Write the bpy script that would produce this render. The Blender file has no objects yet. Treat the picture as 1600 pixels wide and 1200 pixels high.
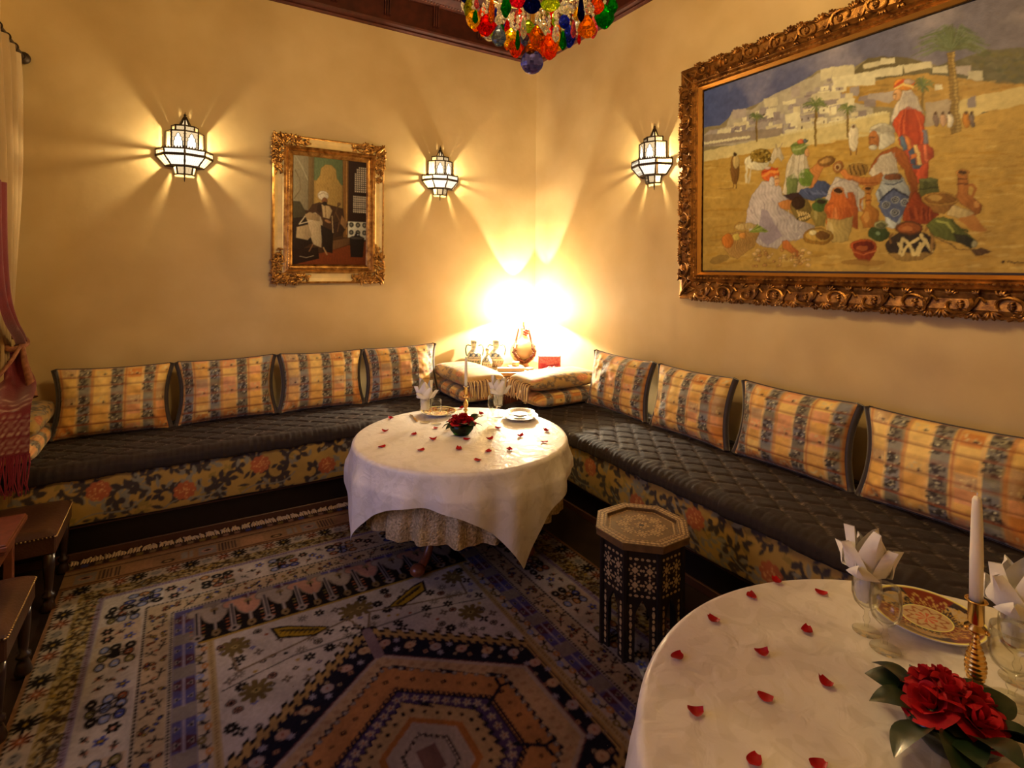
import bpy, math, random
import numpy as np
from mathutils import Matrix, Vector

scene = bpy.context.scene
COL = scene.collection
random.seed(7)
rng = np.random.default_rng(11)
PI = math.pi

# ------------------------------------------------------------------ camera
EYE = 1.60
YAW, ROLL = math.radians(31.4), 0.0085
FPX = 840.0                       # focal length in pixels of a 1600 px wide frame
cam_d = bpy.data.cameras.new('camera')
cam = bpy.data.objects.new('camera', cam_d)
COL.objects.link(cam)
cam_d.sensor_width = 36.0
cam_d.lens = FPX / 1600.0 * 36.0
cam_d.shift_y = -(600.0 - 420.4) / 1600.0
cam_d.clip_start = 0.02
_fw = Vector((math.sin(YAW), math.cos(YAW), 0))
_r0 = Vector((math.cos(YAW), -math.sin(YAW), 0))
_rt = _r0 * math.cos(ROLL) + Vector((0, 0, 1)) * math.sin(ROLL)
_up = Vector((0, 0, 1)) * math.cos(ROLL) - _r0 * math.sin(ROLL)
cam.matrix_world = Matrix((
    (_rt.x, _up.x, -_fw.x, 0), (_rt.y, _up.y, -_fw.y, 0), (_rt.z, _up.z, -_fw.z, EYE), (0, 0, 0, 1)))
scene.camera = cam

# ------------------------------------------------------------------ world: dusk outside the window
W = bpy.data.worlds.new('dusk'); scene.world = W; W.use_nodes = True
_bg = W.node_tree.nodes['Background']
_bg.inputs[0].default_value = (0.42, 0.46, 1.0, 1)
_bg.inputs[1].default_value = 1.6
scene.view_settings.view_transform = 'Standard'
scene.view_settings.look = 'None'
scene.view_settings.exposure = 0.95
scene.view_settings.gamma = 1.0
scene.view_settings.use_curve_mapping = False
scene.cycles.caustics_reflective = False
scene.cycles.caustics_refractive = False
scene.cycles.sample_clamp_indirect = 6.0
scene.cycles.transparent_max_bounces = 40

# lamp powers (the lamps themselves are built further down)
P_CORNER, P_SCONCE, P_CHAND = 84.0, 13.0, 8.8
WARM = (1.0, 0.69, 0.30)
WARM2 = (1.0, 0.88, 0.68)
WARM3 = (1.0, 0.77, 0.44)

# room
XR, XL, YB, YF, ZC = 2.95, -0.96, 4.40, -1.45, 4.05
SX, SY = 2.17, 3.66               # fronts of the two benches

# ------------------------------------------------------------------ helpers
def s2l(c):
    c = np.asarray(c, float) / 255.0
    return np.where(c <= 0.04045, c / 12.92, ((c + 0.055) / 1.055) ** 2.4)
TINT = np.array([1.0, 0.78, 0.52])
def comp(c, g=0.62):
    """own colour of a thing seen as sRGB c under the room's warm light"""
    return tuple(np.clip(s2l(c) / TINT / g, 0.004, 0.92))

MATS = {}
def nt(m):
    m.use_nodes = True
    return m.node_tree, m.node_tree.nodes, m.node_tree.links
def pmat(name, col, rough=0.6, metal=0.0, var=0.0, vscale=8.0, bump=0.0, bscale=60.0, sheen=0.0, attr=False, coat=0.0, spec=0.5,
         emis=None, estr=0.0, trans=0.0, vcol=None, detail=4.0):
    if name in MATS: return MATS[name]
    m = bpy.data.materials.new(name); t, n, l = nt(m); b = n['Principled BSDF']
    b.inputs['Roughness'].default_value = rough; b.inputs['Metallic'].default_value = metal
    b.inputs['Base Color'].default_value = (*col, 1)
    b.inputs['Specular IOR Level'].default_value = spec
    b.inputs['Sheen Weight'].default_value = sheen
    b.inputs['Coat Weight'].default_value = coat
    b.inputs['Transmission Weight'].default_value = trans
    if emis: b.inputs['Emission Color'].default_value = (*emis, 1); b.inputs['Emission Strength'].default_value = estr
    tc = n.new('ShaderNodeTexCoord')
    src = None
    if attr:
        a = n.new('ShaderNodeAttribute'); a.attribute_name = 'Col'; src = a.outputs['Color']
    if var > 0 or vcol:
        nz = n.new('ShaderNodeTexNoise'); nz.inputs['Scale'].default_value = vscale; nz.inputs['Detail'].default_value = detail
        l.new(tc.outputs['Object'], nz.inputs['Vector'])
        mr = n.new('ShaderNodeMapRange'); mr.inputs[1].default_value = 0.3; mr.inputs[2].default_value = 0.7
        l.new(nz.outputs['Fac'], mr.inputs[0])
        mx = n.new('ShaderNodeMix'); mx.data_type = 'RGBA'
        l.new(mr.outputs[0], mx.inputs['Factor'])
        if src is not None:
            mx.blend_type = 'MULTIPLY'
            mr.inputs[3].default_value = 0.0; mr.inputs[4].default_value = 1.0
            l.new(src, mx.inputs['A']); mx.inputs['B'].default_value = (1 - var, 1 - var, 1 - var, 1)
        else:
            c2 = vcol if vcol else tuple(max(0, v * (1 - var)) for v in col)
            mx.inputs['A'].default_value = (*col, 1); mx.inputs['B'].default_value = (*c2, 1)
        src = mx.outputs['Result']
    if src is not None: l.new(src, b.inputs['Base Color'])
    if bump > 0:
        nb = n.new('ShaderNodeTexNoise'); nb.inputs['Scale'].default_value = bscale; nb.inputs['Detail'].default_value = 4
        l.new(tc.outputs['Object'], nb.inputs['Vector'])
        bp = n.new('ShaderNodeBump'); bp.inputs['Strength'].default_value = bump; bp.inputs['Distance'].default_value = 0.01
        l.new(nb.outputs['Fac'], bp.inputs['Height']); l.new(bp.outputs['Normal'], b.inputs['Normal'])
    MATS[name] = m
    return m
def emat(name, col, strength):
    if name in MATS: return MATS[name]
    m = bpy.data.materials.new(name); t, n, l = nt(m); n.remove(n['Principled BSDF'])
    e = n.new('ShaderNodeEmission'); e.inputs[0].default_value = (*col, 1); e.inputs[1].default_value = strength
    l.new(e.outputs[0], n['Material Output'].inputs[0]); MATS[name] = m
    return m
def thin_glass(name, tint=(0.97, 0.97, 0.93), rough=0.02):
    if name in MATS: return MATS[name]
    m = bpy.data.materials.new(name); t, n, l = nt(m); n.remove(n['Principled BSDF'])
    tr = n.new('ShaderNodeBsdfTransparent'); tr.inputs[0].default_value = (*tint, 1)
    gl = n.new('ShaderNodeBsdfGlossy'); gl.inputs['Roughness'].default_value = rough
    lw = n.new('ShaderNodeLayerWeight'); lw.inputs['Blend'].default_value = 0.12
    mx = n.new('ShaderNodeMixShader')
    mm = n.new('ShaderNodeMath'); mm.operation = 'MULTIPLY_ADD'; mm.inputs[1].default_value = 0.6; mm.inputs[2].default_value = 0.025
    l.new(lw.outputs['Fresnel'], mm.inputs[0]); l.new(mm.outputs[0], mx.inputs[0])
    l.new(tr.outputs[0], mx.inputs[1]); l.new(gl.outputs[0], mx.inputs[2])
    l.new(mx.outputs[0], n['Material Output'].inputs[0]); MATS[name] = m
    return m

def mk(name, V, F, mat, parent=None, smooth=False, col=None, loc=None):
    """one mesh object; F is an (n,k) array or a list of faces; col = per-vertex linear rgb"""
    me = bpy.data.meshes.new(name)
    V = np.asarray(V, np.float32).reshape(-1, 3)
    if isinstance(F, np.ndarray):
        nf, k = F.shape
        me.vertices.add(len(V)); me.vertices.foreach_set('co', V.ravel())
        me.loops.add(nf * k); me.loops.foreach_set('vertex_index', F.astype(np.int32).ravel())
        me.polygons.add(nf)
        me.polygons.foreach_set('loop_start', np.arange(0, nf * k, k, dtype=np.int32))
        me.update(calc_edges=True)
    else:
        me.from_pydata(V.tolist(), [], [list(map(int, f)) for f in F]); me.update()
    if smooth: me.polygons.foreach_set('use_smooth', np.ones(len(me.polygons), bool))
    if col is not None:
        a = me.color_attributes.new('Col', 'FLOAT_COLOR', 'POINT')
        c4 = np.ones((len(V), 4), np.float32); c4[:, :3] = col
        a.data.foreach_set('color', c4.ravel())
    me.materials.append(mat)
    o = bpy.data.objects.new(name, me); COL.objects.link(o)
    if parent is not None: o.parent = parent
    if loc is not None: o.location = loc
    return o
def tag(o, label, cat, group=None, kind=None):
    o['label'] = label
    if cat: o['category'] = cat
    if group: o['group'] = group
    if kind: o['kind'] = kind
    return o
def struct(o, label=None):
    o['kind'] = 'structure'
    if label: o['label'] = label
    return o
def stuff(o): o['kind'] = 'stuff'; return o
def thing(name, label, cat, loc=(0, 0, 0), rz=0.0, group=None):
    o = bpy.data.objects.new(name, None); COL.objects.link(o); o.empty_display_size = 0.05
    o.location = loc; o.rotation_euler = (0, 0, rz)
    return tag(o, label, cat, group)
def dup(root, loc=None, rz=None, label=None):
    r = root.copy(); COL.objects.link(r)
    if loc is not None: r.location = loc
    if rz is not None: r.rotation_euler = (r.rotation_euler[0], r.rotation_euler[1], rz)
    if label: r['label'] = label
    for ch in list(root.children):
        c = ch.copy(); COL.objects.link(c); c.parent = r; c.matrix_parent_inverse = ch.matrix_parent_inverse
        for g in list(ch.children):
            d = g.copy(); COL.objects.link(d); d.parent = c; d.matrix_parent_inverse = g.matrix_parent_inverse
    return r
def gridF(nu, nv, wu=False, wv=False):
    """faces of a grid whose vertex (i,j) has index i*nv+j"""
    i = np.arange(nu if wu else nu - 1); j = np.arange(nv if wv else nv - 1)
    I, J = np.meshgrid(i, j, indexing='ij'); I2 = (I + 1) % nu; J2 = (J + 1) % nv
    return np.stack([I * nv + J, I2 * nv + J, I2 * nv + J2, I * nv + J2], -1).reshape(-1, 4)

class MB:
    """collects shapes for one mesh"""
    def __init__(s): s.V = []; s.F = []; s.n = 0
    def add(s, V, F):
        V = np.asarray(V, float).reshape(-1, 3)
        s.V.append(V); s.F += [[int(q) + s.n for q in f] for f in F]; s.n += len(V); return s
    def box(s, x0, y0, z0, x1, y1, z1, rot=0, c=None, b=0.0):
        x0, x1 = min(x0, x1), max(x0, x1); y0, y1 = min(y0, y1), max(y0, y1); z0, z1 = min(z0, z1), max(z0, z1)
        if b > 0:
            # chamfered box : 24 vertices
            b = min(b, (x1 - x0) / 2.01, (y1 - y0) / 2.01, (z1 - z0) / 2.01)
            V = []; idx = {}
            for sx in (0, 1):
                for sy in (0, 1):
                    for sz in (0, 1):
                        X, Y, Z = (x0, x1)[sx], (y0, y1)[sy], (z0, z1)[sz]
                        dx, dy, dz = (b, -b)[sx], (b, -b)[sy], (b, -b)[sz]
                        idx[sx, sy, sz] = len(V); V += [(X, Y + dy, Z + dz), (X + dx, Y, Z + dz), (X + dx, Y + dy, Z)]
            g = lambda a, b_, c_, k: idx[a, b_, c_] + k
            F = []
            for a in (0, 1):
                F.append([g(a, 0, 0, 0), g(a, 1, 0, 0), g(a, 1, 1, 0), g(a, 0, 1, 0)])
                F.append([g(0, a, 0, 1), g(1, a, 0, 1), g(1, a, 1, 1), g(0, a, 1, 1)])
                F.append([g(0, 0, a, 2), g(1, 0, a, 2), g(1, 1, a, 2), g(0, 1, a, 2)])
            for p in (0, 1):
                for q in (0, 1):
                    F.append([g(p, q, 0, 0), g(p, q, 1, 0), g(p, q, 1, 1), g(p, q, 0, 1)])
                    F.append([g(p, 0, q, 0), g(p, 1, q, 0), g(p, 1, q, 2), g(p, 0, q, 2)])
                    F.append([g(0, p, q, 1), g(1, p, q, 1), g(1, p, q, 2), g(0, p, q, 2)])
            for k in idx.values(): F.append([k, k + 1, k + 2])
        else:
            V = [(x, y, z) for x in (x0, x1) for y in (y0, y1) for z in (z0, z1)]
            F = [[0, 1, 3, 2], [4, 6, 7, 5], [0, 4, 5, 1], [2, 3, 7, 6], [0, 2, 6, 4], [1, 5, 7, 3]]
        V = np.array(V, float)
        if rot:
            c = np.array(c if c is not None else [(x0 + x1) / 2, (y0 + y1) / 2, 0]); cs, sn = math.cos(rot), math.sin(rot)
            d = V[:, :2] - c[:2]; V[:, 0] = c[0] + d[:, 0] * cs - d[:, 1] * sn; V[:, 1] = c[1] + d[:, 0] * sn + d[:, 1] * cs
        return s.add(V, F)
    def lathe(s, prof, seg=24, c=(0, 0, 0), a0=0.0, a1=2 * PI, sx=1.0, sy=1.0):
        full = abs(a1 - a0 - 2 * PI) < 1e-6
        n = seg if full else seg + 1
        a = a0 + (a1 - a0) * np.arange(n) / seg
        P = np.array(prof, float)
        V = np.stack([np.outer(np.cos(a), P[:, 0]) * sx + c[0], np.outer(np.sin(a), P[:, 0]) * sy + c[1],
                      np.tile(P[:, 1], (n, 1)) + c[2]], -1)
        return s.add(V, gridF(n, len(P), wu=full))
    def tube(s, path, r, seg=8, caps=True, closed=False):
        P = np.array(path, float); n = len(P)
        R = np.full(n, r, float) if np.isscalar(r) else np.array(r, float)
        T = np.roll(P, -1, 0) - np.roll(P, 1, 0) if closed else np.gradient(P, axis=0)
        T /= np.linalg.norm(T, axis=1)[:, None] + 1e-12
        N = np.cross(T[0], [0, 0, 1.0]);
        if np.linalg.norm(N) < 1e-3: N = np.cross(T[0], [1.0, 0, 0])
        N /= np.linalg.norm(N); Vs = []
        a = 2 * PI * np.arange(seg) / seg
        for k in range(n):
            N = N - T[k] * (N @ T[k]); N /= np.linalg.norm(N) + 1e-12; B = np.cross(T[k], N)
            Vs.append(P[k] + R[k] * (np.outer(np.cos(a), N) + np.outer(np.sin(a), B)))
        F = gridF(n, seg, wu=closed, wv=True).tolist()
        if caps and not closed: F += [list(range(seg))[::-1], [(n - 1) * seg + q for q in range(seg)]]
        return s.add(np.concatenate(Vs), F)
    def ball(s, c, r, seg=10, rings=6, sq=(1, 1, 1), M=None):
        t = np.linspace(0, PI, rings + 1)
        prof = np.stack([np.sin(t), -np.cos(t)], -1)
        a = 2 * PI * np.arange(seg) / seg
        V = np.stack([np.outer(np.cos(a), prof[:, 0]), np.outer(np.sin(a), prof[:, 0]), np.tile(prof[:, 1], (seg, 1))], -1).reshape(-1, 3)
        V = V * r * np.array(sq)
        if M is not None: V = V @ np.array(M).T
        return s.add(V + np.array(c), gridF(seg, rings + 1, wu=True))
    def prism(s, pts, z0, z1):
        n = len(pts); V = [(p[0], p[1], z0) for p in pts] + [(p[0], p[1], z1) for p in pts]
        return s.add(V, [list(range(n))[::-1], [n + k for k in range(n)]] + [[k, (k + 1) % n, n + (k + 1) % n, n + k] for k in range(n)])
    def xf(s, M):
        """apply a 4x4 (list of rows) to everything so far"""
        M = np.array(M, float); s.V = [v @ M[:3, :3].T + M[:3, 3] for v in s.V]; return s
    def verts(s): return np.concatenate(s.V)
    def build(s, name, mat, parent=None, smooth=False, loc=None, col=None):
        o = mk(name, np.concatenate(s.V), s.F, mat, parent, smooth, col, loc)
        return o
def rotm(ax, a):
    return np.array(Matrix.Rotation(a, 3, ax))
def smooth_by_angle(o, deg=40):
    me = o.data; me.polygons.foreach_set('use_smooth', np.ones(len(me.polygons), bool))
    try: me.set_sharp_from_angle(angle=math.radians(deg))
    except Exception: pass
    return o

# ------------------------------------------------------------------ a small painter: woven, printed and painted surfaces become vertex colours
def vnoise(ny, nx, cells, octaves=4, seed=0):
    r = np.random.default_rng(seed); out = np.zeros((ny, nx)); amp = 1.0; tot = 0
    for o in range(octaves):
        cy = max(2, int(cells * ny / max(nx, ny)) + 2); cx = max(2, int(cells * nx / max(nx, ny)) + 2)
        g = r.random((cy + 1, cx + 1))
        y = np.linspace(0, cy - 1e-6, ny); x = np.linspace(0, cx - 1e-6, nx)
        yi = y.astype(int); xi = x.astype(int); fy = (y - yi)[:, None]; fx = (x - xi)[None]
        fy = fy * fy * (3 - 2 * fy); fx = fx * fx * (3 - 2 * fx)
        v = (g[yi][:, xi] * (1 - fx) + g[yi][:, xi + 1] * fx) * (1 - fy) + (g[yi + 1][:, xi] * (1 - fx) + g[yi + 1][:, xi + 1] * fx) * fy
        out += amp * v; tot += amp; amp *= 0.5; cells *= 2
    return out / tot
class Cv:
    def __init__(s, x0, y0, x1, y1, res, col=(0, 0, 0)):
        s.x0, s.y0, s.res = x0, y0, res
        s.nx = int(round((x1 - x0) / res)); s.ny = int(round((y1 - y0) / res))
        s.lw = 1.0; s.form = 0.0
        s.A = np.empty((s.ny, s.nx, 3), np.float32); s.A[:] = col
        s.X = x0 + (np.arange(s.nx) + 0.5) * res; s.Y = y0 + (np.arange(s.ny) + 0.5) * res
    def bb(s, xa, ya, xb, yb):
        i0 = max(0, int((xa - s.x0) / s.res) - 1); i1 = min(s.nx, int((xb - s.x0) / s.res) + 2)
        j0 = max(0, int((ya - s.y0) / s.res) - 1); j1 = min(s.ny, int((yb - s.y0) / s.res) + 2)
        if i1 <= i0 or j1 <= j0: return None
        return slice(j0, j1), slice(i0, i1), s.X[i0:i1][None, :], s.Y[j0:j1][:, None]
    def put(s, sl, m, col, a):
        sub = s.A[sl]
        if a >= 1: sub[m] = col
        else: sub[m] = sub[m] * (1 - a) + np.asarray(col, np.float32) * a
    def rect(s, xa, ya, xb, yb, col, a=1.0):
        q = s.bb(xa, ya, xb, yb)
        if q is None: return
        j, i, X, Y = q; s.put((j, i), (X >= xa) & (X < xb) & (Y >= ya) & (Y < yb), col, a)
    def ell(s, cx, cy, rx, ry, col, rot=0.0, a=1.0):
        R = max(rx, ry); q = s.bb(cx - R, cy - R, cx + R, cy + R)
        if q is None: return
        j, i, X, Y = q; dx, dy = X - cx, Y - cy; c, n = math.cos(rot), math.sin(rot)
        s.put((j, i), ((dx * c + dy * n) / rx) ** 2 + ((-dx * n + dy * c) / ry) ** 2 <= 1, col, a)
    def poly(s, pts, col, a=1.0):
        P = np.array(pts, float); q = s.bb(P[:, 0].min(), P[:, 1].min(), P[:, 0].max(), P[:, 1].max())
        if q is None: return
        j, i, X, Y = q; m = np.zeros((Y.shape[0], X.shape[1]), bool)
        for k in range(len(P)):
            (xa, ya), (xb, yb) = P[k - 1], P[k]
            if ya == yb: continue
            m ^= ((ya > Y) != (yb > Y)) & (X < (xb - xa) * (Y - ya) / (yb - ya) + xa)
        if s.form and a >= 1 and m.any():          # painted modelling: lighter to the left, brushed folds
            u = (X - P[:, 0].min()) / (np.ptp(P[:, 0]) + 1e-6) + 0 * Y; v = (Y - P[:, 1].min()) / (np.ptp(P[:, 1]) + 1e-6) + 0 * X
            w = (1.22 - .5 * u + .12 * (v - .5)) * (1 + s.form * np.sin((X * 1.0 + Y * .35) * 2 * PI / .021 + 3 * np.sin(Y * 60)))
            sub = s.A[j, i]; sub[m] = np.asarray(col, np.float32) * w[m][:, None]
            s.line(np.vstack([P, P[:1]]), .0032, np.asarray(col) * .42, .65)
            return
        s.put((j, i), m, col, a)
    def line(s, pts, w, col, a=1.0):
        P = np.array(pts, float); ws = (np.full(len(P), w) if np.isscalar(w) else np.array(w, float)) * s.lw
        for k in range(len(P) - 1):
            (xa, ya), (xb, yb) = P[k], P[k + 1]; wm = max(ws[k], ws[k + 1])
            q = s.bb(min(xa, xb) - wm, min(ya, yb) - wm, max(xa, xb) + wm, max(ya, yb) + wm)
            if q is None: continue
            j, i, X, Y = q; dx, dy = xb - xa, yb - ya; L = dx * dx + dy * dy + 1e-12
            t = np.clip(((X - xa) * dx + (Y - ya) * dy) / L, 0, 1)
            d2 = (X - xa - t * dx) ** 2 + (Y - ya - t * dy) ** 2
            s.put((j, i), d2 <= ((ws[k] * (1 - t) + ws[k + 1] * t) / 2) ** 2, col, a)
    def mul(s, N, lo, hi): s.A *= (lo + (hi - lo) * N)[..., None]
    def at(s, X, Y, k=1):
        """colours at points, averaged over k x k pixels"""
        A = s.A
        if k > 1:
            p = k // 2
            c = np.cumsum(np.cumsum(np.pad(A, ((p + 1, p), (p + 1, p), (0, 0)), mode='edge'), 0, dtype=np.float64), 1)
            w = 2 * p + 1
            c = np.pad(c, ((0, 1), (0, 1), (0, 0)), mode='edge')
            A = (c[w:w + s.ny, w:w + s.nx] - c[:s.ny, w:w + s.nx] - c[w:w + s.ny, :s.nx] + c[:s.ny, :s.nx]) / (w * w)
        i = np.clip(((np.asarray(X) - s.x0) / s.res).astype(int), 0, s.nx - 1)
        j = np.clip(((np.asarray(Y) - s.y0) / s.res).astype(int), 0, s.ny - 1)
        return A[j, i]
def bez(p0, p1, p2, p3, n=14):
    t = np.linspace(0, 1, n)[:, None]
    p0, p1, p2, p3 = map(np.array, (p0, p1, p2, p3))
    return (1 - t) ** 3 * p0 + 3 * (1 - t) ** 2 * t * p1 + 3 * (1 - t) * t * t * p2 + t ** 3 * p3
def catmull(P, n=8):
    P = np.array(P, float); Q = np.vstack([2 * P[0] - P[1], P, 2 * P[-1] - P[-2]]); out = []
    for k in range(1, len(Q) - 2):
        for t in np.linspace(0, 1, n, endpoint=False):
            a, b, c, d = Q[k - 1], Q[k], Q[k + 1], Q[k + 2]
            out.append(0.5 * (2 * b + (c - a) * t + (2 * a - 5 * b + 4 * c - d) * t * t + (3 * b - a - 3 * c + d) * t ** 3))
    out.append(P[-1]); return np.array(out)
# ------------------------------------------------------------------ materials of the room
PLASTER = comp((176, 126, 62), 0.50)
m_wall = pmat('polished_plaster', (0.66, 0.50, 0.255), 0.52, vcol=(0.56, 0.405, 0.185), vscale=2.4, bump=0.30, bscale=7, detail=9, spec=0.35)
m_ceil = pmat('mahogany', (0.095, 0.021, 0.011), 0.6, vcol=(0.05, 0.012, 0.007), vscale=14, spec=.3)
m_floor = pmat('dark_floor', (0.028, 0.015, 0.009), 0.45, var=0.5, vscale=9)
m_plinth = pmat('dark_wood', (0.009, 0.0045, 0.003), 0.38, var=0.4, vscale=20)
m_redwood = pmat('red_wood', (0.22, 0.065, 0.03), 0.35, var=0.4, vscale=24, coat=0.25)
m_gold = pmat('gilt', (0.62, 0.34, 0.09), 0.34, metal=0.85, vcol=(0.20, 0.085, 0.02), vscale=26, bump=0.15, bscale=160)
m_giltdark = pmat('antique_gilt', (0.50, 0.24, 0.055), 0.36, metal=0.8, vcol=(0.085, 0.03, 0.01), vscale=22, bump=0.2, bscale=150)
m_brass = pmat('brass', (0.78, 0.50, 0.16), 0.22, metal=1.0)
m_iron = pmat('dark_metal', (0.05, 0.032, 0.018), 0.5, metal=0.6)
m_white = pmat('window_paint', (0.55, 0.45, 0.33), 0.5)

# ------------------------------------------------------------------ room shell
T = 0.2
struct(MB().box(XL - T, YF - T, -0.1, XR + T, YB + T, 0).build('floor', m_floor), 'dark floor showing around the edges of the patterned rug')
struct(MB().box(XL - T, YB, 0, XR + T, YB + T, ZC).build('wall_back', m_wall), 'tan plaster wall behind the long left bench')
struct(MB().box(XR, YF - T, 0, XR + T, YB, ZC).build('wall_right', m_wall), 'tan plaster wall carrying the large market painting')
struct(MB().box(XL - T, YF - T, 0, XR, YF, ZC).build('wall_front', m_wall), 'tan plaster wall opposite the corner lamp')
WY0, WY1, WZ0, WZ1 = 1.25, 3.05, 0.70, 2.15
wl = MB()
wl.box(XL - T, YF, 0, XL, WY0, ZC); wl.box(XL - T, WY1, 0, XL, YB, ZC)
wl.box(XL - T, WY0, 0, XL, WY1, WZ0); wl.box(XL - T, WY0, WZ1, XL, WY1, ZC)
struct(wl.build('wall_left', m_wall), 'tan plaster wall with the curtained window')
struct(MB().box(XL - T, YF - T, ZC, XR + T, YB + T, ZC + 0.1).build('ceiling', m_ceil), 'dark mahogany ceiling')
win = bpy.data.objects.new('window_1', None); COL.objects.link(win); win.location = (XL - 0.1, (WY0 + WY1) / 2, WZ0); struct(win, 'window with dusk light behind it')
f = MB(); hw = (WY1 - WY0) / 2; hh = WZ1 - WZ0
f.box(-0.03, -hw, 0, 0.03, -hw + 0.06, hh); f.box(-0.03, hw - 0.06, 0, 0.03, hw, hh)
f.box(-0.03, -hw, 0, 0.03, hw, 0.06); f.box(-0.03, -hw, hh - 0.06, 0.03, hw, hh)
for k in (-1, 0, 1): f.box(-0.02, k * hw / 2 - 0.018, 0, 0.02, k * hw / 2 + 0.018, hh)
for k in (1, 2): f.box(-0.015, -hw, hh * k / 3 - 0.015, 0.015, hw, hh * k / 3 + 0.015)
f.build('window_frame', m_white, win)
for i in range(4):
    for j in range(3): MB().box(-.002, -hw + i * hw / 2, j * hh / 3, .002, -hw + (i + 1) * hw / 2, (j + 1) * hh / 3).build('pane', thin_glass('window_glass'), win)
# sky portal in the opening (guides sampling only)
pl = bpy.data.lights.new('window_portal', 'AREA'); pl.shape = 'RECTANGLE'; pl.size = hh; pl.size_y = 2 * hw
pl.cycles.is_portal = True
po = bpy.data.objects.new('window_portal', pl); COL.objects.link(po)
po.location = (XL - 0.17, (WY0 + WY1) / 2, (WZ0 + WZ1) / 2); po.rotation_euler = (0, -PI / 2, 0)

# cornice: bottom moulding, frieze board with brackets, beaded moulding, ceiling beam
ZK = 3.60
def cornice(name, p0, p1, inward, label):
    """runs from p0 to p1 (xy); inward = unit vector into the room"""
    p0, p1, q = np.array(p0, float), np.array(p1, float), np.array(inward, float)
    L = np.linalg.norm(p1 - p0); d = (p1 - p0) / L
    e = bpy.data.objects.new(name, None); COL.objects.link(e); e.location = (*p0, ZK); struct(e, label)
    def run(prof, a=0.0, b=L):
        m = MB(); P = np.array(prof); n = len(P); V = []
        for s_ in (a, b):
            for o_, z in P: V.append((*(d * s_ + q * o_), z))
        F = [[k, k + 1, n + k + 1, n + k] for k in range(n - 1)] + [list(range(n)), [2 * n - 1 - k for k in range(n)]]
        return m.add(V, F)
    run([(0.0, 0.0), (0.018, 0.0), (0.03, 0.012), (0.022, 0.022), (0.045, 0.04), (0.05, 0.055), (0.035, 0.06), (0.0, 0.06)]).build('bottom_moulding', m_ceil, e)
    run([(0.0, 0.06), (0.022, 0.06), (0.022, 0.28), (0.0, 0.28)]).build('frieze_board', m_ceil, e)
    up = run([(0.0, 0.28), (0.05, 0.28), (0.06, 0.295), (0.10, 0.32), (0.13, 0.335), (0.13, 0.36), (0.20, 0.39), (0.22, 0.45), (0.0, 0.45)])
    up.build('crown_moulding', m_ceil, e)
    n = int(L / 0.42)
    for k in range(n):
        c = (k + 0.5) * L / n; b = MB()
        for w in (-0.026, -0.006, 0.014):
            pts = [(c + w, 0.022), (c + w + 0.013, 0.022)]
            V = []
            for (s_, o_, z) in [(w, 0.022, 0.10), (w + 0.013, 0.022, 0.10), (w + 0.013, 0.045, 0.11), (w, 0.045, 0.11),
                                (w, 0.022, 0.28), (w + 0.013, 0.022, 0.28), (w + 0.013, 0.055, 0.28), (w, 0.055, 0.28)]:
                V.append((*(d * (c + s_) + q * o_), z))
            b.add(V, [[0, 1, 2, 3], [4, 5, 6, 7], [0, 1, 5, 4], [1, 2, 6, 5], [2, 3, 7, 6], [3, 0, 4, 7]])
        b.build('bracket', m_ceil, e)
    bd = MB(); nb = int(L / 0.028)
    for row_o, row_z in ((0.066, 0.296), (0.136, 0.345)):
        for k in range(nb):
            p = d * (k + 0.5) * L / nb + q * row_o; bd.ball((*p, row_z), 0.0095, 5, 3)
    stuff(bd.build('bead_row', m_redwood, e))
    return e
cornice('trim_1', (XL, YB), (XR, YB), (0, -1), 'dark carved wooden cornice above the back wall')
cornice('trim_2', (XR, YB), (XR, YF), (-1, 0), 'dark carved wooden cornice above the right wall')
# coffer beams under the ceiling
for k, y in enumerate((3.4, 2.3, 1.2, 0.1)):
    struct(MB().box(XL, y - 0.07, ZC - 0.10, XR - 0.2, y + 0.07, ZC, b=0.012).build('trim_%d' % (3 + k), m_ceil), 'mahogany ceiling beam number %d from the back wall' % (k + 1))

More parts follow.
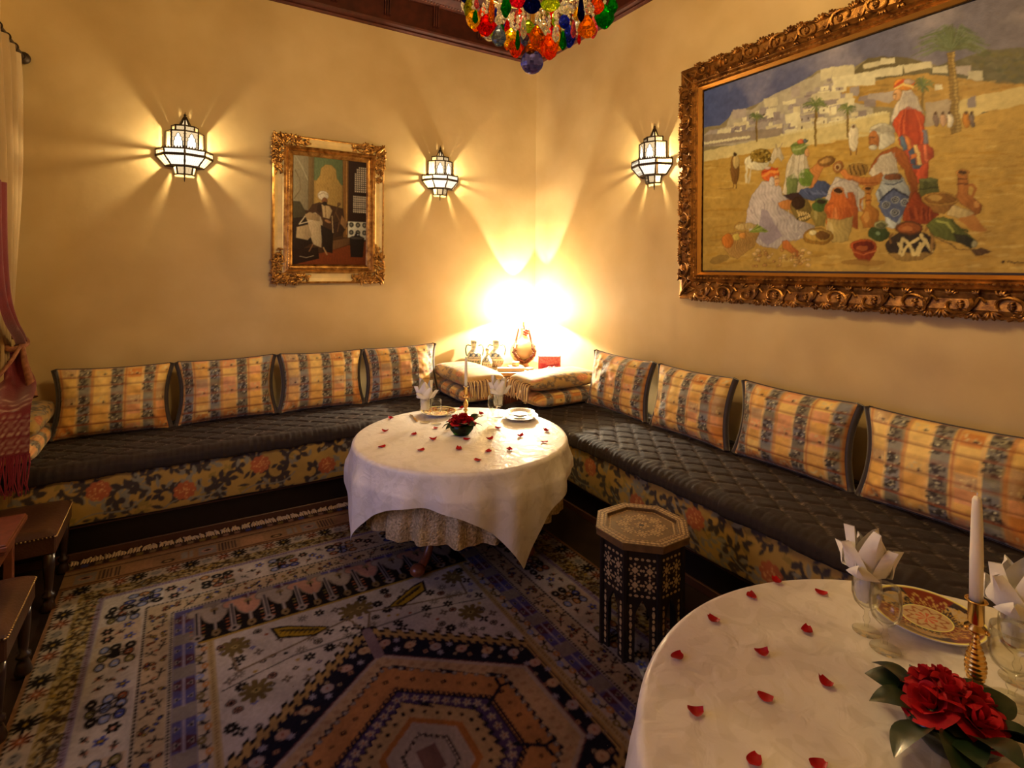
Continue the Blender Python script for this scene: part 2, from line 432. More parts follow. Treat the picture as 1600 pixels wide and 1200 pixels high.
# ------------------------------------------------------------------ rug
CREAM, IVORY, TAN = (0.50, 0.42, 0.33), (0.56, 0.50, 0.45), (0.46, 0.29, 0.13)
NAVY, INK, BLUE, SKY = (0.012, 0.011, 0.022), (0.012, 0.009, 0.008), (0.07, 0.09, 0.36), (0.25, 0.30, 0.55)
SALMON, RUST, GOLD, OLIVE = (0.52, 0.27, 0.19), (0.34, 0.10, 0.04), (0.42, 0.27, 0.05), (0.20, 0.15, 0.045)
PLUM, BEIGE, ORANGE, LILAC = (0.07, 0.045, 0.12), (0.52, 0.36, 0.19), (0.50, 0.235, 0.075), (0.33, 0.28, 0.38)
RX0, RX1, RY0, RY1 = -0.51, 1.90, -0.40, 3.63
RCX, RCY = 0.695, 1.615
def paint_rug():
    c = Cv(RX0, RY0, RX1, RY1, 0.0025, TAN); c.lw = 1.45
    R = random.Random(3)
    X = c.X[None, :]; Y = c.Y[:, None]
    ax = np.abs(X - RCX) + 0 * Y; ay = np.abs(Y - RCY) + 0 * X
    HW, HL = (RX1 - RX0) / 2, (RY1 - RY0) / 2
    ex = HW - ax                       # distance from the long edges
    ey = HL - 0.245 - ay               # distance from inside of the kilim end
    e = np.minimum(ex, ey)             # border distance, mitred
    A = c.A
    def band(lo, hi, col): A[(e >= lo) & (e < hi)] = col
    band(0.0, 0.018, (0.30, 0.15, 0.07)); band(0.018, 0.092, CREAM); band(0.092, 0.175, (0.36, 0.26, 0.09))
    band(0.175, 0.20, LILAC); band(0.20, 0.368, IVORY); band(0.368, 0.382, CREAM); band(0.382, 0.468, (0.50, 0.38, 0.24))
    band(0.468, 0.484, CREAM); band(0.484, 0.562, (0.10, 0.085, 0.22)); band(0.562, 0.604, CREAM); band(0.604, 0.632, (0.48, 0.36, 0.17)); band(0.632, 9, IVORY)
    # at the two ends the inner borders give way to the hook band
    ee = HL - 0.245 - ay
    # kilim ends
    k = HL - ay
    A[k < 0.245] = (0.40, 0.23, 0.11); A[k < 0.06] = (0.07, 0.035, 0.02)
    A[(k > 0.06) & (k < 0.075)] = (0.3, 0.13, 0.06); A[(k > 0.105) & (k < 0.115)] = (0.10, 0.05, 0.03); A[(k > 0.235) & (k < 0.245)] = (0.12, 0.06, 0.03)
    for sgn in (-1, 1):
        yy = lambda d: RCY + sgn * (HL - d)
        x = RX0 + 0.05; q = 0
        while x < RX1 - 0.05:
            t = q % 4
            y0, y1 = sorted((yy(0.13), yy(0.225)))
            if t == 0: c.rect(x, y0, x + 0.09, y1, (0.30, 0.24, 0.20)); c.ell(x + 0.045, (y0 + y1) / 2, 0.03, 0.018, SALMON); c.ell(x + 0.045, (y0 + y1) / 2, 0.018, 0.009, INK)
            if t == 1:
                for s_ in range(6): c.rect(x + 0.016 * s_, y0, x + 0.016 * s_ + 0.008, y1, (0.05, 0.03, 0.03))
            if t == 2: c.rect(x, y0, x + 0.12, y1, (0.48, 0.26, 0.13)); c.ell(x + 0.19, (y0 + y1) / 2 - sgn * 0.02, 0.032, 0.017, INK); c.ell(x + 0.19, (y0 + y1) / 2 - sgn * 0.02, 0.02, 0.009, TAN)
            if t == 3: c.rect(x + 0.02, y0 + 0.01, x + 0.05, y1 - 0.01, (0.36, 0.32, 0.27), 0.8); c.rect(x + 0.06, y0 + 0.01, x + 0.075, y1 - 0.01, (0.38, 0.34, 0.28), 0.8)
            x += (0.10, 0.11, 0.23, 0.10)[t]; q += 1
        x = RX0
        while x < RX1: c.rect(x, min(yy(0.02), yy(0.05)), x + 0.03, max(yy(0.02), yy(0.05)), R.choice([SALMON, TAN, GOLD, BLUE]), 0.55); x += 0.06
    # the bands' motifs: walk each band on four sides
    def walk(dmid, pitch, fn, ends=True, sides=True, dend=None):
        if sides:
            for sx in (-1, 1):
                xm = RCX + sx * (HW - dmid); L = HL - 0.245 - dmid; n = int(2 * L / pitch)
                for i in range(n): fn(xm, RCY - L + (i + 0.5) * 2 * L / n, PI / 2 * sx, i)
        if ends:
            for sy in (-1, 1):
                ym = RCY + sy * (HL - 0.245 - (dend or dmid)); L = HW - dmid; n = int(2 * L / pitch)
                for i in range(n): fn(RCX - L + (i + 0.5) * 2 * L / n, ym, 0 if sy > 0 else PI, i)
    def star(x, y, r, col, n=8, w=0.0055):
        for a in range(n): t = 2 * PI * a / n + 0.2; c.line([(x + 0.35 * r * math.cos(t), y + 0.35 * r * math.sin(t)), (x + r * math.cos(t), y + r * math.sin(t))], w, col)
    def flower(x, y, r, col, core, out=None, n=8):
        for a in range(n): t = 2 * PI * a / n; c.ell(x + 0.6 * r * math.cos(t), y + 0.6 * r * math.sin(t), 0.42 * r, 0.30 * r, col, t)
        c.ell(x, y, 0.45 * r, 0.45 * r, out or INK); c.ell(x, y, 0.28 * r, 0.28 * r, core)
    def f_star(x, y, t, i):
        if i % 3 == 0: star(x, y, 0.036, INK, 10, 0.0095); c.ell(x, y, 0.008, 0.008, GOLD)
        elif i % 3 == 1: c.ell(x, y, 0.026, 0.019, (0.28, 0.26, 0.24), t)
        else: star(x, y, 0.030, (0.40, 0.12, 0.05), 8, 0.008); star(x, y, 0.040, INK, 8, 0.004)
        for s_ in range(3): c.ell(x + R.uniform(-.03, .03), y + R.uniform(-.03, .03), 0.005, 0.004, INK)
    walk(0.055, 0.075, f_star)
    def f_dash(x, y, t, i): c.ell(x, y, 0.007, 0.006, INK, t)
    walk(0.020, 0.022, f_dash)
    walk(0.375, 0.018, f_dash); walk(0.476, 0.014, lambda x, y, t, i: c.ell(x, y, 0.0045, 0.0065, INK, t))
    walk(0.187, 0.014, lambda x, y, t, i: c.ell(x, y, 0.004, 0.007, (0.16, 0.08, 0.13), t))
    def f_olive(x, y, t, i):
        cc = (GOLD, (0.30, 0.24, 0.13), (0.40, 0.18, 0.07), (0.46, 0.36, 0.16), (0.22, 0.22, 0.17))[R.randrange(5)]
        for s_ in range(7):
            px, py = x + R.uniform(-.036, .036), y + R.uniform(-.036, .036)
            c.ell(px, py, R.uniform(.006, .015), R.uniform(.004, .009), cc if s_ % 2 else (0.50, 0.40, 0.22), R.uniform(0, PI))
        for s_ in range(11):
            px, py, tt = x + R.uniform(-.036, .036), y + R.uniform(-.036, .036), R.uniform(0, PI)
            c.line([(px, py), (px + .016 * math.cos(tt), py + .016 * math.sin(tt)), (px + .016 * math.cos(tt) + .009, py + .016 * math.sin(tt) - .008)], 0.0042, (0.055, 0.032, 0.015))
    walk(0.134, 0.030, f_olive)
    def sprig(x, y, r, tt, col=INK):
        c.line([(x - r * math.cos(tt), y - r * math.sin(tt)), (x + r * math.cos(tt), y + r * math.sin(tt))], 0.0045, col)
        for s_ in (-1, 1): c.line([(x, y), (x + r * .8 * math.cos(tt + s_ * 0.9), y + r * .8 * math.sin(tt + s_ * 0.9))], 0.0045, col)
        c.ell(x + r * math.cos(tt), y + r * math.sin(tt), .006, .006, col)
    def f_main(x, y, t, i):
        ca, sa = math.cos(t), math.sin(t)
        g = lambda u, v: (x + u * ca - v * sa, y + u * sa + v * ca)
        bgc = (IVORY, (0.50, 0.40, 0.30), (0.52, 0.37, 0.24), IVORY, (0.42, 0.36, 0.34))[i % 5]
        c.poly([g(-.075, -.078), g(.075, -.078), g(.075, .078), g(-.075, .078)], bgc, 0.7)
        if i % 2 == 0:   # a bush of flowers
            pal = [RUST, BLUE, ORANGE, SKY, (0.24, 0.20, 0.07), INK]
            for u in (-.05, 0, .05):
                for v in (-.045, 0.0, .045):
                    px, py = g(u + R.uniform(-.008, .008), v + R.uniform(-.006, .006)); col = R.choice(pal)
                    c.ell(px, py, .026, .020, INK, t); c.ell(px, py, .019, .0135, col, t); c.ell(px, py, .007, .005, CREAM)
            for s_ in range(5): q0 = g(R.uniform(-.05, .05), -.05); c.line([q0, g(R.uniform(-.05, .05), .05)], .004, INK)
        else:
            for u, v in ((-.045, .03), (.03, -.04), (.045, .04), (-.03, -.045), (0, 0)):
                px, py = g(u, v); k_ = R.randrange(4)
                if k_ == 0: flower(px, py, .027, INK, SALMON, n=6)
                elif k_ == 1: sprig(px, py, .02, R.uniform(0, PI))
                elif k_ == 2: flower(px, py, .024, BLUE, GOLD, n=5)
                else: c.ell(px, py, .014, .009, SALMON, R.uniform(0, PI)); sprig(px, py, .018, R.uniform(0, PI))
    walk(0.284, 0.15, f_main)
    def f_second(x, y, t, i):
        if i % 2 == 0:
            for s_ in range(10):
                px, py = x + R.uniform(-.033, .033), y + R.uniform(-.033, .033); c.ell(px, py, .012, .008, INK, R.uniform(0, PI))
                c.ell(px, py, .006, .004, R.choice([BLUE, RUST, GOLD, TAN]), R.uniform(0, PI))
        else:
            sprig(x + .018, y + .018, .024, R.uniform(0, PI)); sprig(x - .015, y - .018, .024, R.uniform(0, PI)); c.ell(x, y, .007, .006, RUST); c.ell(x - .02, y + .02, .005, .005, INK)
    walk(0.425, 0.085, f_second)
    # blue stripe with octagon lozenges (long sides)
    def f_blue(x, y, t, i):
        if i % 3 == 1: c.rect(x - .036, y - .036, x + .036, y + .036, (0.27, 0.23, 0.20)); return
        col = (0.10, 0.035, 0.05) if i % 2 else (0.09, 0.09, 0.26)
        c.poly([(x - .036, y - .018), (x, y - .036), (x + .036, y - .018), (x + .036, y + .018), (x, y + .036), (x - .036, y + .018)], col)
        for sx in (-1, 1):
            c.poly([(x + sx * .008, y), (x + sx * .030, y - .014), (x + sx * .030, y + .014)], (0.36, 0.30, 0.30)); c.ell(x + sx * .022, y, .005, .007, INK)
        c.line([(x, y - .04), (x, y + .04)], .006, LILAC)
    walk(0.523, 0.072, f_blue)
    # vine
    for sx in (-1, 1):
        xm = RCX + sx * (HW - 0.583); ys = np.arange(RCY - HL + 0.8, RCY + HL - 0.8, 0.01)
        c.line(np.stack([xm + 0.011 * np.sin(ys * 2 * PI / 0.11), ys], -1), .0055, INK)
        for k_, yv in enumerate(np.arange(RCY - HL + 0.82, RCY + HL - 0.8, 0.055)):
            c.ell(xm + 0.010 * (1 if k_ % 2 else -1), yv, .014, .016, (SKY, ORANGE, OLIVE, ORANGE)[k_ % 4]); c.ell(xm + 0.010 * (1 if k_ % 2 else -1), yv, .005, .006, CREAM)
            for q_ in (-1, 1): c.line([(xm, yv + .02), (xm + q_ * .016, yv + .026)], .004, INK)
        walkx = RCX + sx * (HW - 0.618)
        for yv in np.arange(RCY - HL + 0.8, RCY + HL - 0.8, 0.014): c.ell(walkx, yv, .007, .0035, (0.28, 0.17, 0.06), 0.6)
    # hook bands at both ends of the field
    FX = HW - 0.632
    for sy in (-1, 1):
        g = lambda u, v: (RCX + u, RCY + sy * v)
        v0, v1 = 1.005, 1.245
        c.poly([g(-FX - .06, v0), g(FX + .06, v0), g(FX + .06, v1), g(-FX - .06, v1)], INK)
        c.poly([g(-FX - .06, v0 - .012), g(FX + .06, v0 - .012), g(FX + .06, v0), g(-FX - .06, v0)], GOLD)
        n = 9; p = 2 * (FX + .06) / n
        for i in range(n):
            u = -FX - .06 + (i + .5) * p; col = ((0.40, 0.33, 0.28), SALMON)[i % 2]
            P = [g(u - p * .55, v1 - .015), g(u - p * .22, v1 - .015), g(u - p * .12, v1 - .075), g(u, v1 - .10), g(u + p * .12, v1 - .075), g(u + p * .22, v1 - .015), g(u + p * .55, v1 - .015)]
            c.line(P, .046, (0.25, 0.20, 0.16)); c.line(P, .036, col)
            c.ell(*g(u, v1 - .025), .018, .015, (0.28, 0.2, 0.1)); c.line([g(u, v1 - .03), g(u, v1 - .06)], .006, INK)
            uu = u - p / 2; c.line([g(uu, v1 - .02), g(uu, v0 + .05)], .014, (0.36, 0.30, 0.28)); c.line([g(uu, v1 - .02), g(uu, v0 + .05)], .005, NAVY)
            c.ell(*g(uu, v0 + .03), .024, .022, (0.36, 0.30, 0.27)); c.ell(*g(uu, v0 + .03), .009, .009, INK)
            for dv in (.04, .065, .09, .115):
                for q_ in (-1, 1): c.ell(*g(uu + q_ * .022, v0 + dv), .008, .006, R.choice([RUST, OLIVE, SALMON]))
            c.ell(*g(u, v0 + .035), .018, .025, (0.24, 0.16, 0.07)); c.ell(*g(u, v0 + .035), .007, .007, INK); c.line([g(u, v0 + .06), g(u, v1 - .12)], .008, (0.36, 0.30, 0.28))
    # field flowers
    px = lambda: None
    def hexd(x, y): return max(abs(y) + 0.74 * abs(x) - 0.725, (abs(x) - FX) * 2)
    n = 0; pts = []
    while n < 420:
        u, v = R.uniform(-FX + .02, FX - .02), R.uniform(-.97, .97)
        if hexd(u, v) < 0.035: n += 0.2; continue
        if any((u - a) ** 2 + (v - b) ** 2 < .038 ** 2 for a, b in pts): n += .5; continue
        pts.append((u, v)); n += 1; x, y = RCX + u, RCY + v; k_ = R.randrange(7)
        if k_ == 0: c.ell(x, y, .019, .018, INK); c.ell(x, y, .0145, .0135, R.choice([SALMON, CREAM])); star(x, y, .011, INK, 6, .004)
        elif k_ in (1, 2): star(x, y, .019, INK, R.choice([4, 6, 8]), .009); c.ell(x, y, .005, .005, CREAM)
        elif k_ == 3: c.poly([(x - .016, y), (x, y - .012), (x + .016, y), (x, y + .012)], R.choice([INK, BLUE, PLUM])); c.ell(x, y, .005, .004, CREAM)
        elif k_ == 4: star(x, y, .022, (0.16, 0.13, 0.10), 9, .004)
        elif k_ == 5: c.ell(x, y, .009, .008, R.choice([RUST, INK, GOLD]))
        else: flower(x, y, .022, (0.2, 0.15, 0.12), CREAM, n=4)
    # stem lines, corner flowers and the two yellow combs
    for sx in (-1, 1):
        for sy in (-1, 1):
            g = lambda u, v: (RCX + sx * u, RCY + sy * v)
            c.line([g(.015, .74), g(.05, .84), g(.22, .80), g(.50, .74), g(.52, .88)], .007, (0.20, 0.14, 0.08)); c.line([g(.015, .72), g(.30, .72), g(.56, .66)], .004, INK)
            P = [g(.13, .83), g(.20, .80), g(.34, .86), g(.36, .95), g(.29, .93)]; c.poly(P, INK)
            P = [g(.145, .83), g(.20, .81), g(.33, .87), g(.345, .935), g(.29, .92)]; c.poly(P, (0.42, 0.26, 0.02)); c.line([g(.18, .835), g(.32, .91)], .01, (0.10, 0.07, 0.02))
            for k_ in range(8): q0 = g(.19 + .018 * k_, .835 + .0093 * k_); c.line([(q0[0] - .011, q0[1] - .011 * sy), (q0[0] + .011, q0[1] + .011 * sy)], .0035, INK)
            for (u, v) in ((.50, .90), (.45, .60), (.02, .89)):
                x, y = g(u, v); star(x, y, .05, (0.17, 0.12, 0.04), 9, .016); c.poly([(x - .02, y), (x, y - .014), (x + .02, y), (x, y + .014)], (0.40, 0.30, 0.10)); c.ell(x, y, .006, .006, INK)
    # medallion: nested hexagons
    dx = ax; dy = ay
    hx = lambda a, b, s_=0.74: np.maximum(dy + s_ * dx - a, (dx - b) * 1.4)
    zig = 0.012 * np.sign(np.sin((X - RCX) * 2 * PI / 0.045)) + 0 * Y
    inside = dx < FX
    A = c.A
    A[(hx(0.735, FX) + zig < 0.010) & inside] = INK
    A[(hx(0.728, FX) + zig < 0.0) & inside] = (0.45, 0.29, 0.10)
    zig2 = 0.009 * np.sign(np.sin((X - RCX) * 2 * PI / 0.03)) + 0 * Y
    A[(hx(0.690, FX - .02) + zig2 < 0) & inside] = NAVY
    A[hx(0.555, 0.495) < 0] = (0.16, 0.07, 0.07); A[hx(0.548, 0.488) < 0] = (0.46, 0.37, 0.30); A[hx(0.530, 0.470) < 0] = BEIGE
    zz = 0.008 * np.sin((X - RCX + Y) * 2 * PI / 0.04)
    A[hx(0.478, 0.392) + zz < 0] = NAVY; A[hx(0.466, 0.382) + zz < 0] = ORANGE
    comb = (np.sin((X - RCX) * 2 * PI / 0.016) > 0) | (np.sin((Y - RCY) * 2 * PI / 0.016) > 0.6)
    A[(hx(0.348, 0.300) < 0) & comb] = NAVY; A[hx(0.330, 0.282) < 0] = NAVY; A[hx(0.322, 0.275) < 0] = PLUM
    A[hx(0.272, 0.222) + zz * 1.2 < 0] = NAVY; A[hx(0.262, 0.212) + zz * 1.2 < 0] = (0.48, 0.33, 0.15)
    A[hx(0.190, 0.150) < 0] = (0.42, 0.17, 0.04); A[hx(0.165, 0.125) < 0] = (0.44, 0.36, 0.28)
    A[(hx(0.115, 0.085) < 0) & comb] = INK; A[hx(0.100, 0.070) < 0] = (0.40, 0.33, 0.27); A[(dy < .05) & (dx < .035)] = (0.18, 0.10, 0.08)
    # rows of discs and flowers that follow the hexagons
    def hexwalk(a, b, pitch, fn, s_=0.74):
        yb = a - s_ * b
        P = [(0, a), (b, yb), (b, -yb), (0, -a), (-b, -yb), (-b, yb), (0, a)]
        i = 0
        for k_ in range(6):
            (xa, ya), (xb, yb_) = P[k_], P[k_ + 1]; L = math.hypot(xb - xa, yb_ - ya); m_ = max(1, int(L / pitch))
            for q_ in range(m_): t = (q_ + .5) / m_; fn(RCX + xa + (xb - xa) * t, RCY + ya + (yb_ - ya) * t, i); i += 1
    def disc(x, y, i): c.ell(x, y, .024, .021, ((0.50, 0.32, 0.24), (0.54, 0.36, 0.20), (0.40, 0.32, 0.30))[i % 3]); c.ell(x, y, .004, .006, RUST)
    hexwalk(.635, FX - .045, .105, disc)
    def small(x, y, i):
        col = ((0.42, 0.22, 0.12), (0.36, 0.33, 0.40), (0.5, 0.36, 0.2))[i % 3]
        if i % 3 == 0: c.rect(x - .009, y - .008, x + .009, y + .008, col); c.ell(x, y, .004, .004, INK)
        elif i % 3 == 1: star(x, y, .012, col, 6, .004)
        else: c.ell(x, y, .008, .007, col); c.ell(x, y, .004, .004, NAVY)
    hexwalk(.598, FX - .075, .060, small); hexwalk(.662, FX - .02, .075, small)
    hexwalk(.503, .430, .045, lambda x, y, i: c.ell(x, y, .013, .009, (0.36, 0.20, 0.10), 0, .6)); hexwalk(.52, .455, .05, lambda x, y, i: c.ell(x, y, .009, .006, (0.40, 0.26, 0.14), 0, .6))
    hexwalk(.466, .382, .040, lambda x, y, i: (c.ell(x, y, .010, .009, (0.20, 0.19, 0.17)), c.ell(x, y, .004, .004, CREAM)))
    hexwalk(.405, .338, .055, lambda x, y, i: (c.rect(x - .010, y - .008, x + .010, y + .008, INK) if i % 2 else c.ell(x, y, .008, .007, INK), c.ell(x, y, .004, .0035, ORANGE)))
    hexwalk(.296, .250, .038, lambda x, y, i: (star(x, y, .013, (0.46, 0.36, 0.26), 5, .006), c.ell(x, y, .004, .004, RUST)))
    hexwalk(.226, .182, .042, lambda x, y, i: c.ell(x, y, .008, .008, INK) if i % 2 else c.rect(x - .007, y - .007, x + .007, y + .007, INK))
    c.ell(RCX, RCY + .715, .028, .026, NAVY); c.ell(RCX, RCY - .715, .028, .026, NAVY)
    c.line([(RCX, RCY + .55), (RCX, RCY + .71)], .03, (0.26, 0.18, 0.20))
    for sx in (-1, 1):
        for sy in (-1, 1):
            g = lambda u, v: (RCX + sx * u, RCY + sy * v); c.line([g(.26, .09), g(.35, .15), g(.39, .145)], .010, NAVY); c.line([g(.345, .15), g(.35, .19)], .009, NAVY)
    c.mul(vnoise(c.ny, c.nx, 40, 4, 5), 0.36, 0.66)
    c.mul(vnoise(c.ny, c.nx, 500, 1, 6), 0.86, 1.12)
    return c
cv = paint_rug()
xs = np.linspace(RX0, RX1, 483)
ys = np.concatenate([np.arange(RY0, 1.0, 0.0095), np.linspace(1.0, RY1, 527)])
GX, GY = np.meshgrid(xs, ys, indexing='ij')
nx_, ny_ = GX.shape
ZR = 0.012
cols = cv.at(GX, GY, 2)
m_rug = pmat('knotted_wool', (1, 1, 1), 0.92, attr=True, bump=0.25, bscale=420, spec=0.08)
Vt = np.stack([GX, GY, np.full_like(GX, ZR) + 0.0006 * rng.standard_normal(GX.shape)], -1).reshape(-1, 3)
rug = thing('rug', 'large patterned rug with dark hexagonal medallion and layered floral borders', 'rug', (RCX, RCY, 0))
off = np.array([RCX, RCY, 0])
mk('pile', Vt - off, gridF(nx_, ny_), m_rug, rug, True, cols.reshape(-1, 3))
MB().box(RX0 - RCX, RY0 - RCY, 0.0005, RX1 - RCX, RY1 - RCY, 0.0105).build('backing', pmat('rug_backing', (0.12, 0.07, 0.04), 0.95), rug)
fr = MB()
for sy, y0 in ((1, RY1), (-1, RY0)):
    x = RX0
    while x < RX1:
        L = random.uniform(0.045, 0.075); dxx = random.uniform(-0.025, 0.025)
        P = [(x, y0 - sy * 0.01, 0.009), (x + dxx * 0.3, y0 + sy * L * 0.4, 0.012), (x + dxx + random.uniform(-.015, .015), y0 + sy * L, 0.006)]
        fr.tube(np.array(P) - off, [0.005, 0.0085, 0.005], 4)
        x += 0.0135
stuff(fr.build('fringe', pmat('fringe_cotton', (0.46, 0.33, 0.21), 0.9), rug))
# ------------------------------------------------------------------ benches
BG, BDK, BGY, BRU, BOL = comp((150, 106, 36), 0.8), comp((44, 28, 18), 0.8), comp((112, 96, 66), 0.8), comp((150, 66, 22), 0.8), comp((125, 92, 26), 0.8)
def paint_brocade(L, Hh, seed):
    c = Cv(0, 0, L, Hh, 0.0022, BG); R = random.Random(seed)
    def leaf(x, y, l, w, t, col):
        ca, sa = math.cos(t), math.sin(t); P = []
        for k in range(9):
            q = k / 8; P.append((q * l, w * math.sin(PI * q) * (1 - .3 * q) + .18 * l * q * q))
        for k in range(8, -1, -1):
            q = k / 8; P.append((q * l, -w * .55 * math.sin(PI * q) + .18 * l * q * q))
        c.poly([(x + a * ca - b * sa, y + a * sa + b * ca) for a, b in P], col)
    def scroll(x, y, r, t0, dirn, col, w):
        P = []; 
        for k in range(22):
            q = k / 21; rr = r * (1 - .72 * q); a = t0 + dirn * q * 4.6
            P.append((x + rr * math.cos(a), y + rr * math.sin(a)))
        c.line(P, np.linspace(w, w * .5, 22), col); c.ell(P[-1][0], P[-1][1], w * .9, w * .9, col)
        for k in range(0, 18, 3):
            a = math.atan2(P[k + 1][1] - P[k][1], P[k + 1][0] - P[k][0]); leaf(P[k][0], P[k][1], r * .92, r * .36, a - dirn * 0.8, col)
    def bloom(x, y, r):
        for k in range(9):
            a = 2 * PI * k / 9; c.ell(x + .72 * r * math.cos(a), y + .66 * r * math.sin(a), .40 * r, .34 * r, BRU, a)
        c.ell(x, y, .8 * r, .72 * r, BRU)
        for k in range(26):
            a, q = R.uniform(0, 2 * PI), R.uniform(.1, .85); c.ell(x + q * r * math.cos(a), y + q * r * math.sin(a), .004, .003, comp((196, 128, 56), .8))
    # broad paler and olive swirls underneath
    for k in range(int(L / 0.05)):
        x, y = R.uniform(0, L), R.uniform(0, Hh); scroll(x, y, R.uniform(.03, .06), R.uniform(0, 6), R.choice((-1, 1)), R.choice((BGY, BOL, BGY)), .009)
    x = R.uniform(.05, .2); i = 0
    while x < L:
        y = Hh * (.60 if i % 2 else .34)
        scroll(x + .10, Hh * (.42 if i % 2 else .86), .066, R.uniform(0, 6), 1, BDK, .020)
        scroll(x + .21, Hh * (.66 if i % 2 else .34), .060, R.uniform(0, 6), -1, BDK, .018)
        scroll(x + .30, Hh * (.30 if i % 2 else .70), .056, R.uniform(0, 6), 1, BDK, .017)
        scroll(x + .16, Hh * .16, .045, R.uniform(0, 6), -1, BDK, .012); scroll(x + .36, Hh * .86, .042, R.uniform(0, 6), 1, BDK, .012); scroll(x + .03, Hh * (.14 if i % 2 else .84), .042, R.uniform(0, 6), 1, BDK, .012)
        for k in range(22): leaf(x + R.uniform(-.05, .36), R.uniform(.01, Hh - .01), R.uniform(.035, .075), R.uniform(.010, .020), R.uniform(0, 6.2), BDK if k % 3 else BGY)
        c.line(bez((x - .1, .02), (x, .12), (x + .1, -.02), (x + .2, .10)), .008, BGY)
        bloom(x, y, .052); x += .40; i += 1
    c.mul(vnoise(c.ny, c.nx, 60, 3, seed), 0.8, 1.15)
    return c
m_broc = pmat('floral_brocade', (1, 1, 1), 0.62, attr=True, bump=0.12, bscale=300, sheen=0.2)
m_velvet = pmat('brown_velvet', (0.035, 0.021, 0.016), 0.55, sheen=0.5, var=0.3, vscale=20)
m_quilt = pmat('quilted_satin', (1, 1, 1), 0.76, attr=True, sheen=0.05, bump=0.15, bscale=70, spec=0.24)
ZB, ZP, ZS = 0.20, 0.478, 0.535   # bottom and top of the upholstered box, seat surface
def bench(label, along, s0, s1, seed):
    """along 'x' runs by the back wall, along 'y' by the right wall; s0..s1 = extent along the run"""
    if along == 'x':
        D = YB - 0.01 - SY; W_ = lambda s, d, z: np.stack([s + 0 * d, YB - 0.01 - d + 0 * s, z + 0 * s], -1)
        org = np.array([(s0 + s1) / 2, YB - 0.01 - D / 2, 0])
    else:
        D = XR - 0.01 - SX; W_ = lambda s, d, z: np.stack([XR - 0.01 - d + 0 * s, s + 0 * d, z + 0 * s], -1)
        org = np.array([XR - 0.01 - D / 2, (s0 + s1) / 2, 0])
    t = thing('bench', label, 'bench', org)
    def slab(d0, d1, z0, z1, a=s0, b=s1, bev=0.004):
        c0 = W_(np.array(a), np.array(d0), np.array(z0)); c1 = W_(np.array(b), np.array(d1), np.array(z1))
        return MB().box(*(c0 - org), *(c1 - org), b=bev)
    slab(0.0, D - 0.05, 0.0, ZB - 0.015).build('plinth', m_plinth, t)
    m = slab(0.0, D - 0.015, ZB - 0.015, ZB); m.box(*(W_(np.array(s0), np.array(D - 0.05), np.array(0.0)) - org), *(W_(np.array(s1), np.array(D - 0.035), np.array(0.045)) - org), b=0.003)
    m.build('moulding', pmat('bench_moulding', (0.06, 0.022, 0.012), 0.32, coat=0.2), t)
    slab(0.0, D - 0.006, ZB, ZP).build('core', m_plinth, t)
    # patterned front with a slight belly
    L = s1 - s0; ns, nz = int(L / 0.0055), 52
    cv = paint_brocade(L, 0.30, seed)
    S, Zg = np.meshgrid(np.linspace(0, L, ns), np.linspace(0, 1, nz), indexing='ij')
    dd = D - 0.006 + 0.016 * np.sin(PI * np.clip(Zg, 0, 1)) ** 0.6 + 0.003 * np.sin(S * 9)
    V = W_(S + s0, dd, ZB + 0.004 + Zg * (ZP - ZB - 0.004)) - org
    mk('brocade_front', V.reshape(-1, 3), gridF(ns, nz), m_broc, t, True, cv.at(S, 0.01 + Zg * 0.27, 3).reshape(-1, 3))
    return t, D, W_, org
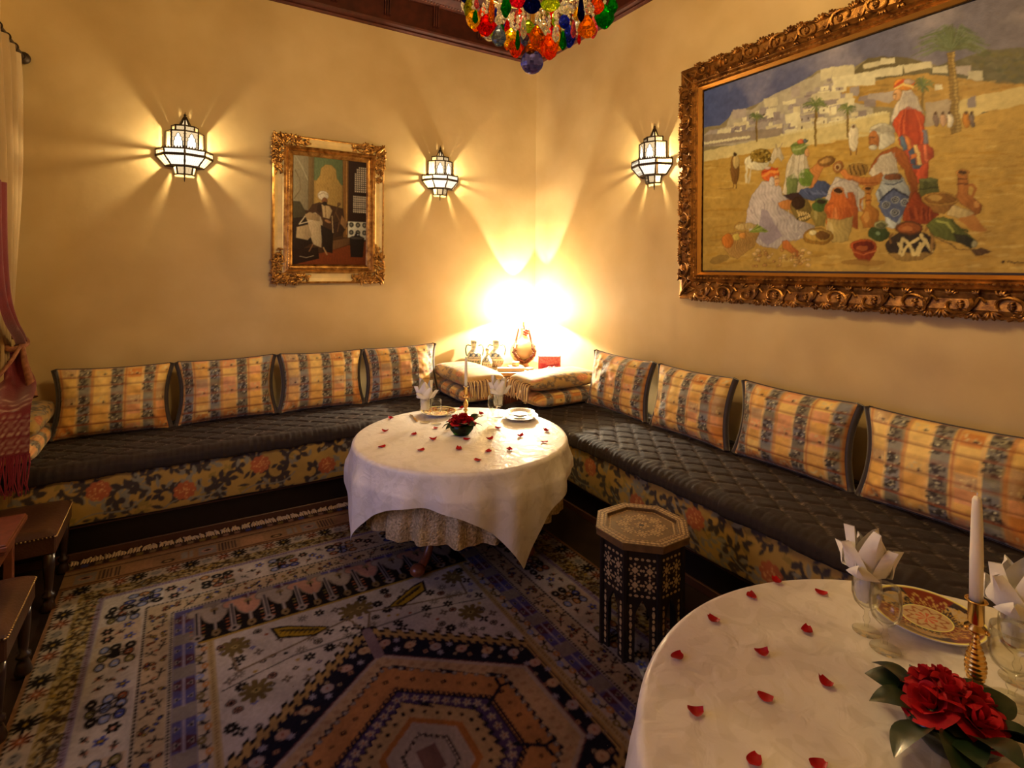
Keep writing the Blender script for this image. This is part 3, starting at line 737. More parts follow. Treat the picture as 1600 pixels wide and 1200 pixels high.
def seat_pad(label, along, s0, s1, D, W_):
    L = s1 - s0; ns = int(L / 0.011)
    q = 0.142
    dtop = np.linspace(0.01, D - 0.035, 66)
    th = np.linspace(0.12, 1.0, 7) * PI / 2
    dc = D - 0.035 + 0.060 * np.sin(th); zc = ZS - 0.040 * (1 - np.cos(th))
    dd = np.concatenate([dtop, dc, [D + 0.026, D + 0.027, D + 0.024, D + 0.018]])
    zz = np.concatenate([np.full(66, ZS), zc, [ZS - 0.052, ZS - 0.064, ZS - 0.074, ZS - 0.079]])
    arc = np.concatenate([[0], np.cumsum(np.hypot(np.diff(dd), np.diff(zz)))])
    S, A = np.meshgrid(np.linspace(0, L, ns), arc, indexing='ij')
    Dd = np.tile(dd, (ns, 1)); Zz = np.tile(zz, (ns, 1))
    wob = 0.012 * vnoise(ns, len(arc), 60, 3, 4)
    a = (S * 0.80 + A + wob) / q; b = (S * 0.80 - A + wob) / q
    pa, pb = np.abs(np.sin(PI * a)), np.abs(np.sin(PI * b))
    fade = np.clip((D - 0.05 - Dd) / 0.03, 0, 1)
    puff = (np.minimum(pa, 0.42) / 0.42 * np.minimum(pb, 0.42) / 0.42) ** 0.5
    nz = vnoise(ns, len(arc), 120, 4, 9)
    z = Zz + fade * (0.016 * puff - 0.010) + 0.006 * (nz - 0.5)
    edge = 1 - fade
    gath = np.sin(S * 2 * PI / 0.034 + 3 * np.sin(S * 7)) * 0.5 + np.sin(S * 2 * PI / 0.021 + 1.3) * 0.35
    d = Dd + edge * (0.005 * gath + 0.020 * (vnoise(ns, 2, 90, 4, 21)[:, :1] - 0.5))
    z = z + edge * 0.003 * gath + np.clip((ZS - 0.045 - Zz) / 0.03, 0, 1) * 0.020 * (vnoise(ns, 2, 40, 3, 22)[:, :1] - 0.5)
    seam = np.clip(1 - np.minimum(pa, pb) / 0.10, 0, 1) * fade
    base = np.array((0.023, 0.0145, 0.0115)); thr = np.array((0.26, 0.20, 0.17))
    col = base + (thr - base) * (seam * 0.75)[..., None]; col = col * (0.8 + 0.45 * nz[..., None])
    V = W_(S + s0, d, z)
    org = V.reshape(-1, 3).mean(0); org[2] = ZP
    return tag(mk('seat_pad', V.reshape(-1, 3) - org, gridF(ns, len(arc)), m_quilt, None, True, col.reshape(-1, 3), org), label, 'cushion')
t1, D1, W1, o1 = bench('long bench along the back wall with olive floral brocade front and dark plinth', 'x', XL + 0.02, SX - 0.02, 3)
t2, D2, W2, o2 = bench('long bench below the large painting with floral brocade front', 'y', YF + 0.3, SY - 0.02, 8)
seat_pad('dark brown diamond-quilted seat pad on the bench along the back wall', 'x', XL + 0.02, SX - 0.02, D1, W1)
seat_pad('dark brown diamond-quilted seat pad on the bench below the large painting', 'y', YF + 0.3, SY - 0.02, D2, W2)

# ------------------------------------------------------------------ plaid cushions
PY, PO, PB, PR, PT, PDK = comp((224, 158, 66), .86), comp((206, 122, 46), .86), comp((134, 118, 90), .86), comp((140, 62, 20), .86), comp((204, 148, 72), .86), comp((60, 44, 30), .86)
def paint_plaid(w, h, seed, phase=0.0):
    c = Cv(0, 0, w, h, 0.002, PO); R = random.Random(seed)
    rep = 0.168; x = -rep + phase
    while x < w:
        for k, y in enumerate(np.arange(-.06 + 0.02 * R.random(), h + .06, .058)):
            c.rect(x, y, x + .078, y + .058, R.choice((PY, PO, comp((226, 150, 84), .86), comp((232, 176, 84), .86), comp((190, 142, 84), .86))))
            if k % 3 == 1:
                for q in range(9): c.ell(x + R.uniform(.01, .07), y + R.uniform(.008, .05), .006, .004, comp((214, 176, 104), .86), R.uniform(0, 3)); 
                c.ell(x + .052, y + .022, .008, .006, PDK)
            c.rect(x + .085, y, x + .150, y + .058, R.choice((PB, comp((128, 116, 98), .86), comp((122, 104, 70), .86))))
        c.rect(x - .004, 0, x + .002, h, PT); c.rect(x + .076, 0, x + .088, h, comp((222, 170, 92), .86)); c.rect(x + .150, 0, x + .156, h, PT); c.rect(x + .156, 0, x + .164, h, comp((188, 112, 50), .86))
        # dark arabesques on the blue-grey stripe
        for q in range(int(h / .014)):
            yy = q * .014 + R.uniform(-.004, .004)
            if vnz[(q // 3 + seed * 7 + int(x * 50)) % 64] < .16: continue
            xx = x + .088 + (0.016 if q % 2 else .034) + R.uniform(-.010, .012); tt = R.uniform(0, 3)
            c.line([(xx - .012, yy - .006), (xx, yy + .006), (xx + .012, yy - .004), (xx + .018, yy + .008)], .0078, PDK)
            c.ell(xx + R.uniform(-.014, .018), yy, .011, .007, PDK, tt); c.ell(xx + R.uniform(-.012, .02), yy + .004, .006, .003, comp((212, 186, 128), .86), tt)
        x += rep
    for y in np.arange(.012, h, .058):
        c.rect(0, y, w, y + .0060, PR, .92); c.rect(0, y + .009, w, y + .0115, PR, .6)
    c.mul(vnoise(c.ny, c.nx, 50, 3, seed), 0.85, 1.12)
    return c
vnz = rng.random(64)
m_plaid = pmat('plaid_brocade', (1, 1, 1), 0.55, attr=True, bump=0.12, bscale=260, sheen=0.25)
def pillow_mesh(w, h, Tk, seed, phase):
    nu, nv = 78, 58
    u, v = np.meshgrid(np.linspace(-1, 1, nu), np.linspace(-1, 1, nv), indexing='ij')
    x = w / 2 * u * (1 - .115 * (1 - v ** 2) * u ** 2); z = h / 2 * v * (1 - .055 * (1 - u ** 2) * v ** 2)
    n = vnoise(nu, nv, 7, 3, seed) - .5
    bulge = np.clip((1 - np.abs(u) ** 3.2) * (1 - np.abs(v) ** 3.2), 0, 1) ** .62
    wr = np.sin((u * 5 + v * 3) * 4 + seed) * np.clip(np.abs(u) + np.abs(v) - 1.1, 0, 1) * .010
    y = -(Tk * bulge + (n * .022 + wr) * np.clip(bulge * 2, 0, 1))
    cv = paint_plaid(w, h, seed, phase)
    return np.stack([x, y, z + h / 2], -1), cv.at((u + 1) * w / 2, (v + 1) * h / 2, 3), gridF(nu, nv)
PIL = [pillow_mesh(.60, .42, .085, 5, 0.03), pillow_mesh(.60, .42, .09, 9, 0.10)]
def pillow(label, loc, rz, lean, variant, size=1.0, roll=0.0):
    V, C, F = PIL[variant]; V = V * np.array([size, 1, 1.0])
    t = thing('plaid_cushion', label, 'cushion', loc, rz, 'plaid cushions leaning on the walls'); t.rotation_euler = (lean, roll, rz)
    mk('front_panel', V.reshape(-1, 3), F, m_plaid, t, True, C.reshape(-1, 3))
    Vb = V.copy(); Vb[..., 1] *= -0.55
    mk('back_panel', Vb[::3, ::3].reshape(-1, 3), gridF(*Vb[::3, ::3].shape[:2]), m_velvet, t, True)
    wl = MB()
    for k in (0, -1): wl.tube(V[k, ::3] + np.array([0.004 * (1 if k else -1), .012, 0]), .020, 6)
    for k in (0, -1): wl.tube(V[::3, k] + np.array([0, .010, 0]), .006, 5)
    wl.build('welt', m_velvet, t, True)
    return t
LE = -0.20
ords = ['first', 'second', 'third', 'fourth']
for k, x in enumerate((-0.370, 0.270, 0.898, 1.532)):
    pillow('plaid gold and blue-grey cushion on the back-wall bench, %s from the curtain' % ords[k], (x, YB - 0.235 + .012 * (k % 2), ZS + 0.012), 0.02 * (-1) ** k, LE, k % 2, 1.0, 0.015 * (-1) ** k)
for k, y in enumerate((3.005, 2.33, 1.665, 0.99)):
    pillow('plaid gold and blue-grey cushion below the painting, %s from the corner lamp' % ords[k], (XR - 0.225 - .01 * (k % 2), y, ZS + 0.012), -PI / 2 + 0.03 * (-1) ** k, LE, (k + 1) % 2, (1.0, 1.0, 1.03, 1.06)[k], 0.012 * (-1) ** k)

# ------------------------------------------------------------------ flat fringed bolster cushions, two to a stack
def flat_cushion(label, kind, loc, rz, L, Wd, Th, seed, fringe, tilt=0.0, roll=0.0):
    nu, nv = 90, 60
    a = np.linspace(0, 2 * PI, nv, endpoint=False)
    s = np.linspace(-1, 1, nu); cap = np.clip(1 - np.abs(s) ** 7, 0, 1) ** .5
    cap = np.maximum(cap, .02)
    ca, sa = np.cos(a), np.sin(a); sup = lambda q, p: np.sign(q) * np.abs(q) ** p
    prof = np.stack([sup(ca, .55) * Wd / 2, sup(sa, .75) * Th / 2], -1)
    n = vnoise(nu, nv, 6, 3, seed) - .5
    X = np.repeat(s[:, None] * L / 2, nv, 1); sc = cap[:, None] * (1 + .10 * n)
    wd = 0.90 + .10 * cap[:, None]
    Y = prof[None, :, 0] * wd * (1 + .03 * n); Zz = prof[None, :, 1] * sc * (1 - .15 * s[:, None] ** 2) + Th / 2
    ub = (X / L + .5) * L; vb = (np.tile(a[None] / (2 * PI) * 2 * (Wd + Th), (nu, 1)) % .27) + .015
    cv = paint_brocade(L, .30, seed) if kind == 'b' else paint_plaid(L, .34, seed)
    C = cv.at(ub, vb, 3)
    if kind == 'b' and fringe: C = C * 1.05 + np.array((.15, .115, .075))
    t = thing('flat_cushion', label, 'cushion', loc, rz, 'flat cushions stacked as armrests'); t.rotation_euler = (roll, tilt, rz)
    mk('cover', np.stack([X, Y, Zz], -1).reshape(-1, 3), gridF(nu, nv, wv=True), m_broc if kind == 'b' else m_plaid, t, True, np.clip(C, 0, .9).reshape(-1, 3))
    if fringe:
        R = random.Random(seed); m = MB(); m2 = MB()
        for k in range(34):
            y = (k / 33 - .5) * Wd * .96; zc = Th / 2 + random.uniform(-.006, .006)
            P = [(-L / 2 + .012, y, zc), (-L / 2 - .022, y, zc + .004), (-L / 2 - .038 + R.uniform(-.004, .006), y + R.uniform(-.003, .003), zc - .03),
                 (-L / 2 - .040 + R.uniform(-.01, .01), y + R.uniform(-.008, .008), zc - .10 - R.uniform(0, .03))]
            (m if k % 3 else m2).tube(catmull(P, 4), [.0042] * 12 + [.0030], 4)
        m.tube([(-L / 2 + .004, q, Th / 2) for q in np.linspace(-Wd * .48, Wd * .48, 12)], .007, 6)
        stuff(m.build('fringe', pmat('gold_fringe', comp((160, 118, 62), .5), 0.55), t)); stuff(m2.build('dark_fringe', pmat('brown_fringe', comp((84, 52, 30), .5), 0.6), t))
    return t
flat_cushion('flat plaid cushion at the bottom of the armrest stack left of the corner table', 'p', (2.0, 4.02, ZS + .008), PI / 2, .66, .34, .125, 31, False)
flat_cushion('flat cream brocade fringed cushion on top of the armrest stack left of the corner table', 'b', (2.005, 3.99, ZS + .136), PI / 2, .68, .35, .13, 33, True, 0.0)
flat_cushion('flat plaid cushion at the bottom of the armrest stack right of the corner table', 'p', (2.57, 3.465, ZS + .008), 0, .66, .34, .125, 35, False)
flat_cushion('flat cream brocade fringed cushion on top of the armrest stack right of the corner table', 'b', (2.54, 3.47, ZS + .136), 0, .68, .35, .13, 37, True, 0.0)
flat_cushion('flat brocade cushion under the red shawl at the curtain end of the bench', 'b', (-.80, 4.02, ZS + .126), PI / 2, .62, .28, .13, 41, False)
flat_cushion('lowest flat plaid cushion under the red shawl at the curtain end', 'p', (-.80, 4.02, ZS + .002), PI / 2, .62, .27, .12, 43, False)

# ------------------------------------------------------------------ corner table
ZT = 0.70
ct = thing('corner_table', 'square reddish wooden table in the corner carrying the lamp', 'table', (2.56, 4.03, 0))
MB().box(-.355, -.345, ZT - .035, .37, .355, ZT, b=.006).build('table_top', m_redwood, ct)
MB().box(-.33, -.325, .06, .35, .335, ZT - .035, b=.004).build('cabinet_body', m_redwood, ct)
for nm, (a, b) in (('door', (-.31, -.005)), ('door', (.005, .33))):
    d = MB().box(a, -.340, .10, b, -.325, ZT - .07, b=.004).build(nm, m_redwood, ct)
    MB().ball(((b if b < .1 else a), -.350, .38), .010, 8, 6).build('knob', m_brass, d, True)
MB().box(-.345, -.31, .10, -.33, .32, ZT - .07, b=.004).build('side_panel', m_redwood, ct)
for sx in (-.31, .33):
    for sy in (-.305, .315): MB().lathe([(0, 0), (.022, 0), (.026, .03), (.018, .06), (0, .06)], 12, (sx, sy, 0)).build('leg', m_redwood, ct, True)
# ------------------------------------------------------------------ table lamp in the corner
def point_light(name, loc, power, col, r, parent=None):
    d = bpy.data.lights.new(name, 'POINT'); d.energy = power; d.color = col; d.shadow_soft_size = r
    o = bpy.data.objects.new(name, d); COL.objects.link(o); o.location = loc
    if parent is not None: o.parent = parent
    return o
m_shade = bpy.data.materials.new('lamp_shade_fabric'); _t, _n, _l = nt(m_shade); _n.remove(_n['Principled BSDF'])
_d = _n.new('ShaderNodeBsdfDiffuse'); _d.inputs[0].default_value = (0.75, 0.66, 0.5, 1)
_tr = _n.new('ShaderNodeBsdfTranslucent'); _tr.inputs[0].default_value = (0.95, 0.89, 0.76, 1)
_mx = _n.new('ShaderNodeMixShader'); _mx.inputs[0].default_value = 0.72
_l.new(_d.outputs[0], _mx.inputs[1]); _l.new(_tr.outputs[0], _mx.inputs[2]); _em = _n.new('ShaderNodeEmission'); _em.inputs[0].default_value = (1.0, 0.84, 0.58, 1); _em.inputs[1].default_value = 16.0
_ad = _n.new('ShaderNodeAddShader'); _l.new(_mx.outputs[0], _ad.inputs[0]); _l.new(_em.outputs[0], _ad.inputs[1]); _l.new(_ad.outputs[0], _n['Material Output'].inputs[0])
m_gourd = pmat('cream_ceramic', (0.50, 0.34, 0.15), 0.35, var=0.15, vscale=6, coat=0.3)
LX, LY = 2.70, 4.21
lamp = thing('table_lamp', 'glowing table lamp with cream shade and round gourd-shaped base', 'lamp', (LX, LY, ZT))
gp = [(0, 0), (.055, 0), (.058, .012), (.046, .022), (.060, .035), (.098, .065), (.122, .11), (.126, .15), (.112, .195), (.078, .235), (.046, .265), (.030, .30), (.026, .335), (.033, .35), (.033, .36), (.018, .365), (0, .365)]
MB().lathe(gp, 36).build('lamp_base', m_gourd, lamp, True)
MB().lathe([(0, .365), (.010, .365), (.010, .405), (.018, .41), (.018, .43), (0, .43)], 16).build('socket', m_brass, lamp, True)
ZBL = 1.17 - ZT
MB().ball((0, 0, ZBL), .030, 16, 10, (1, 1, 1.25)).build('bulb', thin_glass('bulb_glass', (0.98, 0.96, 0.9), .02), lamp, True)
sh = MB().lathe([(.170, 1.125 - ZT), (.1155, 1.395 - ZT)], 48); so = sh.build('lamp_shade', m_shade, lamp, True)
rg = MB()
for r_, z_ in ((.1705, 1.126 - ZT), (.116, 1.395 - ZT)): rg.tube([(r_ * math.cos(a), r_ * math.sin(a), z_) for a in np.linspace(0, 2 * PI, 40, endpoint=False)], .003, 5, closed=True)
for a in (0, 2 * PI / 3, 4 * PI / 3): rg.tube([(.114 * math.cos(a), .114 * math.sin(a), 1.39 - ZT), (.012 * math.cos(a), .012 * math.sin(a), 1.225 - ZT)], .0015, 4)
rg.build('shade_ring', m_brass, lamp)
point_light('lamp_light', (0, 0, ZBL), P_CORNER, WARM2, 0.012, lamp)

# necklace hung over the lamp's neck
nk = thing('necklace', 'coral and amber bead necklace hung on the lamp base', 'necklace', (LX, LY, ZT + .30))
vdir = np.array([-.47, -.88, 0]); side = np.array([.88, -.47, 0])
def nk_path(t):   # t 0..1 from left shoulder, down in front, to the right shoulder
    a = (t - .5) * 2; sx = .098 * np.sign(a) * min(1, abs(a) * 2.6) ** .8 * (1 - .55 * max(0, abs(a) - .35) / .65)
    z = .055 - .30 * (1 - abs(a) ** 1.25)
    rr = .034 + .112 * math.exp(-((z + .165) / .105) ** 2)   # stay outside the gourd
    f = math.sqrt(max(rr * rr - sx * sx, .0002)) + .012
    return side * sx + vdir * f + np.array([0, 0, z])
red, amb = MB(), MB()
N = 64
for k in range(N):
    t = (k + .5) / N; p = nk_path(t); a = abs(t - .5) * 2
    if a > .60: red.ball(p, .0115, 7, 5, (1, 1, .8))
    else:
        amb.ball(p, .0155, 8, 5)
        if k % 2: amb.ball(p + side * .012 * (1 if k % 4 == 1 else -1) + vdir * .004, .011, 6, 4)
stuff(red.build('coral_beads', pmat('coral', (0.36, 0.035, 0.012), 0.35), nk, True)); stuff(amb.build('amber_beads', pmat('amber_bead', (0.16, 0.045, 0.014), 0.3), nk, True))
tm = MB()
for k in range(7): tm.ball(side * (.02 + .02 * math.sin(k * 2.1)) + vdir * .055 + np.array([0, 0, .045 - .008 * k]), .013, 8, 5)
tm.tube([tuple(vdir * .03 + np.array([0, 0, .085])), tuple(vdir * .055 + side * .02 + np.array([0, 0, .0]))], .008, 6)
tm.build('coral_tassel', pmat('coral_tassel', (0.34, 0.04, 0.02), 0.6), nk, True)

# ------------------------------------------------------------------ pottery and small things on the corner table
def paint_pot(w, h, seed):
    c = Cv(0, 0, w, h, .0015, comp((214, 190, 140), .8)); R = random.Random(seed); dk, gr, bl = comp((40, 52, 50), .8), comp((96, 110, 78), .8), comp((70, 84, 96), .8)
    for y, t_ in ((.02, .006), (.05, .004), (.095, .004), (.155, .005), (.165, .003), (.215, .005), (.232, .006)): c.rect(0, y * h / .25, w, y * h / .25 + t_, dk)
    for x in np.arange(0, w, .026):
        c.ell(x, .125 * h / .25, .010, .018, bl); c.ell(x, .125 * h / .25, .004, .010, comp((214, 190, 140), .8)); c.line([(x + .013, .10 * h / .25), (x + .006, .125 * h / .25), (x + .016, .15 * h / .25)], .004, dk)
        c.ell(x + .01, .07 * h / .25, .009, .009, gr); c.ell(x, .035 * h / .25, .007, .007, dk); c.ell(x + .013, .19 * h / .25, .007, .009, gr); c.ell(x + .005, .224 * h / .25, .004, .006, gr)
    c.mul(vnoise(c.ny, c.nx, 30, 2, seed), .8, 1.1); return c
m_pot = pmat('painted_pottery', (1, 1, 1), 0.3, attr=True, coat=0.4)
def pot(name, label, cat, loc, prof, seed, handles):
    t = thing(name, label, cat, loc, 0, 'painted pottery on the corner table')
    P = catmull(prof, 6); n = 40; a = 2 * PI * np.arange(n) / n
    V = np.stack([np.outer(np.cos(a), P[:, 0]), np.outer(np.sin(a), P[:, 0]), np.tile(P[:, 1], (n, 1))], -1)
    h = P[:, 1].max(); cv = paint_pot(.42, h, seed)
    C = cv.at(np.repeat(a[:, None] / (2 * PI) * .42, len(P), 1), np.tile(P[:, 1], (n, 1)), 2)
    mk('body', V.reshape(-1, 3), gridF(n, len(P), wu=True), m_pot, t, True, C.reshape(-1, 3))
    for s in handles:
        q = np.array([.88 * s, -.47 * s, 0])
        pts = [q * .030 + np.array([0, 0, h * .80]), q * .066 + np.array([0, 0, h * .82]), q * .080 + np.array([0, 0, h * .68]), q * .074 + np.array([0, 0, h * .50]), q * .062 + np.array([0, 0, h * .44])]
        MB().tube(catmull(pts, 6), .0055, 7).build('handle', pmat('green_glaze', (0.06, 0.08, 0.07), 0.3), t, True)
    return t
jug = [(0, 0), (.040, 0), (.044, .006), (.040, .016), (.060, .05), (.068, .09), (.060, .13), (.040, .155), (.030, .170), (.029, .195), (.033, .205), (.034, .24), (.030, .245), (.027, .24), (.024, .20)]
pot('jug', 'painted two-handled pottery jug furthest left on the corner table', 'jug', (2.245, 4.315, ZT), [(r, z * 1.05) for r, z in jug], 1, (-1, 1))
pot('jug', 'painted two-handled pottery jug nearest the lamp, round bellied', 'jug', (2.415, 4.215, ZT), [(r * (1.08 if z < .16 else 1), z * 1.06) for r, z in jug], 2, (-1, 1))
pot('bottle', 'small painted pottery bottle between the two jugs', 'bottle', (2.305, 4.185, ZT), [(0, 0), (.038, 0), (.040, .008), (.036, .014), (.048, .045), (.046, .08), (.026, .115), (.012, .135), (.011, .165), (.017, .175), (.018, .19), (.010, .20), (0, .20)], 3, ())
m_box1 = pmat('pale_wood_box', (0.52, 0.34, 0.15), 0.45, var=0.3, vscale=30); m_box2 = pmat('cream_box', (0.62, 0.50, 0.32), 0.5); m_box3 = pmat('gilt_box', (0.55, 0.36, 0.14), 0.4, metal=.3)
def lidded(label, loc, rz, w, d, h, mat):
    t = thing('trinket_box', label, 'box', loc, rz, 'boxes on the corner table')
    MB().box(-w / 2, -d / 2, 0, w / 2, d / 2, h * .7, b=.002).build('box_body', mat, t); MB().box(-w / 2 - .002, -d / 2 - .002, h * .7, w / 2 + .002, d / 2 + .002, h, b=.003).build('lid', mat, t)
    return t
lidded('long flat pale wooden box at the front of the corner table', (2.385, 3.90, ZT), -.50, .26, .14, .030, m_box1)
lidded('long narrow pale box lying on the flat wooden box', (2.39, 3.92, ZT + .030), -.46, .23, .055, .028, m_box2)
lidded('small cream box behind the long pale boxes', (2.50, 4.02, ZT), -.2, .12, .09, .050, m_box3)
lidded('small white cube box beside the lamp base', (2.56, 3.90, ZT), .35, .065, .055, .045, m_box2)
lidded('tiny white lidded box standing on the small cream box', (2.50, 4.02, ZT + .050), .5, .055, .045, .034, m_box2)
# embroidered red pouch, folded red cloth, grey dish
m_redbag = pmat('red_embroidered', (0.40, 0.02, 0.045), 0.7, vcol=(0.50, 0.12, 0.13), vscale=55, bump=.2, bscale=90)
bagt = thing('pouch', 'red embroidered pouch standing upright on the corner table', 'pouch', (2.80, 3.93, ZT), -.55)
V = []
for i, u in enumerate(np.linspace(-1, 1, 17)):
    for j, v in enumerate(np.linspace(0, 2 * PI, 24, endpoint=False)):
        r = (1 - abs(u) ** 6) ** .5 * .9 + .1
        V.append((u * .100, math.copysign(abs(math.cos(v)) ** .6, math.cos(v)) * .026 * r, .066 + math.copysign(abs(math.sin(v)) ** .6, math.sin(v)) * .066 * (.94 + .06 * r)))
mk('pouch_body', V, gridF(17, 24, wv=True), m_redbag, bagt, True)
fl = MB(); 
for s in range(1): fl.add([(-.092, -.028, .124), (.092, -.028, .124), (.086, -.030, .070), (0, -.032, .045), (-.086, -.030, .070), (-.092, -.012, .134), (.092, -.012, .134)], [[0, 1, 2, 3, 4], [5, 6, 1, 0]])
fl.build('flap', pmat('red_flap', (0.44, 0.05, 0.07), 0.7, vcol=(0.66, 0.30, 0.26), vscale=70), bagt)
sc = MB(); R = random.Random(4)
nu, nv = 26, 14; U, Vv = np.meshgrid(np.linspace(-1, 1, nu), np.linspace(-1, 1, nv), indexing='ij')
hh_ = .045 * np.clip(1 - U ** 2 * .8 - Vv ** 2 * .8, 0, 1) * (.5 + vnoise(nu, nv, 7, 3, 8)) + .003
tag(mk('folded_cloth', np.stack([U * .10 * (1 + .15 * np.sin(Vv * 5)), Vv * .05, hh_], -1).reshape(-1, 3), gridF(nu, nv), m_redbag, None, True, loc=(2.76, 3.85, ZT)), 'crumpled red cloth lying in front of the red pouch', 'cloth')
tag(MB().lathe([(0, .004), (.03, .004), (.035, 0), (.04, .002), (.07, .014), (.073, .018), (.068, .017), (.03, .008), (0, .008)], 28).build('dish', pmat('grey_dish', (0.30, 0.29, 0.27), .35, var=.4, vscale=60), None, True, (2.62, 3.79, ZT)), 'small grey patterned dish near the front of the corner table', 'dish')

# ------------------------------------------------------------------ wall sconces
m_pane = emat('sconce_glass', (1.0, 0.84, 0.60), 1.0)
m_amber = emat('sconce_amber_glass', (1.0, 0.70, 0.36), 0.50)
def sconce(label, loc, rz):
    """half lantern; local +x along the wall, -y out of the wall"""
    t = thing('wall_sconce', label, 'lamp', loc, rz, 'pierced metal wall lanterns')
    A = [0, PI / 4, PI / 2, 3 * PI / 4, PI]
    pt = lambda r, z, a: np.array([r * math.cos(a), -r * math.sin(a) * .92 - .004, z])
    def hoop(m, r, z, th): m.tube([pt(r, z, a) for a in A], th, 5)
    fm = MB()
    lev = [(.060, .046), (.070, .100), (.115, .100), (.170, .163), (.170, .206), (.113, .212), (.113, .336), (.079, .342), (.079, .378), (.036, .384), (.006, .450)]
    for a in A: fm.tube([pt(r, z, a) for r, z in lev], .0058, 5)
    for r, z in lev[:-1]: hoop(fm, r, z, .0056)
    hoop(fm, .170, .172, .005)
    fm.tube([pt(0, .0, PI / 2), pt(0, .046, PI / 2)], [.002, .006], 6); fm.ball(pt(.0, .462, PI / 2), .009, 8, 6); fm.tube([pt(0, .45, PI / 2), pt(0, .487, PI / 2)], [.005, .0015], 6)
    fm.build('frame', m_iron, t)
    for nm, (r0, z0), (r1, z1) in (('base_plate', lev[0], (0.0, .046)), ('bowl_plate', lev[1], lev[2]), ('gallery_plate', lev[4], lev[5]), ('shoulder_plate', lev[6], lev[7]), ('cap_plate', lev[8], lev[9])):   # solid plates
        pl = MB()
        for k in range(4):
            P = [pt(r0, z0, A[k]), pt(r0, z0, A[k + 1]), pt(r1, z1, A[k + 1]), pt(r1, z1, A[k])]
            if r1 == 0: P = P[:3]
            pl.add(P, [list(range(len(P)))])
        pl.build(nm, m_iron, t)
    pl = MB()
    for k in range(4):                                            # crown of little points round the gallery
        for q in range(7):
            c0 = pt(.170, .206, A[k]) * (1 - (q + .1) / 7) + pt(.170, .206, A[k + 1]) * ((q + .1) / 7); c1 = pt(.170, .206, A[k]) * (1 - (q + .9) / 7) + pt(.170, .206, A[k + 1]) * ((q + .9) / 7)
            pl.add([c0, c1, (c0 + c1) / 2 + np.array([0, 0, .020])], [[0, 1, 2]])
    stuff(pl.build('gallery_crown', m_iron, t))
    fg = MB()                                                     # filigree over the front panes
    for k in (1, 2):
        for lo, hi, n_ in ((lev[3], lev[4], 9), (lev[2], lev[3], 8), (lev[7], lev[8], 6), (lev[0], lev[1], 5)):
            zz = []
            for q in range(n_ + 1): u = q / n_; e = lo if q % 2 else hi; zz.append(pt(*e, A[k]) * (1 - u) + pt(*e, A[k + 1]) * u)
            fg.tube(zz, .0012, 4)
            fg.tube([pt(*(hi if q % 2 else lo), A[k]) * (1 - q / n_) + pt(*(hi if q % 2 else lo), A[k + 1]) * (q / n_) for q in range(n_ + 1)], .0012, 4)
        for z in (.232, .262, .290, .315): fg.tube([pt(.1135, z, A[k]), pt(.1135, z, A[k]) * .86 + pt(.1135, z, A[k + 1]) * .14], .0014, 4); fg.tube([pt(.1135, z, A[k + 1]), pt(.1135, z, A[k + 1]) * .86 + pt(.1135, z, A[k]) * .14], .0014, 4)
    stuff(fg.build('front_filigree', m_iron, t))
    def pane(lo, hi, k, inset, mat, nm='pane'):
        (r0, z0), (r1, z1) = lo, hi
        a0, a1 = A[k], A[k + 1]; c = [pt(r0, z0, a0), pt(r0, z0, a1), pt(r1, z1, a1), pt(r1, z1, a0)]; m = sum(c) / 4
        c = [m + (q - m) * inset for q in c]
        return MB().add([q + np.array([0, .003, 0]) for q in c], [[0, 1, 2, 3]]).build(nm, mat, t)
    for k in (1, 2):
        pane(lev[5], lev[6], k, .99, m_amber, 'arched_pane')
        # bright pointed arch inside each body pane, with filigree rim
        a0, a1 = A[k], A[k + 1]; e0, e1 = pt(.1125, 0, a0), pt(.1125, 0, a1)
        pr = lambda u, z: e0 * (1 - u) + e1 * u + np.array([0, -.0012, z])
        prof = [(.16, .222), (.16, .262), (.24, .272), (.22, .288), (.34, .296), (.36, .308), (.5, .322), (.64, .308), (.66, .296), (.78, .288), (.76, .272), (.84, .262), (.84, .222)]
        MB().add([pr(u, z) for u, z in prof], [list(range(len(prof)))]).build('bright_arch', m_pane, t)
        MB().tube([pr(u, z) for u, z in prof], .0024, 4).build('arch_rim', m_iron, t)
        pane(lev[3], lev[4], k, .96, m_pane); pane(lev[2], lev[3], k, .94, m_pane); pane(lev[7], lev[8], k, .94, m_amber); pane(lev[0], lev[1], k, .92, m_amber); pane(lev[9], lev[10], k, .9, m_amber)
    bars = MB()                                                   # open filigree on the sides next to the wall
    for k in (0, 3):
        for (lo, hi, n_) in ((lev[5], lev[6], 3), (lev[2], lev[3], 2), (lev[3], lev[4], 3), (lev[7], lev[8], 2)):
            for q in range(1, n_ + 1):
                u = q / (n_ + 1); bars.tube([pt(*lo, A[k]) * (1 - u) + pt(*lo, A[k + 1]) * u, pt(*hi, A[k]) * (1 - u) + pt(*hi, A[k + 1]) * u], .0013, 4)
    bars.build('side_filigree', m_iron, t)
    MB().box(-.03, -.012, .12, .03, 0.0, .24, b=.003).build('back_plate', m_iron, t)
    MB().ball((0, -.060, .205), .018, 12, 8, (1, 1, 1.4)).build('bulb', thin_glass('bulb_glass', (0.98, 0.96, 0.9), .02), t, True)
    point_light('sconce_light', (0, -.060, .205), P_SCONCE, WARM3, 0.016, t)
    return t
sconce('pierced lantern wall lamp left of the portrait, nearest the curtain', (0.0, YB - .001, 2.19), 0)
sconce('pierced lantern wall lamp right of the portrait, nearest the corner', (1.93, YB - .001, 2.20), 0)
sconce('pierced lantern wall lamp on the right wall beside the large painting', (XR - .001, 2.83, 2.19), -PI / 2)
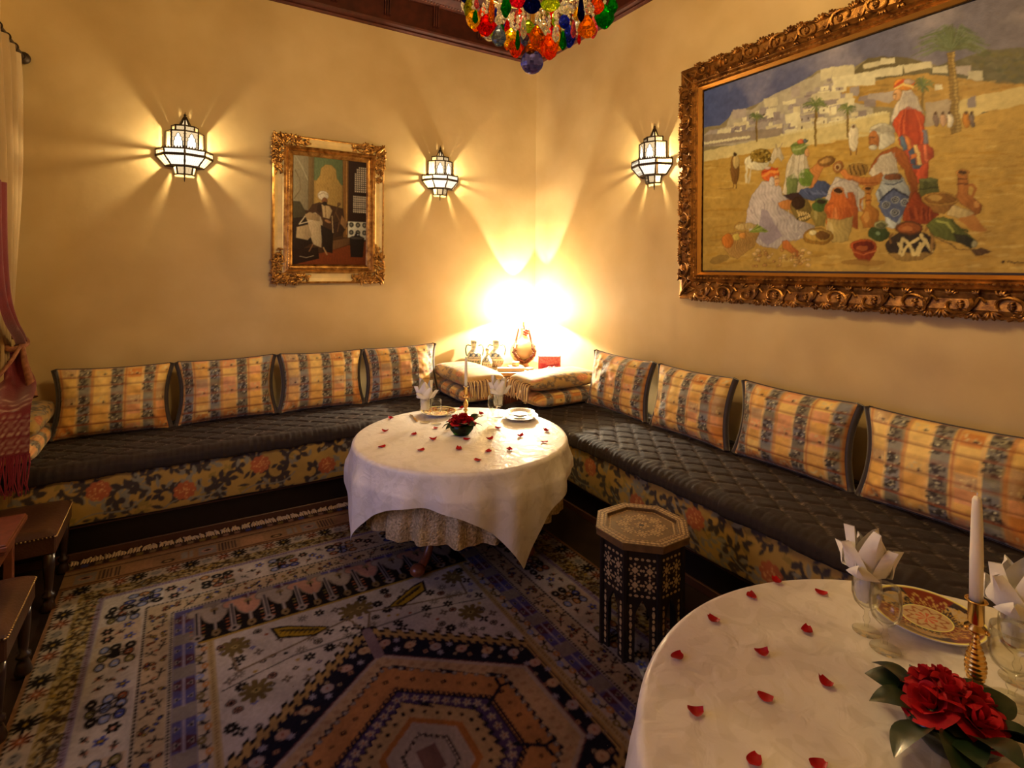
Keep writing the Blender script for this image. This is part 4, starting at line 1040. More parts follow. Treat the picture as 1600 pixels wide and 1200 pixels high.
# ------------------------------------------------------------------ paintings
def comp_paint(c): q = comp(c, .98); return (q[0], q[1], q[2] * .86)
m_canvas = pmat('oil_paint', (1, 1, 1), 0.42, attr=True, bump=0.12, bscale=120, spec=0.12)
_F, _R, _U = np.array(_fw), np.array(_rt), np.array(_up)
def on_right_wall(x, y, X):
    d = _F + _R * (x - 800) / FPX - _U * (y - 420.4) / FPX; s = X / d[0]; return (d * s)[1], EYE + (d * s)[2]
def on_back_wall(x, y, Y):
    d = _F + _R * (x - 800) / FPX - _U * (y - 420.4) / FPX; s = Y / d[1]; return (d * s)[0], EYE + (d * s)[2]
# big canvas: a = distance to the right of its left edge, b = height above its lower edge
BY1, BY0, BZ0, BZ1, BX = 2.352, 0.46, 1.602, 2.772, 2.898
def paint_market():
    Wd, Hd = BY1 - BY0, BZ1 - BZ0
    c = Cv(0, 0, Wd, Hd, .002, comp_paint((98, 92, 104)))
    def P(pts, o=(1040, 0), k=2.857):
        r = []
        for zx, zy in pts:
            y, z = on_right_wall(o[0] + zx / k, o[1] + zy / k, BX); r.append((BY1 - y, z - BZ0))
        return r
    A_ = lambda pts: P(pts, (1090, 120), 5.716)
    B_ = lambda pts: P(pts, (1090, 260), 6.4)
    C_ = lambda pts: P(pts, (1300, 120), 5.333)
    D_ = lambda pts: P(pts, (1300, 260), 5.333)
    cp = comp_paint
    def el(F, x, y, rx, ry, col, rot=0, a=1):
        t = np.linspace(0, 2 * PI, 22, endpoint=False); cr, sr = math.cos(rot), math.sin(rot)
        c.poly(F([(x + rx * math.cos(q) * cr - ry * math.sin(q) * sr, y + rx * math.cos(q) * sr + ry * math.sin(q) * cr) for q in t]), cp(col), a)
    pg = lambda F, pts, col, a=1: c.poly(F(pts), cp(col), a)
    ln = lambda F, pts, w, col, a=1: c.line(F(pts), w, cp(col), a)
    R = random.Random(12)
    # sky: blue at the left, mauve-grey to the right, brushed clouds
    xs_ = np.linspace(0, 1, c.nx)[None, :, None]; ys_ = np.linspace(0, 1, c.ny)[:, None, None]
    c.A[:] = np.array(cp((70, 76, 112))) * (1 - xs_) + np.array(cp((116, 98, 92))) * xs_
    cl = vnoise(c.ny, c.nx, 7, 5, 3); c.A += (np.clip(cl - .5, 0, 1) * .5)[..., None] * np.array((1, .9, .8))
    # hills
    pg(P, [(150, 570), (240, 560), (310, 505), (560, 400), (680, 315), (840, 300), (900, 262), (1000, 255), (1100, 262), (1240, 300), (1240, 620), (150, 700)], (132, 112, 78))
    pg(P, [(840, 320), (905, 258), (1020, 250), (1110, 262), (1190, 290), (1190, 340), (840, 360)], (98, 82, 52))
    pg(P, [(1180, 300), (1330, 260), (1440, 222), (1700, 205), (1700, 520), (1180, 520)], (96, 84, 58)); 
    for k in range(60): el(P, R.uniform(1340, 1700), R.uniform(235, 370), R.uniform(10, 30), R.uniform(6, 14), R.choice(((84, 76, 44), (112, 98, 70), (104, 88, 46), (78, 74, 50))), R.uniform(-.5, .5), .5)
    pg(P, [(560, 450), (700, 400), (860, 385), (1000, 345), (1150, 328), (1250, 342), (1500, 372), (1700, 380), (1700, 500), (1200, 500), (1000, 480), (780, 450)], (168, 124, 56))
    for k in range(60): el(P, R.uniform(780, 1600), R.uniform(360, 460), R.uniform(15, 40), R.uniform(3, 8), R.choice(((150, 104, 40), (184, 142, 74), (128, 96, 44))), -.15, .5)
    # town
    pg(P, [(270, 565), (295, 500), (390, 488), (445, 440), (560, 385), (640, 350), (735, 300), (840, 290), (842, 330), (700, 380), (780, 410), (782, 440), (930, 482), (930, 545), (640, 605), (400, 645), (160, 655), (170, 600)], (166, 146, 118))
    for k in range(150):
        t = R.random(); x = 180 + t * 720; top = 590 - 300 * t ** .9 if t < .75 else 330
        y = R.uniform(top, 600 - 40 * t); w, h = R.uniform(25, 75), R.uniform(16, 42)
        pg(P, [(x, y), (x + w, y - w * .16), (x + w, y - w * .16 + h), (x, y + h)], R.choice(((206, 184, 140), (196, 172, 128), (150, 130, 118), (158, 138, 122), (136, 116, 106), (214, 192, 148))))
        if R.random() < .4: pg(P, [(x + w * .4, y + h * .3), (x + w * .55, y + h * .28), (x + w * .55, y + h * .6), (x + w * .4, y + h * .62)], (92, 72, 58))
    for q in ([(690, 312), (740, 300), (740, 350), (690, 362)], [(740, 300), (840, 290), (842, 345), (745, 360)], [(745, 345), (935, 320), (935, 380), (750, 390)], [(850, 330), (1060, 290), (1060, 330), (935, 345)], [(880, 290), (1020, 258), (1022, 278), (885, 310)], [(960, 262), (1022, 256), (1022, 280), (962, 290)],
              [(1060, 290), (1185, 274), (1190, 300), (1070, 325)], [(1190, 300), (1255, 290), (1258, 330), (1192, 322)], [(1290, 300), (1362, 292), (1362, 340), (1300, 330)], [(1350, 318), (1418, 318), (1418, 360), (1350, 352)], [(905, 420), (1020, 405), (1020, 445), (1000, 460), (905, 440)], [(1200, 380), (1238, 376), (1238, 400), (1200, 404)],
              [(440, 440), (500, 432), (500, 470), (440, 480)], [(560, 390), (600, 380), (600, 430), (560, 440)], [(650, 420), (780, 405), (780, 440), (650, 460)], [(300, 490), (360, 482), (360, 520), (300, 530)]):
        pg(P, q, R.choice(((204, 182, 140), (190, 168, 128), (164, 142, 124))))
    pg(P, [(150, 605), (420, 580), (520, 570), (520, 605), (150, 660)], (140, 118, 96)); 
    for k in range(16): el(P, 175 + k * 13, 640 - k * 1.9, 8, 6, (206, 184, 138))
    pg(P, [(150, 680), (520, 602), (715, 552), (1000, 500), (1000, 605), (700, 645), (480, 672), (150, 735)], (196, 168, 108))
    for k in range(34): x = 520 + k * 14; el(P, x, 602 - (x - 520) * .214, 7, 7, (204, 180, 126))
    pg(P, [(1160, 478), (1700, 365), (1700, 455), (1420, 500), (1380, 522), (1160, 565)], (192, 160, 98)); pg(P, [(1160, 460), (1260, 440), (1300, 470), (1300, 560), (1160, 580)], (160, 134, 104)); pg(P, [(1350, 440), (1385, 425), (1385, 480), (1350, 480)], (132, 112, 104))
    # sand
    pg(P, [(150, 728), (480, 662), (700, 642), (1000, 592), (1180, 562), (1400, 512), (1700, 440), (1700, 1300), (150, 1300)], (176, 132, 58))
    for k in range(420):
        x, y = R.uniform(150, 1680), R.uniform(560, 1200)
        if y < 735 - (x - 150) * .19: continue
        el(P, x, y, R.uniform(20, 70), R.uniform(2, 7), R.choice(((190, 146, 70), (160, 112, 40), (186, 138, 56), (150, 104, 38), (198, 158, 84), (168, 118, 36))), R.uniform(-.18, .05), .5)
    c.form = .10
    # palms
    def palm(x, yt, yb, w, fr, col):
        ln(P, [(x + 3, yt), (x - 1, (yt + yb) / 2), (x, yb)], w, (112, 84, 38)); ln(P, [(x + 3 + w * 200, yt), (x + w * 200, yb)], w * .3, (150, 116, 56))
        for k in range(46):
            a = R.uniform(-PI, 0) if k < 34 else R.uniform(0, PI); l = fr * R.uniform(.6, 1.05) * (.55 if a > 0 else 1)
            tip = (x + l * math.cos(a), yt + l * math.sin(a) * .85 + l * .25); mid = (x + .55 * l * math.cos(a), yt + .62 * l * math.sin(a))
            ln(P, [(x, yt), mid, tip], .0035 + fr * 2e-5, R.choice(col), .8)
    g1 = ((104, 108, 52), (84, 92, 48), (122, 120, 64), (96, 98, 66))
    palm(405, 525, 632, .010, 40, g1); palm(670, 470, 650, .013, 58, g1); palm(812, 488, 610, .011, 45, g1); palm(1148, 380, 580, .013, 58, g1)
    pg(P, [(1255, 235), (1288, 230), (1306, 420), (1318, 590), (1275, 602), (1272, 420)], (132, 98, 44)); pg(P, [(1278, 235), (1290, 232), (1318, 590), (1300, 595)], (168, 130, 66))
    for k in range(22): ln(P, [(1258 + k * .7, 245 + k * 16), (1290 + k * 1.1, 241 + k * 16)], .004, (96, 66, 30), .7)
    for k in range(150):
        a = R.uniform(-PI * 1.05, .05); l = R.uniform(70, 190); tip = (1275 + l * math.cos(a), 215 + l * .75 * math.sin(a) + l * .22); mid = (1275 + .5 * l * math.cos(a), 215 + .62 * l * math.sin(a))
        ln(P, [(1275, 225), mid, tip], .0045, R.choice(((92, 96, 62), (78, 84, 52), (106, 106, 74), (88, 86, 46))), .7)
    # distant people and the donkey
    el(A_, 335, 830, 42, 130, (120, 78, 34)); el(A_, 345, 760, 30, 60, (186, 150, 88)); el(A_, 336, 692, 13, 17, (70, 48, 26)); ln(A_, [(320, 950), (318, 990)], .006, (90, 56, 24)); ln(A_, [(345, 950), (345, 990)], .006, (90, 56, 24)); el(A_, 260, 998, 80, 8, (130, 92, 44), 0, .6)
    el(A_, 530, 760, 110, 75, (206, 184, 142)); ln(A_, [(440, 760), (435, 940)], .016, (202, 178, 134)); ln(A_, [(480, 800), (455, 945)], .012, (190, 164, 122)); ln(A_, [(610, 800), (600, 870)], .012, (202, 178, 134))
    pg(A_, [(630, 740), (690, 640), (735, 630), (770, 730), (745, 755), (715, 715), (660, 780)], (184, 160, 124)); ln(A_, [(712, 650), (702, 600)], .007, (150, 124, 92)); ln(A_, [(732, 640), (752, 598)], .007, (150, 124, 92))
    el(A_, 565, 705, 95, 62, (134, 100, 34)); 
    for k in range(40): el(A_, 565 + R.uniform(-85, 85), 705 + R.uniform(-55, 55), 14, 8, R.choice(((160, 124, 48), (104, 74, 22), (184, 148, 70))), R.uniform(0, 3))
    el(C_, 178, 510, 42, 110, (212, 188, 150)); el(C_, 180, 410, 17, 22, (206, 180, 140)); el(C_, 180, 412, 9, 13, (110, 70, 38)); ln(C_, [(152, 600), (152, 650)], .006, (120, 78, 40)); ln(C_, [(205, 600), (200, 645)], .006, (120, 78, 40))
    for x, w, h, q in ((870, 24, 55, (120, 92, 78)), (930, 28, 55, (178, 132, 96)), (985, 20, 70, (206, 182, 150)), (1118, 32, 70, (178, 108, 34)), (1168, 22, 62, (104, 82, 70))): el(C_, x, 360, w, h, q); el(C_, x, 300, 9, 11, (96, 62, 40))
    # standing woman in red
    pg(C_, [(560, 290), (640, 250), (720, 265), (765, 330), (770, 440), (800, 560), (805, 830), (690, 850), (650, 700), (560, 500), (500, 400)], (176, 62, 26)); 
    for k in range(16): x = 560 + k * 13; ln(C_, [(650 + (k - 8) * 6, 270), (x, 420), (x + 8, 560)], .006, R.choice(((142, 40, 18), (196, 84, 40), (160, 52, 22))), .8)
    pg(C_, [(700, 720), (800, 700), (800, 840), (700, 900)], (184, 70, 36)); pg(C_, [(750, 440), (785, 450), (805, 550), (770, 560)], (110, 100, 106))
    pg(C_, [(580, 120), (660, 110), (710, 180), (760, 300), (640, 250), (560, 290), (500, 390), (495, 330), (540, 220), (570, 190)], (196, 172, 144)); 
    for k in range(10): ln(C_, [(600 + k * 8, 130), (560 + k * 18, 270)], .004, (150, 128, 116), .7)
    el(C_, 598, 65, 84, 48, (204, 122, 42)); ln(C_, [(520, 80), (600, 30), (670, 50)], .014, (184, 70, 30)); ln(C_, [(520, 95), (600, 60), (680, 85)], .010, (220, 176, 96)); el(C_, 640, 38, 40, 22, (176, 142, 116)); el(C_, 545, 150, 32, 48, (206, 146, 90)); el(C_, 522, 160, 12, 26, (216, 160, 104)); ln(C_, [(518, 150), (534, 148)], .004, (70, 40, 22)); ln(C_, [(522, 185), (536, 184)], .003, (150, 70, 40))
    pg(C_, [(550, 520), (600, 480), (660, 520), (690, 560), (800, 560), (850, 600), (850, 660), (790, 720), (710, 760), (650, 720), (600, 600)], (164, 62, 34))
    for q, col in (([(560, 510), (590, 490), (640, 600), (600, 610)], (80, 92, 104)), ([(600, 490), (640, 510), (670, 590), (640, 610)], (196, 110, 48)), ([(640, 620), (680, 590), (700, 740), (660, 720)], (62, 70, 88)), ([(680, 570), (715, 562), (745, 740), (715, 755)], (206, 160, 92)), ([(760, 562), (785, 560), (810, 700), (780, 725)], (196, 96, 58)), ([(655, 650), (700, 640), (705, 670), (660, 690)], (190, 100, 46)), ([(670, 740), (740, 745), (720, 770), (680, 765)], (70, 74, 84))): pg(C_, q, col)
    # man with grey turban and brown shawl
    pg(C_, [(310, 800), (350, 700), (420, 620), (540, 580), (610, 620), (640, 700), (700, 830), (720, 960), (850, 1100), (620, 1110), (660, 950), (600, 780), (500, 640), (420, 700), (330, 790)], (142, 72, 26))
    pg(C_, [(310, 810), (400, 660), (490, 625), (540, 700), (550, 800), (430, 830), (400, 800), (340, 830)], (190, 166, 134)); 
    for k in range(12): ln(C_, [(380 + k * 13, 680 - k * 4), (360 + k * 14, 790)], .004, (150, 126, 104), .7)
    el(C_, 420, 450, 105, 60, (184, 166, 136)); pg(C_, [(400, 470), (510, 450), (520, 540), (430, 600), (390, 600)], (186, 168, 140)); el(C_, 352, 525, 42, 78, (166, 98, 46)); pg(C_, [(320, 500), (306, 550), (322, 560)], (178, 108, 52)); el(C_, 345, 590, 34, 20, (196, 176, 144)); ln(C_, [(325, 505), (360, 500)], .006, (90, 60, 36)); ln(C_, [(322, 570), (345, 568)], .004, (96, 44, 24))
    for k in range(9): ln(C_, [(330, 455 - k * 3), (420, 400 + k * 8), (515, 440 + k * 8)], .003, (140, 122, 100), .7)
    pg(C_, [(60, 790), (110, 770), (150, 810), (240, 840), (340, 830), (400, 800), (430, 830), (400, 890), (340, 910), (200, 890), (110, 850)], (176, 104, 46)); ln(C_, [(130, 850), (240, 885), (380, 880)], .007, (128, 66, 26), .8)
    el(C_, 215, 775, 90, 52, (146, 104, 44), -.1); 
    for k in range(4): ln(C_, [(150 + k * 34, 740), (165 + k * 36, 815)], .006, (74, 48, 22))
    el(C_, 52, 752, 42, 50, (150, 92, 42), .3); el(C_, 50, 752, 24, 30, (196, 150, 90), .3); el(C_, 48, 755, 12, 16, (110, 64, 30), .3)
    pg(C_, [(0, 900), (40, 840), (110, 850), (220, 910), (270, 960), (250, 1120), (0, 1120)], (186, 166, 142)); pg(B_, [(1270, 320), (1380, 110), (1600, 160), (1600, 420), (1450, 420)], (182, 160, 138)); ln(B_, [(1330, 200), (1450, 130), (1600, 200)], .006, (140, 120, 110), .7)
    # second woman, green and white
    pg(A_, [(770, 960), (800, 780), (850, 690), (960, 690), (990, 790), (1030, 880), (1000, 980), (900, 1060), (800, 1080), (760, 1030)], (186, 162, 128)); pg(A_, [(790, 900), (860, 860), (900, 930), (880, 1060), (800, 1050)], (112, 116, 60)); el(A_, 970, 900, 72, 80, (112, 128, 50)); 
    for k in range(14): ln(A_, [(850 + k * 8, 700), (800 + k * 12, 900)], .004, R.choice(((214, 192, 158), (146, 126, 96))), .7)
    for k in range(8): ln(A_, [(920 + k * 12, 860), (940 + k * 11, 960)], .005, (78, 92, 30), .8)
    el(A_, 905, 640, 72, 60, (116, 122, 56)); ln(A_, [(840, 620), (910, 600), (980, 570)], .012, (92, 100, 46)); ln(A_, [(850, 650), (920, 640), (985, 610)], .010, (150, 150, 92)); el(A_, 920, 575, 30, 22, (196, 98, 56)); el(A_, 958, 572, 18, 20, (90, 92, 92)); el(A_, 975, 680, 18, 40, (196, 136, 82))
    pg(A_, [(1000, 830), (1060, 780), (1080, 740), (1120, 730), (1180, 760), (1180, 800), (1120, 810), (1090, 880), (1050, 980), (1010, 990), (1040, 890), (1020, 860)], (176, 108, 52)); el(A_, 1150, 755, 78, 42, (120, 78, 34), -.25); el(A_, 1140, 752, 52, 22, (172, 124, 62), -.25)
    pg(A_, [(890, 1050), (930, 1000), (1030, 990), (1080, 920), (1140, 930), (1190, 970), (1150, 1060), (1030, 1110), (900, 1080)], (70, 74, 96)); pg(A_, [(770, 1060), (900, 1030), (960, 1090), (900, 1130), (780, 1110)], (62, 40, 34)); 
    for k in range(12): ln(A_, [(960 + k * 16, 1010 + (k % 3) * 12), (990 + k * 16, 1050)], .005, R.choice(((96, 98, 120), (48, 50, 70))), .8)
    # seated woman at the left
    pg(B_, [(650, 150), (760, 140), (830, 210), (860, 300), (920, 330), (900, 370), (820, 400), (900, 460), (1060, 550), (1170, 600), (1150, 660), (1050, 720), (850, 760), (790, 830), (660, 800), (590, 760), (480, 580), (500, 420), (540, 290)], (176, 154, 138))
    for k in range(60):
        x, y = R.uniform(510, 1080), R.uniform(200, 780)
        if y > 420 or x < 830: ln(B_, [(x, y), (x + R.uniform(-30, 40), y + R.uniform(20, 80))], .004, R.choice(((206, 184, 164), (136, 114, 108), (120, 98, 98))), .6)
    pg(B_, [(640, 420), (700, 440), (760, 560), (850, 690), (700, 800), (600, 700)], (140, 118, 122), .7)
    el(B_, 728, 80, 92, 72, (196, 88, 36)); ln(B_, [(650, 100), (720, 60), (800, 50)], .014, (216, 130, 56)); ln(B_, [(650, 60), (720, 30), (800, 20)], .010, (176, 60, 28)); el(B_, 700, 15, 30, 14, (204, 170, 140)); el(B_, 786, 140, 34, 58, (206, 146, 88)); ln(B_, [(780, 122), (805, 120)], .004, (80, 46, 24)); ln(B_, [(785, 172), (806, 170)], .004, (160, 60, 36)); el(B_, 740, 150, 30, 50, (190, 168, 148))
    pg(B_, [(800, 370), (900, 330), (960, 340), (990, 430), (970, 500), (940, 440), (830, 420)], (184, 114, 54)); pg(B_, [(850, 750), (900, 740), (1040, 890), (980, 905), (850, 810)], (168, 92, 40))
    el(B_, 1040, 430, 100, 130, (120, 94, 42), -.5); el(B_, 1010, 365, 66, 62, (58, 36, 20), -.4)
    for k in range(5): ln(B_, [(1000 + k * 26, 440 + k * 8), (1030 + k * 24, 540 - k * 10)], .009, (204, 164, 96)); ln(B_, [(1000 + k * 30, 530 - k * 14), (1050 + k * 20, 470)], .006, (46, 30, 18))
    # basket
    pg(B_, [(235, 720), (290, 680), (400, 650), (620, 660), (560, 810), (400, 920), (330, 900), (260, 820)], (164, 118, 58)); el(B_, 300, 745, 58, 70, (190, 106, 36)); el(B_, 385, 705, 40, 34, (196, 162, 72)); el(B_, 450, 690, 36, 30, (196, 128, 54)); el(B_, 480, 600, 110, 34, (186, 150, 88), -.1)
    for k in range(16): ln(B_, [(520, 660), (600 + k * 7, 580 + k * 5)], .005, R.choice(((124, 130, 48), (150, 150, 70), (96, 104, 34))))
    for k in range(10): ln(B_, [(360 + k * 22, 740 - k * 4), (340 + k * 20, 870 - k * 10)], .004, (120, 80, 36), .7)
    t = np.linspace(PI, 2 * PI, 12); ln(B_, [(420 + 58 * math.cos(q), 640 + 80 * math.sin(q)) for q in t], .005, (150, 104, 48)); el(B_, 220, 930, 100, 40, (110, 80, 40), -.3, .6)
    for k in range(46): el(B_, R.uniform(560, 900) if k < 26 else R.uniform(930, 1120), R.uniform(830, 1000), R.uniform(12, 28), R.uniform(9, 18), R.choice(((206, 160, 96), (190, 140, 72), (176, 122, 60))))
    # pots in the middle
    def vase(F, pts, col, hl=None, sh=None):
        pg(F, pts, col); xs = [p[0] for p in pts]; ys = [p[1] for p in pts]; cx, cy, w, h = (min(xs) + max(xs)) / 2, (min(ys) + max(ys)) / 2, max(xs) - min(xs), max(ys) - min(ys)
        if hl: el(F, cx - w * .18, cy + h * .05, w * .10, h * .22, hl, 0, .55)
        if sh: el(F, cx + w * .26, cy + h * .10, w * .14, h * .28, sh, 0, .5)
    vase(B_, [(1180, 330), (1290, 330), (1290, 400), (1270, 600), (1180, 600), (1130, 480)], (134, 110, 50), (176, 150, 84)); el(B_, 1220, 400, 72, 50, (72, 88, 36)); el(B_, 1232, 345, 62, 30, (92, 98, 52)); el(B_, 1232, 350, 46, 20, (56, 44, 26))
    vase(B_, [(1500, 260), (1560, 250), (1600, 420), (1600, 640), (1530, 600), (1510, 400)], (150, 74, 32))
    vase(B_, [(1350, 240), (1465, 240), (1490, 320), (1560, 430), (1550, 560), (1500, 750), (1340, 760), (1285, 560), (1290, 420)], (184, 92, 36), (214, 132, 70), (134, 58, 24)); pg(B_, [(1290, 520), (1420, 535), (1555, 500), (1548, 570), (1500, 750), (1340, 760)], (164, 132, 70)); el(B_, 1320, 640, 36, 90, (196, 166, 106), 0, .6); el(B_, 1410, 245, 62, 34, (196, 120, 64)); el(B_, 1408, 245, 44, 22, (60, 36, 20)); ln(B_, [(1350, 370), (1290, 380), (1275, 440), (1310, 500)], .014, (164, 82, 34)); ln(B_, [(1490, 330), (1545, 380), (1555, 450)], .013, (150, 70, 30))
    for k in range(7): ln(B_, [(1330 + k * 32, 420), (1325 + k * 33, 510)], .004, (140, 62, 26), .7)
    el(B_, 1205, 700, 152, 82, (142, 96, 34)); el(B_, 1205, 690, 128, 62, (176, 132, 56)); el(B_, 1250, 690, 70, 42, (104, 66, 26)); el(B_, 1150, 665, 36, 24, (214, 186, 126))
    pg(D_, [(280, 190), (330, 190), (320, 320), (395, 380), (390, 460), (340, 510), (260, 515), (235, 430), (280, 330)], (160, 98, 36)); el(D_, 300, 180, 40, 20, (176, 110, 46)); el(D_, 300, 182, 22, 10, (70, 40, 20)); ln(D_, [(285, 260), (240, 280), (235, 350), (270, 380)], .009, (150, 90, 34)); el(D_, 285, 420, 30, 50, (196, 140, 66), 0, .6); ln(D_, [(285, 225), (325, 225)], .006, (104, 56, 24)); ln(D_, [(285, 285), (325, 285)], .006, (104, 56, 24))
    # the tall blue-grey jar
    pg(D_, [(420, 120), (590, 90), (655, 220), (620, 330), (560, 500), (480, 510), (400, 330), (360, 230)], (152, 146, 136)); pg(D_, [(400, 280), (520, 180), (630, 260), (600, 380), (540, 470), (440, 420), (390, 330)], (82, 84, 104)); el(D_, 502, 95, 86, 36, (140, 136, 124)); el(D_, 505, 88, 70, 26, (110, 62, 34)); ln(D_, [(400, 280), (520, 180), (640, 260)], .008, (44, 44, 56)); ln(D_, [(440, 140), (520, 150), (585, 120)], .006, (60, 62, 72))
    for x, y in ((528, 278), (450, 320), (525, 385), (608, 305)):
        el(D_, x, y, 34, 30, (206, 196, 178)); el(D_, x, y, 27, 24, (62, 60, 74)); el(D_, x, y, 14, 12, (196, 186, 168)); el(D_, x, y, 7, 6, (60, 56, 66))
    pg(D_, [(440, 420), (540, 470), (560, 500), (500, 515), (450, 500)], (184, 176, 158))
    for k in range(12): ln(D_, [(385 + k * 3, 200 + k * 8), (400 + k * 4, 190 + k * 7)], .004, (58, 60, 70), .7)
    pg(D_, [(640, 300), (700, 200), (760, 300), (850, 360), (890, 400), (820, 470), (690, 490), (590, 450), (600, 380)], (134, 54, 20)); 
    for k in range(16): ln(D_, [(630 + k * 14, 330 + (k % 4) * 20), (650 + k * 13, 440)], .005, R.choice(((164, 76, 34), (96, 34, 14))), .7)
    pg(D_, [(720, 120), (885, 110), (885, 230), (740, 260)], (88, 84, 38)); el(D_, 805, 115, 82, 18, (104, 100, 52)); ln(D_, [(725, 190), (885, 175)], .007, (54, 50, 24)); el(D_, 780, 150, 22, 36, (60, 58, 26), 0, .6)
    pg(D_, [(1000, 320), (1180, 380), (1200, 420), (1050, 430), (960, 400)], (178, 146, 92)); pg(D_, [(1040, 440), (1180, 400), (1300, 540), (1180, 540)], (160, 96, 42), .8)
    pg(D_, [(750, 290), (800, 330), (860, 385), (940, 390), (1010, 330), (1060, 275)], (134, 88, 36)); el(D_, 905, 272, 156, 56, (164, 114, 46)); el(D_, 905, 272, 128, 42, (128, 82, 30)); el(D_, 860, 262, 60, 26, (190, 144, 70), 0, .7)
    pg(D_, [(1050, 60), (1130, 60), (1130, 240), (1200, 270), (1250, 330), (1240, 390), (1190, 410), (1150, 360), (1060, 300), (1040, 260)], (150, 88, 36)); el(D_, 1090, 50, 52, 22, (176, 112, 48)); el(D_, 1090, 52, 30, 12, (70, 40, 18)); ln(D_, [(1125, 200), (1130, 160), (1175, 155), (1190, 200), (1170, 260)], .011, (150, 88, 36)); el(D_, 1200, 320, 22, 30, (196, 134, 66), 0, .7); ln(D_, [(1050, 105), (1130, 105)], .006, (96, 52, 22)); ln(D_, [(1050, 150), (1130, 150)], .006, (96, 52, 22))
    # green pot, red bowl, black pot with cream zigzags, green skin bag
    el(D_, 390, 560, 85, 62, (58, 66, 28)); el(D_, 410, 485, 56, 32, (150, 138, 86)); el(D_, 410, 490, 40, 22, (92, 84, 48)); el(D_, 380, 560, 22, 18, (140, 150, 100), 0, .6)
    pg(D_, [(150, 660), (375, 660), (350, 740), (310, 785), (220, 785), (185, 740)], (142, 56, 20)); el(D_, 262, 660, 114, 54, (158, 68, 26)); el(D_, 262, 665, 92, 40, (104, 36, 14)); el(D_, 250, 680, 50, 20, (176, 92, 40), 0, .6); ln(D_, [(165, 705), (260, 735), (362, 700)], .005, (184, 100, 46))
    el(D_, 260, 800, 190, 26, (134, 88, 34), 0, .6); el(D_, 655, 660, 205, 120, (52, 38, 24)); pg(D_, [(470, 720), (840, 720), (760, 775), (650, 790), (540, 775)], (142, 104, 48))
    for q in ([(560, 720), (590, 600), (650, 650), (680, 735)], [(580, 735), (640, 650), (720, 600)], [(720, 735), (770, 620), (740, 570)], [(770, 610), (830, 700)], [(700, 730), (730, 640)], [(555, 640), (580, 690)]): ln(D_, q, .013, (204, 170, 104))
    el(D_, 640, 515, 116, 58, (96, 56, 26)); el(D_, 640, 515, 98, 46, (142, 74, 30)); el(D_, 625, 520, 50, 22, (176, 104, 50), 0, .7); ln(D_, [(775, 540), (800, 510), (830, 520), (830, 570)], .010, (142, 96, 44)); ln(D_, [(500, 560), (475, 590), (490, 640)], .009, (120, 80, 36)); pg(D_, [(820, 560), (850, 600), (850, 680), (820, 720)], (150, 106, 50))
    pg(D_, [(790, 490), (850, 430), (930, 415), (1000, 440), (1060, 510), (1200, 610), (1205, 650), (1150, 680), (1040, 630), (900, 600), (850, 590)], (86, 84, 32)); ln(D_, [(880, 450), (960, 470), (1010, 540)], .010, (146, 138, 62)); ln(D_, [(980, 440), (1060, 510), (1130, 540)], .008, (70, 68, 26)); pg(D_, [(1010, 560), (1100, 570), (1200, 620), (1160, 680), (1040, 630)], (50, 44, 24)); el(D_, 1185, 645, 22, 30, (146, 132, 92), .3); pg(D_, [(1160, 690), (1250, 680), (1325, 710), (1260, 740), (1200, 740)], (86, 58, 30)); ln(D_, [(860, 600), (1000, 650), (1060, 690), (1160, 690)], .004, (80, 52, 26))
    c.form = 0.0
    # signature
    ln(D_, [(1420, 800), (1430, 790), (1440, 800), (1428, 805), (1440, 792)], .004, (52, 30, 14)); ln(D_, [(1465, 800), (1480, 794), (1495, 802), (1510, 796), (1530, 803), (1550, 798), (1570, 803), (1600, 802), (1640, 800)], .0038, (58, 34, 16))
    c.mul(vnoise(c.ny, c.nx, 90, 3, 15), .78, 1.18); c.mul(vnoise(c.ny, c.nx, 14, 3, 25), .86, 1.12)
    return c
def frame_obj(name, parent, m, mat, lab=None):
    o = m.build(name, mat, parent)
    if lab: o['label'] = lab
    return o
# local frame coordinates: (a, b, n): a to the right as seen, b up, n out of the wall
def to_right(a, b, n): return np.array([-n, -a, b])
def to_back(a, b, n): return np.array([a, -n, b])
def profile_rail(map3, p0, p1, inn, prof):
    """mitred rail from p0 to p1 (a,b); inn = unit vector towards the opening; prof = [(width from outer edge, height)]"""
    p0, p1, inn = map(lambda q: np.array(q, float), (p0, p1, inn)); d = (p1 - p0) / np.linalg.norm(p1 - p0); V = []
    for p, s in ((p0, 1), (p1, -1)):
        for w, h in prof:
            q = p + inn * w + d * s * w; V.append(map3(q[0], q[1], h))
    n = len(prof); return MB().add(V, [[k, k + 1, n + k + 1, n + k] for k in range(n - 1)])
def leafball(m, map3, a, b, n, la, lb, ln_, rot, seg=6, rings=4):
    t = np.linspace(0, PI, rings + 1); ang = 2 * PI * np.arange(seg) / seg; V = []
    ca, sa = math.cos(rot), math.sin(rot)
    for q in ang:
        for s in t:
            u, v, w = la * math.cos(s), lb * math.sin(s) * math.cos(q), ln_ * math.sin(s) * math.sin(q)
            V.append(map3(a + u * ca - v * sa, b + u * sa + v * ca, n + w))
    m.add(V, gridF(seg, rings + 1, wu=True))
